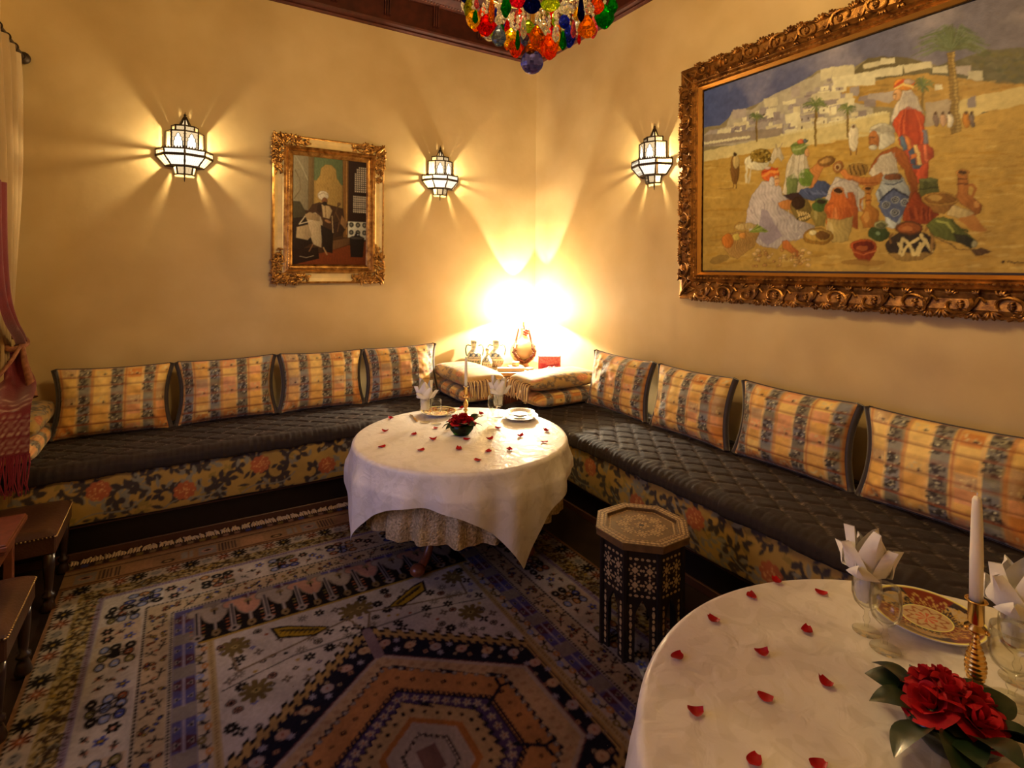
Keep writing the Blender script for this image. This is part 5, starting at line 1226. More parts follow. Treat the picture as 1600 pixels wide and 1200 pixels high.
def carve(m, map3, p0, p1, inn, wid, base, seed, pitch=.17, fine=1.0):
    """scrolling acanthus along a rail"""
    p0, p1, inn = map(lambda q: np.array(q, float), (p0, p1, inn)); L = np.linalg.norm(p1 - p0); d = (p1 - p0) / L; R = random.Random(seed)
    rot0 = math.atan2(d[1], d[0]); g = lambda s, w: p0 + d * s + inn * w
    hgt = lambda w: base(w)
    flip = 1 if (d[0] * inn[1] - d[1] * inn[0]) > 0 else -1
    n = max(1, int(round((L - 2 * wid) / pitch))); pt = (L - 2 * wid) / n
    for k in range(n):
        s0 = wid + k * pt
        # main C scroll
        P = []
        for q in np.linspace(0, 1, 12):
            aa = q * 4.4 - .6; rr = .050 * fine * (1 - .55 * q); P.append((s0 + pt * .42 + rr * math.cos(aa) * 1.25, wid * .46 + rr * math.sin(aa) * (1 if k % 2 else -1)))
        m.tube([map3(*g(s, w), hgt(w) + .012) for s, w in P], np.linspace(.009, .005, 12) * fine, 5)
        P = [(s0 + pt * .62, wid * .20), (s0 + pt * .78, wid * .42), (s0 + pt * .90, wid * .75), (s0 + pt * 1.02, wid * .58)]
        m.tube([map3(*g(s, w), hgt(w) + .010) for s, w in catmull(P, 4)], .006 * fine, 5)
        # acanthus fans
        for (sc, wc, ar, nl, ln_) in ((.10, .30, 1.3, 5, .034), (.80, .24, 1.8, 5, .030), (.42, .50, 0.2, 4, .022), (.30, .80, -1.2, 4, .026), (.86, .80, -1.7, 3, .024)):
            for q in range(nl):
                an = ar + (q - (nl - 1) / 2) * .48 + R.uniform(-.1, .1); an = -an
                s, w = s0 + pt * sc + ln_ * .75 * math.cos(an), wid * wc + ln_ * .75 * math.sin(an) * 1.0
                w = min(max(w, .004), wid * .92)
                leafball(m, map3, *g(s, w), hgt(w) + .004 + R.uniform(0, .006), ln_ * fine * .62, .0072 * fine, .011, rot0 + flip * an)
        # berries
        for q in range(5): s, w = s0 + pt * (.52 + .05 * (q % 3)), wid * (.10 + .09 * q % .35); leafball(m, map3, *g(s, w), hgt(w) + .008, .008, .008, .009, 0, 5, 3)
        # ragged outer edge
        for q in range(6): s = s0 + pt * (q + .5) / 6 + R.uniform(-.006, .006); leafball(m, map3, *g(s, .002 + R.uniform(-.004, .003)), hgt(0) * .6, .014, .010, .014, R.uniform(0, 3), 5, 3)
def bead_line(m, map3, p0, p1, h, pitch, r, el=1.0):
    p0, p1 = np.array(p0, float), np.array(p1, float); L = np.linalg.norm(p1 - p0); n = int(L / pitch); rot = math.atan2(*(p1 - p0)[::-1])
    for k in range(n): q = p0 + (p1 - p0) * (k + .5) / n; leafball(m, map3, q[0], q[1], h, r * el, r, r, rot, 5, 3)

# the large market painting on the right wall
Wc, Hc, FW = BY1 - BY0, BZ1 - BZ0, .195
bp = thing('painting', 'large oil painting of a desert pottery market in a heavy carved gilt frame', 'painting', (XR - .002, BY1 + FW, BZ0 - FW))
gx = np.linspace(0, Wc, int(Wc / .0042)); gy = np.linspace(0, Hc, int(Hc / .0042)); GA, GB = np.meshgrid(gx, gy, indexing='ij')
cvm = paint_market(); wob1, wob2 = vnoise(*GA.shape, 70, 2, 31), vnoise(*GA.shape, 70, 2, 32)
mk('canvas', np.stack([np.full_like(GA, -.050), -(GA + FW), GB + FW], -1).reshape(-1, 3), gridF(len(gx), len(gy)), m_canvas, bp, True, np.clip(cvm.at(GA + .010 * (wob1 - .5), GB + .010 * (wob2 - .5), 2), 0, .9).reshape(-1, 3))
prof = [(0, 0), (0, .040), (.010, .058), (.035, .066), (.080, .060), (.112, .070), (.124, .084), (.134, .070), (.146, .078), (.156, .066), (.166, .072), (.185, .052), (.185, .040)]
bs = lambda w: float(np.interp(w, [q[0] for q in prof[1:]], [q[1] for q in prof[1:]]))
OW, OH = Wc + 2 * FW, Hc + 2 * FW
rails = [((0, 0), (OW, 0), (0, 1)), ((OW, 0), (OW, OH), (-1, 0)), ((OW, OH), (0, OH), (0, -1)), ((0, OH), (0, 0), (1, 0))]
for k, (p0, p1, inn) in enumerate(rails):
    rl = profile_rail(to_right, p0, p1, inn, prof).build('frame_rail', m_giltdark, bp)
    m = MB(); carve(m, to_right, p0, p1, inn, .118, bs, 20 + k); stuff(smooth_by_angle(m.build('carving', m_giltdark, rl), 60))
    m = MB(); d = (np.array(p1, float) - p0); d /= np.linalg.norm(d); i_ = np.array(inn, float)
    bead_line(m, to_right, np.array(p0) + i_ * .146 + d * .146, np.array(p1) + i_ * .146 - d * .146, .078, .024, .0062, 1.35); stuff(m.build('bead_row', m_gold, rl))
    sl = profile_rail(to_right, np.array(p0) + i_ * .164 + d * .164, np.array(p1) + i_ * .164 - d * .164, inn, [(0, .070), (.004, .074), (.020, .056)]).build('gilt_slip', pmat('bright_gilt', (0.70, 0.36, 0.08), .3, metal=.8), rl)
for (a, b, r) in ((.075, .075, PI / 4), (OW - .075, .075, 3 * PI / 4), (.075, OH - .075, -PI / 4), (OW - .075, OH - .075, PI / 4)):
    m = MB(); leafball(m, to_right, a, b, .068, .082, .012, .020, r, 8, 6); 
    for s in (-1, 1):
        for q in range(4):
            an = r + s * (.5 + .22 * q); cx, cy = a + .05 * math.cos(r) * (-.2 + .3 * q) * 1.0 + s * .026 * -math.sin(r), b + .05 * math.sin(r) * (-.2 + .3 * q) + s * .026 * math.cos(r)
            leafball(m, to_right, cx, cy, .066, .030, .007, .012, an, 6, 4)
    smooth_by_angle(m.build('corner_leaf', m_giltdark, bp), 60)

# the portrait on the back wall
PX0, PX1, PZ0, PZ1, PYp, PF = .560, 1.415, 1.475, 2.605, 4.362, .148
def paint_portrait():
    Wd, Hd = PX1 - PX0 - 2 * PF, PZ1 - PZ0 - 2 * PF
    cp = lambda q: comp(q, .85)
    c = Cv(0, 0, Wd, Hd, .002, cp((58, 32, 14)))
    # portrait drawn in its own 525 x 790 grid (left, down)
    def P(pts): return [((x - 248) / 525 * Wd, Hd - (y - 235) / 768 * Hd) for x, y in pts]
    pg = lambda pts, col, a=1: c.poly(P(pts), cp(col), a)
    ln = lambda pts, w, col, a=1: c.line(P(pts), w, cp(col), a)
    def el(x, y, rx, ry, col, rot=0, a=1):
        t = np.linspace(0, 2 * PI, 22, endpoint=False); cr, sr = math.cos(rot), math.sin(rot)
        pg([(x + rx * math.cos(q) * cr - ry * math.sin(q) * sr, y + rx * math.cos(q) * sr + ry * math.sin(q) * cr) for q in t], col, a)
    R = random.Random(2); c.form = .07
    pg([(240, 220), (352, 220), (355, 620), (240, 600)], (142, 122, 82)); ln([(262, 240), (300, 300), (345, 400)], .006, (170, 150, 106)); ln([(255, 540), (300, 470), (290, 400), (260, 340)], .008, (118, 96, 60))
    pg([(350, 220), (392, 220), (392, 620), (352, 640)], (112, 82, 40)); pg([(390, 220), (596, 220), (596, 600), (390, 600)], (86, 92, 52)); pg([(390, 400), (596, 420), (596, 640), (390, 640)], (150, 112, 50))
    pg([(396, 600), (400, 410), (432, 360), (438, 310), (470, 280), (515, 280), (545, 310), (552, 370), (592, 430), (592, 620)], (154, 116, 52))
    for k in range(20): el(R.uniform(410, 580), R.uniform(320, 560), 8, 5, (132, 94, 38), R.uniform(0, 3), .5)
    pg([(594, 220), (640, 220), (640, 800), (604, 800)], (112, 70, 26)); ln([(622, 240), (626, 780)], .006, (160, 112, 50)); pg([(638, 220), (790, 220), (790, 690), (638, 690)], (34, 14, 10))
    for gx0, gx1, gy0, gy1 in ((672, 775, 275, 465), (676, 768, 492, 612)):
        q = gx0
        while q < gx1:
            y = gy0
            while y < gy1:
                if gy0 > 400 or (q - 672) > 40 * max(0, (330 - y) / 60): ln([(q, y), (q + 7, y + 7)], .0045, (196, 172, 132)); ln([(q + 8, y), (q + 1, y + 8)], .0045, (176, 150, 112))
                y += 16
            q += 15
    pg([(638, 682), (790, 682), (790, 815), (638, 800)], (176, 160, 124))
    for x in (662, 712, 762):
        for y in (706, 762): el(x, y, 17, 19, (58, 52, 40)); el(x, y, 7, 8, (120, 108, 80))
    pg([(240, 940), (450, 920), (640, 860), (790, 820), (790, 1020), (240, 1020)], (104, 44, 14)); pg([(240, 900), (420, 880), (430, 960), (240, 1010)], (34, 16, 10)); pg([(520, 830), (650, 800), (650, 850), (520, 900)], (88, 56, 26))
    pg([(245, 560), (295, 560), (345, 650), (330, 690), (245, 680)], (66, 54, 30)); pg([(245, 680), (350, 660), (380, 850), (300, 900), (245, 900)], (34, 18, 12))
    pg([(340, 640), (380, 575), (430, 555), (500, 570), (600, 590), (612, 690), (570, 770), (460, 790), (380, 760)], (60, 34, 18)); pg([(445, 570), (500, 580), (520, 610), (500, 670), (455, 660)], (170, 136, 84)); ln([(470, 580), (475, 660)], .005, (110, 74, 34))
    pg([(330, 660), (400, 630), (440, 660), (452, 700), (445, 880), (390, 860), (360, 780), (350, 700)], (174, 144, 96)); pg([(275, 740), (350, 720), (375, 800), (350, 830), (270, 815)], (164, 132, 84)); ln([(330, 660), (290, 720), (380, 690)], .007, (190, 164, 116)); pg([(330, 650), (360, 630), (430, 650), (430, 690), (340, 680)], (150, 118, 72))
    pg([(440, 720), (530, 760), (525, 920), (455, 905)], (28, 14, 10)); pg([(530, 700), (600, 680), (640, 700), (590, 790), (540, 800)], (44, 24, 14)); pg([(590, 640), (630, 690), (620, 745), (580, 700)], (120, 80, 40))
    el(455, 505, 38, 34, (196, 172, 130)); ln([(420, 505), (455, 485), (490, 500)], .006, (160, 134, 94)); el(466, 543, 20, 26, (112, 66, 32)); el(466, 563, 17, 15, (34, 20, 14)); el(430, 600, 16, 30, (44, 22, 14))
    ln([(570, 555), (545, 620), (520, 690)], .010, (70, 44, 20)); ln([(545, 620), (575, 680), (560, 760)], .006, (96, 60, 26)); el(570, 560, 12, 12, (90, 60, 30)); ln([(520, 650), (528, 770)], .006, (160, 128, 80)); el(490, 690, 24, 10, (140, 92, 48), .4)
    ln([(385, 860), (360, 910)], .008, (120, 78, 40)); ln([(460, 880), (485, 930)], .010, (150, 110, 60)); ln([(295, 945), (340, 955), (390, 940)], .004, (150, 124, 84))
    pg([(650, 800), (760, 800), (752, 945), (660, 945)], (22, 12, 10)); el(705, 800, 52, 12, (58, 48, 36)); pg([(680, 795), (700, 760), (715, 765), (735, 795)], (30, 22, 18)); el(712, 778, 4, 4, (200, 190, 170))
    c.mul(vnoise(c.ny, c.nx, 60, 3, 18), .82, 1.15); return c
pw, ph = PX1 - PX0, PZ1 - PZ0
pp = thing('painting', 'small portrait of a seated man in robes in a cream and gilt frame', 'painting', (PX0, YB - .002, PZ0))
cvp = paint_portrait()
gx = np.linspace(0, pw - 2 * PF, 150); gy = np.linspace(0, ph - 2 * PF, 215); GA, GB = np.meshgrid(gx, gy, indexing='ij')
mk('canvas', np.stack([GA + PF, np.full_like(GA, -.026), GB + PF], -1).reshape(-1, 3), gridF(150, 215), m_canvas, pp, True, np.clip(cvp.at(GA, GB, 2), 0, .9).reshape(-1, 3))
m_cream = pmat('cream_lacquer', comp((206, 160, 92), .62), .42, var=.2, vscale=14)
prof = [(0, 0), (0, .030), (.008, .040), (.016, .040), (.020, .034), (.040, .028), (.066, .034), (.078, .044), (.082, .046), (.095, .050), (.104, .040), (.112, .044), (.122, .036), (.134, .032), (.148, .022)]
bs2 = lambda w: float(np.interp(w, [q[0] for q in prof[1:]], [q[1] for q in prof[1:]]))
rails = [((0, 0), (pw, 0), (0, 1)), ((pw, 0), (pw, ph), (-1, 0)), ((pw, ph), (0, ph), (0, -1)), ((0, ph), (0, 0), (1, 0))]
for k, (p0, p1, inn) in enumerate(rails):
    p0, p1, i_ = np.array(p0, float), np.array(p1, float), np.array(inn, float); L = np.linalg.norm(p1 - p0); d = (p1 - p0) / L
    rl = profile_rail(to_back, p0, p1, inn, prof[:4]).build('frame_rail', m_gold, pp)
    profile_rail(to_back, p0 + i_ * .016 + d * .016, p1 + i_ * .016 - d * .016, inn, [(w - .016, h) for w, h in prof[3:8]]).build('cream_cove', m_cream, rl)
    profile_rail(to_back, p0 + i_ * .078 + d * .078, p1 + i_ * .078 - d * .078, inn, [(w - .078, h) for w, h in prof[7:]]).build('gilt_sight_edge', m_gold, rl)
    m = MB(); R = random.Random(50 + k)
    bead_line(m, to_back, p0 + i_ * .116 + d * .116, p1 + i_ * .116 - d * .116, .042, .019, .0052, 1.2); stuff(m.build('bead_row', m_gold, rl))
    m = MB(); e_ = .26 if L < 1 else .30
    rot0 = math.atan2(d[1], d[0])
    for s0, s1 in ((.01, e_), (L - e_, L - .01)):
        for q in range(95):
            u = R.random(); s = s0 + (s1 - s0) * u; w = R.uniform(.002, .074); far = min(s - 0, L - s) / e_
            if far > .75 and abs(w - .042) > .02: continue
            g = p0 + d * s + i_ * w; leafball(m, to_back, g[0], g[1], bs2(w) + .006, R.uniform(.016, .030), R.uniform(.006, .010), .015, R.uniform(0, PI), 6, 4)
        for q in range(3):
            s = s0 + (s1 - s0) * (.3 + .2 * q); g = p0 + d * s + i_ * .03
            for z in range(5): an = 2 * PI * z / 5; leafball(m, to_back, g[0] + .010 * math.cos(an), g[1] + .010 * math.sin(an), .050, .009, .007, .010, an, 5, 3)
            leafball(m, to_back, g[0], g[1], .054, .007, .007, .010, 0, 5, 3)
    stuff(smooth_by_angle(m.build('carving', m_gold, rl), 60))
for (a, b, r) in ((.040, .040, PI / 4), (pw - .040, .040, 3 * PI / 4), (.040, ph - .040, -PI / 4), (pw - .040, ph - .040, PI / 4)):
    m = MB(); leafball(m, to_back, a, b, .046, .052, .018, .018, r, 8, 6); smooth_by_angle(m.build('corner_shell', m_gold, pp), 60)
# ------------------------------------------------------------------ round tables with cloths
def damask(name, c1, c2, r1, r2, scale):
    if name in MATS: return MATS[name]
    m = bpy.data.materials.new(name); t, n, l = nt(m); b = n['Principled BSDF']
    tc = n.new('ShaderNodeTexCoord'); nz = n.new('ShaderNodeTexNoise'); nz.inputs['Scale'].default_value = scale; nz.inputs['Detail'].default_value = 1.5; nz.inputs['Distortion'].default_value = 2.2
    l.new(tc.outputs['Object'], nz.inputs['Vector'])
    cr = n.new('ShaderNodeMapRange'); cr.inputs[1].default_value = .52; cr.inputs[2].default_value = .55; l.new(nz.outputs['Fac'], cr.inputs[0])
    mx = n.new('ShaderNodeMix'); mx.data_type = 'RGBA'; mx.inputs['A'].default_value = (*c1, 1); mx.inputs['B'].default_value = (*c2, 1); l.new(cr.outputs[0], mx.inputs['Factor']); l.new(mx.outputs['Result'], b.inputs['Base Color'])
    mr = n.new('ShaderNodeMapRange'); mr.inputs[3].default_value = r1; mr.inputs[4].default_value = r2; l.new(cr.outputs[0], mr.inputs[0]); l.new(mr.outputs[0], b.inputs['Roughness'])
    b.inputs['Sheen Weight'].default_value = .15
    n2 = n.new('ShaderNodeTexNoise'); n2.inputs['Scale'].default_value = 16; n2.inputs['Detail'].default_value = 3; n2.inputs['Distortion'].default_value = 1.2; l.new(tc.outputs['Object'], n2.inputs['Vector'])
    bp = n.new('ShaderNodeBump'); bp.inputs['Strength'].default_value = .40; bp.inputs['Distance'].default_value = .012; l.new(n2.outputs['Fac'], bp.inputs['Height']); l.new(bp.outputs['Normal'], b.inputs['Normal'])
    MATS[name] = m; return m
m_cloth = damask('white_damask', (0.78, 0.74, 0.69), (0.72, 0.68, 0.62), .50, .34, 7.0)
m_skirt = pmat('gold_sequin_fabric', (0.76, 0.60, 0.34), .42, metal=.3, vcol=(0.36, 0.26, 0.12), vscale=85, bump=.9, bscale=110, detail=2)
ZTOP = 0.630
def drape(R, half, rot, zt, nw, amp, seed, circ=None, n=420, K=30):
    gl = .10 if circ is None else .30
    th = np.linspace(0, 2 * PI, n, endpoint=False)
    if circ is None:
        c_, s_ = np.abs(np.cos(th - rot)), np.abs(np.sin(th - rot)); Lh = half / np.maximum(c_, s_) - R
    else: Lh = np.full(n, circ)
    rr = np.concatenate([np.linspace(0.0, R - .02, 34)])
    rows = []
    cosT, sinT = np.cos(th), np.sin(th)
    R1 = np.random.default_rng(seed); ph = R1.uniform(0, 6.28, 6)
    fold = .55 * np.cos(nw * th + ph[0]) + .30 * np.cos((nw * 2 - 3) * th + ph[1]) + .25 * np.cos((nw // 2 + 1) * th + ph[2])
    tri = fold * .5
    for r in rr: rows.append(np.stack([r * cosT, r * sinT, np.full(n, zt)], -1))
    for a in np.linspace(.15, 1, 6) * PI / 2: rows.append(np.stack([(R - .02 + .022 * math.sin(a)) * cosT, (R - .02 + .022 * math.sin(a)) * sinT, np.full(n, zt - .022 * (1 - math.cos(a)))], -1))
    Lc = np.maximum(Lh - .034, .02)
    for k in range(1, K + 1):
        t = k / K * Lc
        gain = np.clip(t / gl, 0, 1) ** 1.3
        cor = np.clip((Lh - Lh.min()) / (Lh.max() - Lh.min() + 1e-6), 0, 1)
        r = R + .003 + gain * (amp * (tri + .55) * (.5 + np.minimum(t, .15 if circ is None else .2) / .28 * .75)) + (.004 * np.clip(t / .12, 0, 1) if circ is None else 0)
        rows.append(np.stack([r * cosT, r * sinT, zt - .022 - t], -1))
    V = np.array(rows)
    nz_ = vnoise(V.shape[0], n, 9, 4, seed); top = np.arange(V.shape[0]) < 34
    V[top, :, 2] += (.0022 * (nz_ - .5))[top]
    V[:, :, 2][:34] -= 0
    return V
def cloth(name, label, cat, c, R, half, rot, zt, nw, amp, seed, mat, circ=None):
    V = drape(R, half, rot, zt, nw, amp, seed, circ); o = mk(name, V.reshape(-1, 3), gridF(V.shape[0], V.shape[1], wv=True), mat, None, True, loc=(c[0], c[1], 0))
    return tag(o, label, cat)
def round_table(label, c, R, rot):
    t = thing('round_table', label, 'table', (c[0], c[1], ZR), rot); ZTOP = globals()['ZTOP'] - ZR
    MB().lathe([(0, ZTOP - .035), (R - .022, ZTOP - .035), (R - .016, ZTOP - .02), (R - .022, ZTOP - .006), (0, ZTOP - .006)], 64).build('table_top', m_redwood, t)
    MB().lathe([(.0, .40), (.045, .40), (.05, .46), (.035, .50), (.06, .56), (.16, ZTOP - .036), (0, ZTOP - .036)], 24).build('hub', m_redwood, t, True)
    for k in range(4):
        a = k * PI / 2; q = np.array([math.cos(a), math.sin(a), 0]); z = lambda r, h: q * r + np.array([0, 0, h])
        l = MB(); l.tube(catmull([z(.02, .46), z(.15, .40), z(.27, .22), z(.34, .08), z(.40, .035), z(.44, .03)], 6), np.concatenate([np.linspace(.03, .022, 18), np.linspace(.022, .026, 13)]), 10); l.ball(z(.43, .032), .034, 12, 8, (1.2, 1.2, .9))
        l.build('leg', m_redwood, t, True)
    return t
CS, RS = (1.40, 2.845), .615
CB, RB = (1.35, .325), .725
round_table('round wooden table in the corner under the gold skirt and white cloth', CS, RS, math.radians(213))
round_table('round wooden table under the foreground white tablecloth', CB, RB, .4)
cloth('table_skirt', 'ruffled gold sequinned skirt under the white cloth of the corner table', 'tablecloth', CS, RS - .078, 0, 0, ZTOP - .004, 21, .068, 5, m_skirt, circ=.375)
cloth('tablecloth', 'white damask square cloth draped over the round table by the corner', 'tablecloth', CS, RS + .004, .795, math.radians(47), ZTOP, 13, .046, 12, m_cloth)
cloth('table_skirt', 'gold sequinned skirt mostly hidden under the foreground tablecloth', 'tablecloth', CB, RB - .078, 0, 0, ZTOP - .004, 23, .068, 6, m_skirt, circ=.36)
cloth('tablecloth', 'white damask cloth draped over the large round table in the foreground', 'tablecloth', CB, RB + .004, .92, math.radians(20), ZTOP, 14, .036, 14, m_cloth)

# ------------------------------------------------------------------ tableware
m_glass = thin_glass('clear_glass'); m_nap = pmat('white_napkin', (0.80, 0.77, 0.74), .6, sheen=.2); m_wax = pmat('white_wax', (0.84, 0.80, 0.74), .45); _b = m_wax.node_tree.nodes['Principled BSDF']; _b.inputs['Subsurface Weight'].default_value = .8; _b.inputs['Subsurface Radius'].default_value = (.02, .017, .012)
ZG = ZTOP + .0015
GP = [(.0, .0), (.031, .0), (.033, .0015), (.030, .003), (.010, .006), (.0055, .010), (.0048, .022), (.0085, .030), (.0085, .036), (.0048, .044), (.0058, .056), (.016, .064), (.029, .078), (.0345, .098), (.0345, .125), (.0315, .153), (.0300, .153), (.0328, .125), (.0328, .098), (.027, .080), (.012, .068), (.0, .066)]
def wine_glass(label, x, y, s=1.0, sw=1.0):
    t = thing('wine_glass', label, 'glass', (x, y, ZG), 0, 'stemmed glasses on the tables')
    P = np.array(GP) * np.array([s * sw, s])
    MB().lathe(P[:12], 28).build('stem_and_foot', m_glass, t, True); MB().lathe(P[11:], 28).build('bowl', m_glass, t, True); return t
def napkin(label, x, y, s, seed):
    R = random.Random(seed); m = MB()
    for k in range(9):
        a = 2 * PI * k / 9 + R.uniform(-.15, .15); lay = k % 3; top = (.262, .235, .200)[lay] * R.uniform(.95, 1.05); out = (.018, .036, .054)[lay]
        nu, nv = 14, 9; V = []
        for i in range(nu):
            q = i / (nu - 1); z = .082 + (top - .082) * q; rad = .008 + .012 * min(q * 2.2, 1) + out * q ** 1.8
            w = (.016 + .034 * min(1, q * 1.8)) * (1 if q < .55 else max(.02, (1 - q) / .45) ** .75)
            for j in range(nv):
                v = j / (nv - 1) * 2 - 1; pl = .007 * (1 - abs(v)) * (1 if j % 2 else .5) + .010 * (1 - v * v)
                tx, rx = v * w, rad + pl - .010 * v * v * q
                lim = .026 if z < .155 else 9
                rx = min(rx, lim); tx = max(-lim, min(lim, tx))
                if z < .155 and math.hypot(rx, tx) > .029: f_ = .029 / math.hypot(rx, tx); rx *= f_; tx *= f_
                V.append((rx * math.cos(a) - tx * math.sin(a), rx * math.sin(a) + tx * math.cos(a), z))
        m.add(np.array(V) * s, gridF(nu, nv))
    return tag(smooth_by_angle(m.build('napkin', m_nap, None, loc=(x, y, ZG)), 50), label, 'napkin', 'white folded napkins in glasses')
def candle(label, x, y, z0, z1, r):
    t = thing('candle', label, 'candle', (x, y, z0), 0); h = z1 - z0
    MB().lathe([(0, 0), (r, 0), (r * .98, h * .5), (r * .78, h - .03), (r * .70, h - .008), (r * .45, h - .001), (0, h)], 20).build('wax', m_wax, t, True)
    MB().tube([(0, 0, h - .003), (.001, 0, h + .008), (-.008, .003, h + .012), (-.016, .005, h + .013)], .0011, 5).build('wick', m_wax, t); return t
def candlestick(label, x, y, h, s=1.0):
    t = thing('candlestick', label, 'candlestick', (x, y, ZG), 0)
    MB().lathe([(0, 0), (.046 * s, 0), (.048 * s, .003), (.044 * s, .006), (.024 * s, .010), (.012 * s, .018), (.009 * s, .032), (.018 * s, .038), (.018 * s, .044), (.010 * s, .050), (0, .050)], 28).build('foot', m_brass, t, True)
    P = []; z0, z1 = .048, h - .075
    for k in range(61):
        q = k / 60; r = (.010 + .011 * math.sin(PI * min(1, q * 1.15)) ** 1.2 - .004 * q) * s; P.append((r + .0013 * math.sin(q * 2 * PI * 12), z0 + (z1 - z0) * q))
    MB().lathe(P, 24).build('ribbed_shaft', m_brass, t, True)
    MB().lathe([(0, h - .077), (.008 * s, h - .076), (.019 * s, h - .068), (.021 * s, h - .062), (.012 * s, h - .054), (.015 * s, h - .048), (.0145 * s, h - .006), (.021 * s, h - .002), (.020 * s, h), (.0125 * s, h - .001), (.012 * s, h - .03), (0, h - .03)], 28).build('socket', m_brass, t, True)
    for a in (0.4, 2.5, 4.6): MB().ball((.021 * s * math.cos(a), .021 * s * math.sin(a), h - .064), .005 * s, 8, 6).build('boss', m_brass, t, True)
    return t
def plate_paint(r, th, kind):
    X = np.zeros(r.shape + (3,)); q = r / r.max()
    if kind == 'imari':
        X[:] = comp((176, 130, 70), 1.0); k = np.floor((th + PI) / (2 * PI) * 6) % 2
        X[(q > .45) & (q < .93) & (k == 0)] = comp((120, 30, 14), 1.0); X[(q > .45) & (q < .93) & (k == 1)] = comp((34, 24, 34), 1.0)
        sc = np.sin(th * 3) ** 2; X[(np.abs(q - .70) < .13 * sc ** .5) & (k == 1)] = comp((190, 150, 96), 1.0)
        X[(np.abs(q - .68 - .10 * np.sin(th * 18)) < .035)] = comp((190, 140, 60), 1.0); X[(np.abs(q - .55 - .05 * np.sin(th * 30)) < .022)] = comp((180, 130, 56), 1.0)
        X[q < .45] = comp((196, 150, 92), 1.0); X[(np.abs(q - .30 - .06 * np.sin(th * 9)) < .03)] = comp((110, 58, 24), .5); X[(q < .20) & (np.sin(th * 8) > 0)] = comp((140, 60, 30), .5)
        X[np.abs(q - .45) < .015] = comp((206, 160, 72), .5); X[q > .94] = comp((204, 158, 70), .5)
    else:
        X[:] = (0.76, 0.73, 0.68); X[(np.abs(q - .80) < .05)] = (0.34, 0.29, 0.22); X[(np.abs(q - .80) < .05) & (np.sin(th * 36) > .3)] = (0.62, 0.56, 0.46); X[q > .97] = (0.5, 0.36, 0.16)
    return X
m_china = pmat('painted_china', (1, 1, 1), .18, attr=True, coat=.5); m_chinaw = pmat('white_china', (0.74, 0.71, 0.66), .2, coat=.4)
def plate(label, x, y, z, R, kind, rz=0.0):
    t = thing('plate', label, 'plate', (x, y, z), rz, 'plates on the tables'); n = 120
    pr = np.array([(0, .0075), (.30, .0075), (.52, .0080), (.60, .011), (.70, .0155), (.80, .0185), (.90, .0210), (.97, .0225), (1.0, .0225)]); rr = np.linspace(0, 1, 46); zz = np.interp(rr, pr[:, 0], pr[:, 1])
    th = np.linspace(-PI, PI, n, endpoint=False); Rr, Th = np.meshgrid(rr * R, th, indexing='ij')
    mk('painted_face', np.stack([Rr * np.cos(Th), Rr * np.sin(Th), np.tile(zz[:, None], (1, n))], -1).reshape(-1, 3), gridF(46, n, wv=True), m_china, t, True, plate_paint(Rr, Th, kind).reshape(-1, 3))
    MB().lathe([(0, .002), (.5 * R, .002), (.5 * R, 0), (.56 * R, 0), (.58 * R, .005), (.80 * R, .0145), (1.0 * R, .0205), (1.003 * R, .0225), (.995 * R, .0235), (.985 * R, .0225)], 64).build('underside_and_rim', m_chinaw if kind == 'imari' else m_chinaw, t, True)
    return t
def knife(label, p0, p1):
    p0, p1 = np.array(p0), np.array(p1); L = np.linalg.norm(p1 - p0); a = math.atan2(*(p1 - p0)[::-1]); t = thing('table_knife', label, 'knife', (*p0, ZG), a)
    MB().prism([(0, -.005), (L * .45, -.006), (L * .45, .006), (0, .005)], .0005, .006).build('handle', m_brass, t)
    MB().prism([(L * .45, -.005), (L * .9, -.009), (L, .002), (L * .95, .006), (L * .45, .005)], .001, .003).build('blade', pmat('cutlery_steel', (.7, .64, .55), .2, metal=1), t); return t
# corner table settings
wine_glass('stemmed glass holding the napkin left of the candle on the corner table', 1.300, 3.165); napkin('white pointed napkin standing in the glass left of the corner-table candle', 1.300, 3.165, 1.0, 3)
wine_glass('empty stemmed glass in front of the left napkin on the corner table', 1.348, 3.100)
wine_glass('empty stemmed glass right of the candle on the corner table', 1.700, 3.005); napkin('white pointed napkin standing in the glass right of the corner-table candle', 1.765, 3.050, 1.0, 4)
wine_glass('stemmed glass holding the napkin right of the candle on the corner table', 1.765, 3.050)
candlestick('slim brass candlestick on the corner table behind the roses', 1.585, 3.165, .195, .8); candle('white taper candle on the corner table', 1.585, 3.165, ZG + .166, 1.022, .0105)
plate('decorated plate with gold rim behind the left glasses on the corner table', 1.455, 3.300, ZG, .118, 'imari', .3)
plate('large white plate with patterned grey rim at the right of the corner table', 1.868, 2.945, ZG, .118, 'silver')
plate('smaller white plate stacked on the large plate at the right of the corner table', 1.868, 2.945, ZG + .0235, .095, 'silver')
knife('brass-handled knife beside the left plate on the corner table', (1.262, 3.20), (1.285, 3.38))
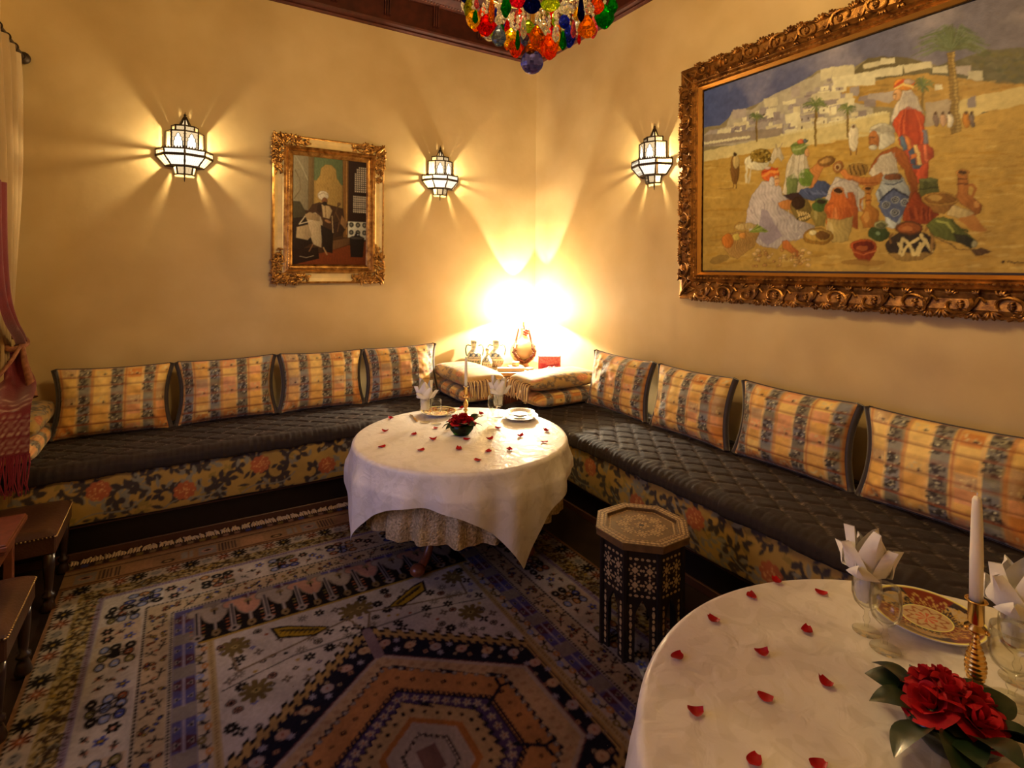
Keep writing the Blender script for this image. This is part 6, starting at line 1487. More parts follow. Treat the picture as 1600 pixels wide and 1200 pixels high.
# foreground table settings
wine_glass('stemmed glass holding the left napkin on the foreground table', 1.578, .735, 1.02); napkin('white pointed napkin standing at the left of the foreground painted plate', 1.578, .735, 1.05, 7)
wine_glass('empty stemmed glass just left of the painted plate on the foreground table', 1.545, .675, 1.05)
wine_glass('large empty stemmed glass right of the foreground brass candlestick', 1.605, .445, 1.08, 1.15)
wine_glass('stemmed glass holding the napkin at the right edge of the photo', 1.700, .462, 1.05); napkin('white pointed napkin at the right edge behind the large glass', 1.700, .462, 1.08, 9)
plate('ornate red, gold and dark blue plate on the foreground table', 1.772, .672, ZG, .132, 'imari', .9)
candlestick('brass candlestick with ribbed shaft on the foreground table', 1.505, .478, .245, 1.0); candle('white taper candle in the foreground brass candlestick', 1.505, .478, ZG + .216, 1.105, .0125)
knife('table knife at the right edge of the foreground table', (1.742, .452), (1.93, .40))

# ------------------------------------------------------------------ roses in bowls
m_rose = pmat('red_rose', (0.48, 0.005, 0.012), .6, vcol=(0.26, 0.003, 0.008), vscale=30, spec=.2); m_leaf = pmat('dark_leaf', (0.013, 0.032, 0.011), .35, var=.4, vscale=20, coat=.2)
m_petal = pmat('loose_rose_petal', (0.46, 0.003, 0.007), .5, vcol=(0.30, 0.002, 0.005), vscale=40, spec=.2)
def rose_mesh(m, c, r, tilt, az, seed):
    R = random.Random(seed); M = rotm('Z', az) @ rotm('Y', tilt)
    for ring, (n, ro, zt, opening) in enumerate(((3, .20, .80, .10), (4, .42, .74, .30), (5, .66, .60, .55), (6, .92, .36, .95))):
        for k in range(n):
            a = 2 * PI * (k + .5 * ring) / n + R.uniform(-.15, .15); nu, nv = 7, 7; V = []
            for i in range(nu):
                q = i / (nu - 1)
                for j in range(nv):
                    v = j / (nv - 1) * 2 - 1; wid = (3.1 / n) * (.55 + .60 * math.sin(PI * min(.80, .25 + .6 * q)))
                    an = a + v * wid; rad = r * ro * (.35 + .65 * q ** .7) * (1 + opening * .25 * q * q) * (1 - .03 * v * v)
                    z = r * (zt * q ** (1.1) * (1 - .22 * v * v * q) - .12 * opening * q ** 3 * (1 + .5 * v * v)) - .12 * r + R.uniform(-.0005, .0005)
                    V.append((rad * math.cos(an), rad * math.sin(an), z))
            m.add(np.array(V) @ M.T + np.array(c), gridF(nu, nv))
def leaf_mesh(L, Wd, curl):
    m = MB(); V = []; nu, nv = 10, 5
    for i in range(nu):
        q = i / (nu - 1); w = Wd * math.sin(PI * q ** .85) ** .9 + .0008
        for j in range(nv): v = j / (nv - 1) * 2 - 1; V.append((L * q, w * v, curl * L * math.sin(q * 1.6) - curl * 1.1 * L * q * q + .18 * w * abs(v)))
    return m.add(V, gridF(nu, nv))
def rose_bowl(label, x, y, R, H, m_bowl, blooms, nleaf, seed, leafL):
    t = thing('rose_bowl', label, 'flowers', (x, y, ZG), 0); Rr = random.Random(seed)
    MB().lathe([(0, 0), (.55 * R, 0), (.58 * R, .003), (.85 * R, H * .45), (1.0 * R, H), (.97 * R, H), (.80 * R, H * .45), (.5 * R, .008), (0, .008)], 36).build('bowl', m_bowl, t, True)
    MB().ball((0, 0, H * .62), R * .80, 16, 8, (1, 1, .55)).build('moss', m_leaf, t, True)
    for k, (bx, by, bz, r, tl, az) in enumerate(blooms):
        m = MB(); rose_mesh(m, (bx, by, bz), r, tl, az, seed + k); m.build('rose', m_rose, t, True)
    for k in range(nleaf):
        a = 2 * PI * k / nleaf + Rr.uniform(-.25, .25); L = leafL * Rr.uniform(.75, 1.2); m = leaf_mesh(L, L * .30, Rr.uniform(.1, .45)); pit = Rr.uniform(-.25, .45)
        M = rotm('Z', a) @ rotm('Y', -pit) @ rotm('X', Rr.uniform(-.5, .5)); V = m.verts() @ M.T + np.array([.62 * R * math.cos(a), .62 * R * math.sin(a), H * .86])
        mk('leaf', V, m.F, m_leaf, t, True)
    return t
rose_bowl('small green glass bowl of red roses in the middle of the corner table', 1.395, 2.835, .078, .066, thin_glass('green_glass', (0.10, 0.22, 0.05), .06),
          [(-.030, -.020, .082, .046, .35, 3.7), (.026, -.030, .080, .046, .4, 5.4), (.028, .028, .086, .044, .3, .8), (-.026, .030, .084, .044, .3, 2.4), (0, 0, .098, .040, .1, 0)], 9, 5, .085)
rose_bowl('bowl of deep red roses ringed by dark leaves on the foreground table', 1.352, .468, .092, .070, pmat('dark_bowl', (0.012, 0.02, 0.010), .25),
          [(-.045, .020, .088, .048, .5, 2.7), (-.010, -.046, .086, .050, .55, 4.5), (.046, -.018, .088, .050, .5, 5.9), (.012, .046, .094, .046, .4, 1.3), (-.004, .002, .108, .046, .1, 0), (.040, .030, .098, .040, .4, .6)], 13, 16, .105)

# ------------------------------------------------------------------ loose petals
def petal_mesh(seed):
    R = random.Random(seed); nu, nv = 8, 7; V = []; cu = R.uniform(.15, .42); tw = R.uniform(-.5, .5)
    for i in range(nu):
        q = i / (nu - 1)
        for j in range(nv):
            v = j / (nv - 1) * 2 - 1; w = .0125 * math.sin(PI * (.08 + .86 * q)) ** .6
            V.append(((q - .5) * .030, w * v, cu * .020 * ((q - .5) * 2) ** 2 + cu * .011 * v * v + tw * .010 * v * (q - .5)))
    V = np.array(V); V[:, 2] -= V[:, 2].min(); me = bpy.data.meshes.new('petal'); me.from_pydata(V.tolist(), [], gridF(nu, nv).tolist()); me.update(); me.materials.append(m_petal); me.polygons.foreach_set('use_smooth', np.ones(len(me.polygons), bool)); return me
PM = [petal_mesh(k) for k in range(6)]
NTH = ['leftmost', 'second', 'third', 'fourth', 'fifth', 'sixth', 'seventh', 'eighth', 'ninth', 'tenth', 'eleventh', 'twelfth', 'thirteenth', 'fourteenth', 'fifteenth', 'sixteenth', 'seventeenth', 'eighteenth', 'nineteenth', 'twentieth']
def petals(pts, where, grp, scale):
    pts = sorted(pts, key=lambda p: (p[0] * _r0.x + p[1] * _r0.y) / (p[0] * _fw.x + p[1] * _fw.y))
    for k, (x, y) in enumerate(pts):
        o = bpy.data.objects.new('rose_petal', PM[(k * 5 + 1) % 6]); COL.objects.link(o); o.location = (x, y, ZG + .0005); o.rotation_euler = (0, 0, (k * 2.399) % 6.28); o.scale = (scale,) * 3
        tag(o, 'loose red petal on the %s, %s' % (where, 'leftmost of all' if k == 0 else '%s from the left' % NTH[k]), 'petal', grp)
petals([(1.144, 3.354), (1.022, 3.102), (1.149, 2.965), (1.308, 3.017), (1.208, 2.82), (1.083, 2.687), (0.921, 2.844), (1.648, 3.36), (1.695, 3.152), (1.633, 2.823), (1.377, 2.73), (1.49, 2.668), (1.263, 2.599), (1.384, 2.493), (1.273, 2.402), (1.497, 2.461), (1.669, 2.626), (1.94, 3.08), (1.860, 2.635), (1.728, 2.47)], 'corner table cloth', 'petals on the corner table', 1.35)
petals([(1.584, .995), (1.449, .99), (1.259, .975), (1.645, .892), (1.438, .817), (1.062, .930), (1.254, .827), (1.293, .688), (1.133, .738), (0.962, .790), (0.968, .653), (1.069, .583), (1.846, .52)], 'foreground table cloth', 'petals on the foreground table', 1.12)

# ------------------------------------------------------------------ octagonal inlaid side table
m_ebony = pmat('ebony', (0.014, 0.009, 0.006), .4, var=.3, vscale=30); m_bone = pmat('bone_inlay', (0.52, 0.37, 0.18), .4, var=.3, vscale=60); m_otop = pmat('inlaid_wood', (0.17, 0.095, 0.035), .35, var=.4, vscale=40, coat=.2)
ot = thing('octagonal_table', 'low octagonal dark wood side table inlaid with bone stars', 'table', (1.70, 1.69, ZR), math.radians(24))
O8 = lambda r, o=0.0: [(r * math.cos(k * PI / 4 + o), r * math.sin(k * PI / 4 + o)) for k in range(8)]
HT = .505 - ZR
MB().prism(O8(.205), HT - .030, HT - .010).build('top_board', m_otop, ot)
rim = MB(); o_, i_ = O8(.207), O8(.160); V = [(*p, HT - .010) for p in o_] + [(*p, HT) for p in o_] + [(*p, HT) for p in i_] + [(*p, HT - .0095) for p in i_]
for k in range(8):
    j = (k + 1) % 8; rim_f = [[k, j, 8 + j, 8 + k], [8 + k, 8 + j, 16 + j, 16 + k], [16 + k, 16 + j, 24 + j, 24 + k]]
    rim.F += rim_f
rim.V.append(np.array(V)); rim.n = 32
rim.build('tray_rim', m_otop, ot)
inl = MB()
def dia(m, x, y, z, a, b, rot, n=4):
    a *= 1.45; b *= 1.5; P = [(a * math.cos(2 * PI * k / n), b * math.sin(2 * PI * k / n)) for k in range(n)]; c_, s_ = math.cos(rot), math.sin(rot)
    P = [(x + p * c_ - q * s_, y + p * s_ + q * c_) for p, q in P]; m.prism(P, z, z + .0008)
for (sx, sy) in [(0, 0)] + [(.078 * math.cos(k * PI / 4 + PI / 8), .078 * math.sin(k * PI / 4 + PI / 8)) for k in range(8)]:
    for q in range(6): an = q * PI / 3 + .2; dia(inl, sx + .014 * math.cos(an), sy + .014 * math.sin(an), HT - .010, .009, .0042, an)
    for q in range(6): an = q * PI / 3 + .72; dia(inl, sx + .027 * math.cos(an), sy + .027 * math.sin(an), HT - .010, .0045, .0045, an, 5)
for k in range(8):
    for q in range(7):
        u = (q + .5) / 7; a = np.array(o_[k]) * (1 - u) + np.array(o_[(k + 1) % 8]) * u; r0 = a * .885; an = math.atan2(o_[(k + 1) % 8][1] - o_[k][1], o_[(k + 1) % 8][0] - o_[k][0])
        dia(inl, r0[0], r0[1], HT, .0085 if q % 2 else .006, .0048, an, 6 if q % 2 else 4); dia(inl, *(a * .965), HT, .006, .0022, an); dia(inl, *(a * .81), HT, .006, .0022, an)
        dia(inl, *(a * .70), HT - .010, .006, .0035, an)
stuff(inl.build('top_inlay', m_bone, ot))
MB().prism(O8(.012), HT - .0098, HT - .0090).build('centre_hole', m_ebony, ot)
RB8 = .178; side = 2 * RB8 * math.sin(PI / 8); hp = side / 2 - .010; ap = RB8 * math.cos(PI / 8)
body_z = HT - .030
for k in range(8):
    a0 = k * PI / 4; p = MB()
    px_, py_ = RB8 * math.cos(a0), RB8 * math.sin(a0)
    MB().lathe([(0, 0), (.013, 0), (.013, body_z), (0, body_z)], 8, (px_ * .985, py_ * .985, 0)).build('corner_post', m_ebony, ot)
    am = a0 + PI / 8; n_ = np.array([math.cos(am), math.sin(am), 0]); tt = np.array([-math.sin(am), math.cos(am), 0])
    def pan(m, P, d0, d1):
        n = len(P); V = [n_ * (ap + d0) + tt * x + np.array([0, 0, z]) for x, z in P] + [n_ * (ap + d1) + tt * x + np.array([0, 0, z]) for x, z in P]
        m.add(V, [list(range(n))[::-1], [n + q for q in range(n)]] + [[q, (q + 1) % n, n + (q + 1) % n, n + q] for q in range(n)])
    h = hp + .004; w = .034
    P = [(-h, 0), (-h + w, 0), (-h + w, .190), (-h + w + .008, .215), (-.008, .240), (0, .256), (.008, .240), (h - w - .008, .215), (h - w, .190), (h - w, 0), (h, 0), (h, body_z), (-h, body_z)]
    m = MB(); pan(m, P, -.012, 0); pn = m.build('side_panel', m_ebony, ot)
    ib = MB()
    def chip(x, z, a, b, rot, n=4):
        a *= 1.35; b *= 1.45; Q = [(a * math.cos(2 * PI * q / n), b * math.sin(2 * PI * q / n)) for q in range(n)]; c_, s_ = math.cos(rot), math.sin(rot)
        pan(ib, [(x + u * c_ - v * s_, z + u * s_ + v * c_) for u, v in Q], -.001, .0012)
    for cx in (-hp * .5, hp * .5):
        for cz in (.315, .375):
            chip(cx, cz, .0105, .0105, 0)
            for q in range(4): an = q * PI / 2 + PI / 4; chip(cx + .021 * math.cos(an), cz + .021 * math.sin(an), .0065, .0035, an)
            for q in range(4): an = q * PI / 2; chip(cx + .024 * math.cos(an), cz + .024 * math.sin(an), .0045, .0040, an, 5)
    for q in range(5): chip(-hp * .8 + q * hp * .4, .272, .007 if q % 2 else .005, .004, 0, 6); chip(-hp * .8 + q * hp * .4, .420, .007 if q % 2 else .005, .004, 0, 6)
    for sx in (-1, 1):
        for q in range(9): chip(sx * (h - w / 2), .020 + q * .026, .0050 if q % 2 else .0042, .0105 if q % 2 else .0050, 0, 6)
    stuff(ib.build('bone_inlay', m_bone, pn))

# ------------------------------------------------------------------ leather stools and small table by the window wall
m_leather = pmat('brown_leather', (0.072, 0.027, 0.012), .38, vcol=(0.036, 0.013, 0.006), vscale=7, bump=.15, bscale=90); m_legw = pmat('dark_turned_wood', (0.022, 0.009, 0.005), .3, coat=.4); m_nail = pmat('nail_brass', (.6, .42, .2), .3, metal=1)
def stool(label, x0, x1, y0, y1):
    cx, cy = (x0 + x1) / 2, (y0 + y1) / 2; hx_, hy_ = (x1 - x0) / 2, (y1 - y0) / 2
    t = thing('leather_stool', label, 'stool', (cx, cy, 0.0), 0, 'leather stools along the window wall'); zs = .385
    U, V_ = np.meshgrid(np.linspace(-1, 1, 22), np.linspace(-1, 1, 22), indexing='ij'); b = ((1 - U ** 6) * (1 - V_ ** 6))
    mk('seat', np.stack([U * hx_ * (.985 + .015 * (1 - V_ ** 2)), V_ * hy_, zs - .03 + .03 * np.clip(b, 0, 1) ** .4], -1).reshape(-1, 3), gridF(22, 22), m_leather, t, True)
    MB().box(-hx_ + .003, -hy_ + .003, zs - .115, hx_ - .003, hy_ - .003, zs - .028, b=.006).build('apron', m_leather, t)
    nm = MB()
    for q in np.linspace(-1, 1, 30):
        for s in (-1, 1): nm.ball((q * hx_ * .97, s * (hy_ - .001), zs - .035), .0045, 6, 4); nm.ball((s * (hx_ - .001), q * hy_ * .97, zs - .035), .0045, 6, 4)
    stuff(nm.build('nail_heads', m_nail, t, True))
    for sx in (-1, 1):
        for sy in (-1, 1): MB().lathe([(0, 0), (.026, 0), (.029, .012), (.020, .045), (.015, .058), (.024, .066), (.024, .078), (.014, .086), (.017, .12), (.023, .20), (.024, .275), (0, .275)], 14, (sx * (hx_ - .032), sy * (hy_ - .032), 0)).build('leg', m_legw, t, True)
    return t
st1 = stool('brown leather stool with nail-head trim standing against the bench by the curtain', -.93, -.492, 3.205, 3.63)
st2 = stool('brown leather stool with nail-head trim nearest the camera at the left edge', -.93, -.490, 2.385, 2.80)
for o in (st1, st2): o.location.z = ZR if o is st2 else 0.0
sm = thing('side_table', 'small reddish wooden table between the two leather stools', 'table', (-.765, 3.0, 0))
tp = MB(); tp.box(-.18, -.165, .468, .18, .165, .490, b=.004); tp.box(-.17, -.155, .452, .17, .155, .468, b=.004); tp.box(-.175, -.16, .490, .175, .16, .498, b=.003); tp.build('table_top', m_redwood, sm)
MB().box(-.145, -.13, .385, .145, .13, .452, b=.003).build('apron', m_redwood, sm)
for sx in (-1, 1):
    for sy in (-1, 1): MB().box(sx * .128 - .016, sy * .113 - .016, 0, sx * .128 + .016, sy * .113 + .016, .452, b=.003).build('leg', m_redwood, sm)

# ------------------------------------------------------------------ curtain, rod and red shawl
m_curt = pmat('cream_curtain', (0.42, 0.29, 0.13), .7, var=.12, vscale=6, sheen=.2)
rod = thing('curtain_rod', 'dark iron curtain rod at the top left with round finial', 'curtain rod', (-.845, 4.30, 2.862))
MB().tube([(0, .03, 0), (0, -3.9, 0)], .013, 10).build('pole', m_iron, rod); MB().lathe([(0, -.028), (.022, -.026), (.036, -.008), (.036, .008), (.022, .026), (0, .030)], 14).xf([[1, 0, 0, 0], [0, 0, 1, .055], [0, 1, 0, 0]]).build('finial', m_iron, rod, True)
for y in (-.10, -3.7): MB().box(-.115, y - .008, -.012, 0, y + .008, .012).build('bracket', m_iron, rod)
for k in range(6): y = -.02 - .16 * k; MB().tube([(.024 * math.cos(a), y, -.012 + .024 * math.sin(a)) for a in np.linspace(0, 2 * PI, 14, endpoint=False)], .004, 5, closed=True).build('ring', m_iron, rod)
nz_, ns_ = 60, 130
Zc_ = np.linspace(2.845, .80, nz_); S_ = np.linspace(0, 1, ns_); V = np.zeros((nz_, ns_, 3))
ZTIE = 1.16
for i, z in enumerate(Zc_):
    if z > ZTIE: q = (z - ZTIE) / (2.845 - ZTIE); far = 4.14 + .235 * min(1, q / .62) ** .75; near = 4.00 - .60 * q ** .8; amp = .018 + .016 * min(1, q * 2)
    else: q = (ZTIE - z) / (ZTIE - .80); far = 4.14 + .07 * q; near = 4.00 - .12 * q; amp = .020 + .02 * q
    if z > 2.70: far = far - .05 * (z - 2.70) / .145
    V[i, :, 1] = near + (far - near) * S_; V[i, :, 0] = -.865 + .015 * (1 - abs(2 * S_ - 1)) + amp * np.sin(S_ * 2 * PI * 6 + .6 * math.sin(z * 2)); V[i, :, 2] = z
cur = thing('curtain', 'long cream curtain gathered by a tie at the left edge of the photo', 'curtain', (-.86, 4.1, .80)); co = np.array([-.86, 4.1, .80])
mk('curtain_panel', V.reshape(-1, 3) - co, gridF(nz_, ns_), m_curt, cur, True)
m_shawl = bpy.data.materials.new('red_shawl')
def paint_shawl():
    c = Cv(0, 0, .34, 1.9, .003, (0.16, 0.006, 0.015)); R = random.Random(6)
    for k in range(70):
        x, y = R.uniform(0, .34), R.uniform(.55, 1.9); c.line([(x, y), (x + R.uniform(-.05, .05), y + R.uniform(-.03, .03))], .006, R.choice(((0.34, 0.16, 0.12), (0.06, 0.005, 0.03), (0.28, 0.03, 0.03))))
    for y in np.arange(.16, .34, .022):
        for x in np.arange(.01, .34, .022): c.ell(x + (.011 if int(y * 100) % 4 < 2 else 0), y, .0055, .0055, (0.60, 0.44, 0.30))
    for k, y in enumerate((.38, .43, .50)): c.line([(0, y), (.10, y + .03), (.2, y - .01), (.34, y + .03)], .008, (0.56, 0.40, 0.33))
    return c
cvs = paint_shawl(); m_shawl = pmat('red_woven_shawl', (1, 1, 1), .75, attr=True, bump=.2, bscale=140, sheen=.3)
# path of the shawl's middle from the hem (in front of the cushions) up to the curtain tie and beyond: (y, z, x centre, half width)
path = [(3.585, .645, -.80, .140), (3.583, .70, -.80, .142), (3.585, .78, -.80, .142), (3.60, .845, -.80, .142), (3.66, .885, -.80, .135), (3.78, .905, -.80, .125), (3.92, .945, -.80, .105), (4.02, 1.03, -.815, .070), (4.07, 1.13, -.83, .042), (3.96, 1.21, -.825, .045), (3.82, 1.31, -.83, .060), (3.745, 1.45, -.84, .085), (3.685, 1.70, -.84, .095), (3.67, 2.02, -.84, .10)]
pc = catmull(path, 6); n_ = len(pc); nv = 26; arc = np.concatenate([[0], np.cumsum(np.hypot(np.diff(pc[:, 0]), np.diff(pc[:, 1])))])
s = np.linspace(-1, 1, nv); V = np.zeros((n_, nv, 3)); Ca = np.zeros((n_, nv, 3)); nzs = vnoise(n_, nv, 8, 3, 3)
for i in range(n_):
    y, z, x, hw = pc[i]; fold = .010 + .016 * (1 - hw / .142); wv = fold * np.sin(s * 6 + i * .08) * (0.35 if i < 18 else 1)
    up_ = 1 if 20 < i < 46 else 0
    V[i, :, 0] = x + hw * s; V[i, :, 1] = y - wv * (1 - up_); V[i, :, 2] = z + wv * up_ + .012 * (nzs[i] - .5) * up_
    if i > 50: V[i, :, 1] = y + hw * s; V[i, :, 0] = x + .05 + wv
    elif i > 44: b_ = (i - 44) / 6; V[i, :, 1] = y + hw * s * b_; V[i, :, 0] = x + hw * s * (1 - b_) + (.05 + wv) * b_
    Ca[i] = cvs.at((s + 1) * .17, np.full(nv, .14 + arc[i]), 2)
shw = thing('shawl', 'red woven shawl with dotted band and tassels draped at the curtain end', 'shawl', (-.80, 3.60, ZS)); so = np.array([-.80, 3.60, ZS])
mk('shawl_cloth', V.reshape(-1, 3) - so, gridF(n_, nv), m_shawl, shw, True, Ca.reshape(-1, 3))
fr = MB(); R = random.Random(3)
for k in range(44):
    x = -.94 + .28 * k / 43; P = [(x, 3.585, .648), (x + R.uniform(-.006, .006), 3.578, .60), (x + R.uniform(-.012, .012), 3.574, .52), (x + R.uniform(-.014, .014), 3.574, .455 + R.uniform(-.02, .02))]
    fr.tube(np.array(P) - so, [.004, .004, .0035, .002], 4)
stuff(fr.build('tassel_fringe', pmat('red_fringe', (0.20, 0.010, 0.025), .8), shw))
tie = thing('curtain_tie', 'twisted brown and orange cord tying the curtain back', 'cord', (-.83, 4.07, 1.15)); to_ = np.array([-.83, 4.07, 1.15])
P = [(-.90, 4.10, 1.17), (-.82, 4.00, 1.13), (-.765, 4.06, 1.15), (-.80, 4.14, 1.18), (-.88, 4.14, 1.19)]
MB().tube(catmull(np.array(P) - to_, 6), .016, 8).build('loop', pmat('tie_cord', (0.34, 0.14, 0.06), .8, vcol=(0.16, 0.05, 0.025), vscale=40), tie, True)
P = [(-.775, 4.03, 1.14), (-.755, 3.98, 1.06), (-.725, 3.93, .97), (-.70, 3.88, .875)]
MB().tube(catmull(np.array(P) - to_, 6), np.linspace(.012, .022, 19), 8).build('tail', MATS['tie_cord'], tie, True)
P = [(-.78, 4.02, 1.15), (-.80, 3.94, 1.08), (-.84, 3.86, 1.0)]
MB().tube(catmull(np.array(P) - to_, 6), .010, 8).build('tail', MATS['tie_cord'], tie, True)

# ------------------------------------------------------------------ chandelier
CHX, CHY, CHZ = 1.0, 1.52, 2.30
ch = thing('chandelier', 'chandelier hung with many coloured crystal drops and a blue ball', 'chandelier', (CHX, CHY, CHZ))
def crystal(name, col, rough=.0):
    k = 'crystal_' + name
    if k in MATS: return MATS[k]
    m = bpy.data.materials.new(k); t, n, l = nt(m); n.remove(n['Principled BSDF'])
    g = n.new('ShaderNodeBsdfGlass'); g.inputs['Color'].default_value = (*col, 1); g.inputs['Roughness'].default_value = .02; g.inputs['IOR'].default_value = 1.60
    tr = n.new('ShaderNodeBsdfTranslucent'); tr.inputs[0].default_value = (*col, 1); mx = n.new('ShaderNodeMixShader'); mx.inputs[0].default_value = .10
    l.new(g.outputs[0], mx.inputs[1]); l.new(tr.outputs[0], mx.inputs[2]); l.new(mx.outputs[0], n['Material Output'].inputs[0]); MATS[k] = m; return m
CC = dict(olive=(.50, .50, .06), yellow=(.95, .70, .10), green=(.04, .45, .06), red=(.80, .05, .02), amber=(.95, .45, .03), grey=(.35, .42, .55), navy=(.04, .05, .28), lime=(.60, .75, .10), orange=(.95, .28, .02), blue=(.10, .14, .65), pink=(.90, .35, .40), clear=(.92, .90, .82), magenta=(.85, .06, .16))
def drop_mesh(kind):
    me = bpy.data.meshes.new('crystal_drop_%s' % kind); m = MB()
    if kind == 'pear': P = [(0, 0), (.45, .06), (.85, .22), (1, .36), (.80, .58), (.45, .80), (.16, .95), (0, 1)]
    elif kind == 'leaf': P = [(0, 0), (.30, .05), (.72, .20), (1, .42), (.92, .58), (.55, .82), (.18, .96), (0, 1)]
    else: P = [(0, 0), (.55, .15), (.75, .30), (.60, .60), (.40, .85), (0, 1)]
    m.lathe([(r * .5, -z) for r, z in [(q[0], 1 - q[1]) for q in P]], 10, sy=.60 if kind != 'pear' else .85)
    w_ = m.V[0].reshape(10, -1, 3); nr = w_.shape[1]
    for q in range(nr):                                            # twist every other ring: diamond facets
        if q % 2: a_ = PI / 10; c_, s_ = math.cos(a_), math.sin(a_); x_, y_ = w_[:, q, 0].copy(), w_[:, q, 1].copy(); w_[:, q, 0] = x_ * c_ - y_ * s_; w_[:, q, 1] = x_ * s_ + y_ * c_
    m.V[0] = w_.reshape(-1, 3)
    m.F = [t_ for f_ in m.F for t_ in ([f_[0], f_[1], f_[2]], [f_[0], f_[2], f_[3]])]
    me.from_pydata(np.concatenate(m.V).tolist(), [], m.F); me.update(); return me
DM = {k: drop_mesh(k) for k in ('pear', 'leaf', 'slim')}
DCACHE = {}
def drop(kind, col, x, y, ztop, w, h, rz):
    k = (kind, col)
    if k not in DCACHE: me = DM[kind].copy(); me.materials.append(crystal(col, CC[col])); DCACHE[k] = me
    o = bpy.data.objects.new('crystal_drop', DCACHE[k]); COL.objects.link(o); o.parent = ch; o.location = (x, y, ztop); o.scale = (w, w, h); o.rotation_euler = (0, 0, rz); return o
# measured drops: sideways, height of top and tip (photo pixels), width, colour, depth towards the viewer
dl = [(736, -5, 33, 17, 'olive', .10, 'leaf'), (742, 15, 46, 17, 'yellow', .16, 'leaf'), (746, 16, 38, 9, 'green', .19, 'slim'), (760, 22, 58, 22, 'red', .14, 'leaf'), (769, -4, 39, 10, 'amber', .20, 'slim'), (779, 37, 73, 17, 'grey', .16, 'pear'),
      (789, -8, 29, 12, 'green', .20, 'leaf'), (796, 43, 78, 20, 'yellow', .10, 'leaf'), (803, 60, 91, 17, 'orange', .08, 'leaf'), (806, 45, 80, 8, 'green', .13, 'slim'), (805, -8, 13, 20, 'magenta', .22, 'leaf'), (825, -10, 21, 20, 'navy', .22, 'pear'), (850, -10, 17, 22, 'lime', .22, 'pear'),
      (835, 38, 76, 20, 'amber', .07, 'leaf'), (854, 52, 94, 25, 'orange', .05, 'leaf'), (872, 47, 79, 13, 'green', .12, 'slim'), (882, 37, 75, 15, 'blue', .10, 'leaf'), (894, -6, 35, 11, 'navy', .19, 'slim'), (905, 21, 59, 22, 'amber', .15, 'pear'), (917, 25, 60, 12, 'pink', .10, 'leaf'), (899, 47, 70, 6, 'red', .06, 'slim'),
      (931, 5, 45, 22, 'green', .14, 'leaf'), (947, -6, 23, 13, 'green', .08, 'leaf'), (917, -6, 22, 17, 'orange', .18, 'leaf'), (872, 20, 45, 13, 'blue', .16, 'leaf'), (872, 0, 23, 19, 'clear', .20, 'leaf'), (748, -4, 15, 8, 'pink', .2, 'slim'), (727, -8, 6, 12, 'navy', .05, 'leaf'), (886, 30, 60, 9, 'pink', .14, 'slim'), (814, 25, 62, 10, 'clear', .14, 'slim'), (779, 20, 40, 10, 'clear', .18, 'pear'), (826, 66, 88, 14, 'amber', .02, 'leaf'), (842, 64, 90, 14, 'amber', .0, 'leaf'), (862, 38, 66, 12, 'clear', .1, 'slim'), (822, 30, 52, 16, 'lime', .06, 'leaf'), (845, 30, 54, 16, 'clear', .06, 'leaf'), (790, 30, 55, 10, 'red', .02, 'slim'), (905, 0, 22, 12, 'clear', .2, 'pear'), (890, 10, 32, 10, 'yellow', .17, 'pear')]
rnd = random.Random(5)
d0 = CHX * _fw.x + CHY * _fw.y
st = MB()
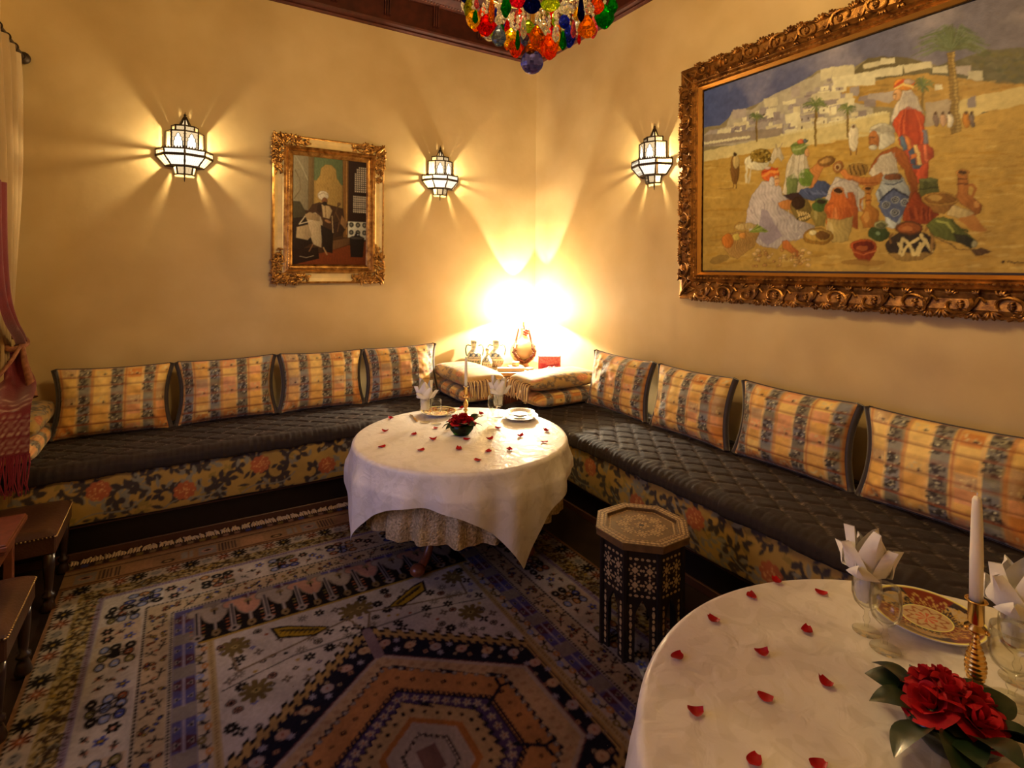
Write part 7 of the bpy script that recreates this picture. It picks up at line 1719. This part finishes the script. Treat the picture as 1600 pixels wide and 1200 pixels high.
for (sx, y0, y1, w, col, dep, kind) in dl:
    for sgn in (-1, 1):                                           # front drop and a partner on the far side of the ring
        f_ = d0 - dep if sgn < 0 else d0 + dep * .8 + .03
        k = d0 / FPX if sgn < 0 else d0 / FPX * .92
        lx = (sx - 829) * k * (1 if sgn < 0 else -1); ww = f_ - d0
        x, y = lx * _r0.x + ww * _fw.x, lx * _r0.y + ww * _fw.y
        zt = EYE + (420.5 - y0) * (d0 - dep if sgn < 0 else d0) / FPX - CHZ; zb = EYE + (420.5 - y1) * (d0 - dep if sgn < 0 else d0) / FPX - CHZ
        if sgn > 0: zt += .05; zb += .05
        c_ = col if sgn < 0 else rnd.choice(list(CC))
        drop(kind, c_, x, y, zt, w * k * 1.3, zt - zb, rnd.uniform(-.4, .4) - YAW)
        st.tube([(x, y, zt), (x * .97, y * .97, .36)], .0012, 4); st.ball((x, y, zt + .006), .006, 6, 4)
        if zt + .03 < .3: st.ball((x * .99, y * .99, zt + .024), .0065, 6, 4)
        if zt + .045 < .3: st.ball((x * .98, y * .98, zt + .038), .006, 6, 4)
stuff(st.build('bead_strings', crystal('clear', CC['clear']), ch, True))
bl = MB(); bl.ball((0, 0, .0), .039, 12, 9); bl.build('crystal_ball', crystal('ballblue', (.34, .34, .72)), ch)
MB().lathe([(.056, .118), (.060, .125), (.052, .150), (.032, .168), (.012, .178), (.0, .180)], 24).build('glass_bowl', thin_glass('chandelier_glass', (.95, .94, .86), .03), ch, True)
MB().lathe([(0, .036), (.004, .036), (.006, .12), (.012, .18), (.020, .22), (.014, .28), (.032, .34), (.036, .40), (.016, .46), (.026, .54), (.012, .62), (.006, .70), (.006, ZC - CHZ), (0, ZC - CHZ)], 18).build('stem', m_brass, ch, True)
for r_, z_ in ((.24, .30), (.17, .33), (.10, .27)): MB().tube([(r_ * math.cos(a), r_ * math.sin(a), z_) for a in np.linspace(0, 2 * PI, 40, endpoint=False)], .005, 6, closed=True).build('hoop', m_brass, ch, True)
for k in range(8):
    a = k * PI / 4 + .2; q = np.array([math.cos(a), math.sin(a), 0]); z = lambda r, h: q * r + np.array([0, 0, h])
    am = MB().tube(catmull([z(.03, .36), z(.10, .30), z(.19, .30), z(.28, .36), z(.31, .43)], 6), .008, 8).build('arm', m_brass, ch, True)
    MB().lathe([(0, .43), (.030, .435), (.036, .445), (.012, .45), (.012, .50), (0, .50)], 16, tuple(q * .31)).build('candle_cup', m_brass, am, True)
    MB().lathe([(0, .50), (.011, .50), (.016, .53), (.012, .56), (.003, .585), (0, .587)], 12, tuple(q * .31)).build('flame_bulb', thin_glass('bulb_glass', (0.98, 0.96, 0.9), .02), am, True)
    point_light('chandelier_light', tuple(q * .31 + np.array([0, 0, .54])), P_CHAND, WARM, .008, ch)
MB().lathe([(0, ZC - CHZ - .04), (.05, ZC - CHZ - .035), (.07, ZC - CHZ - .01), (.07, ZC - CHZ), (0, ZC - CHZ)], 24).build('ceiling_rose', m_brass, ch, True)
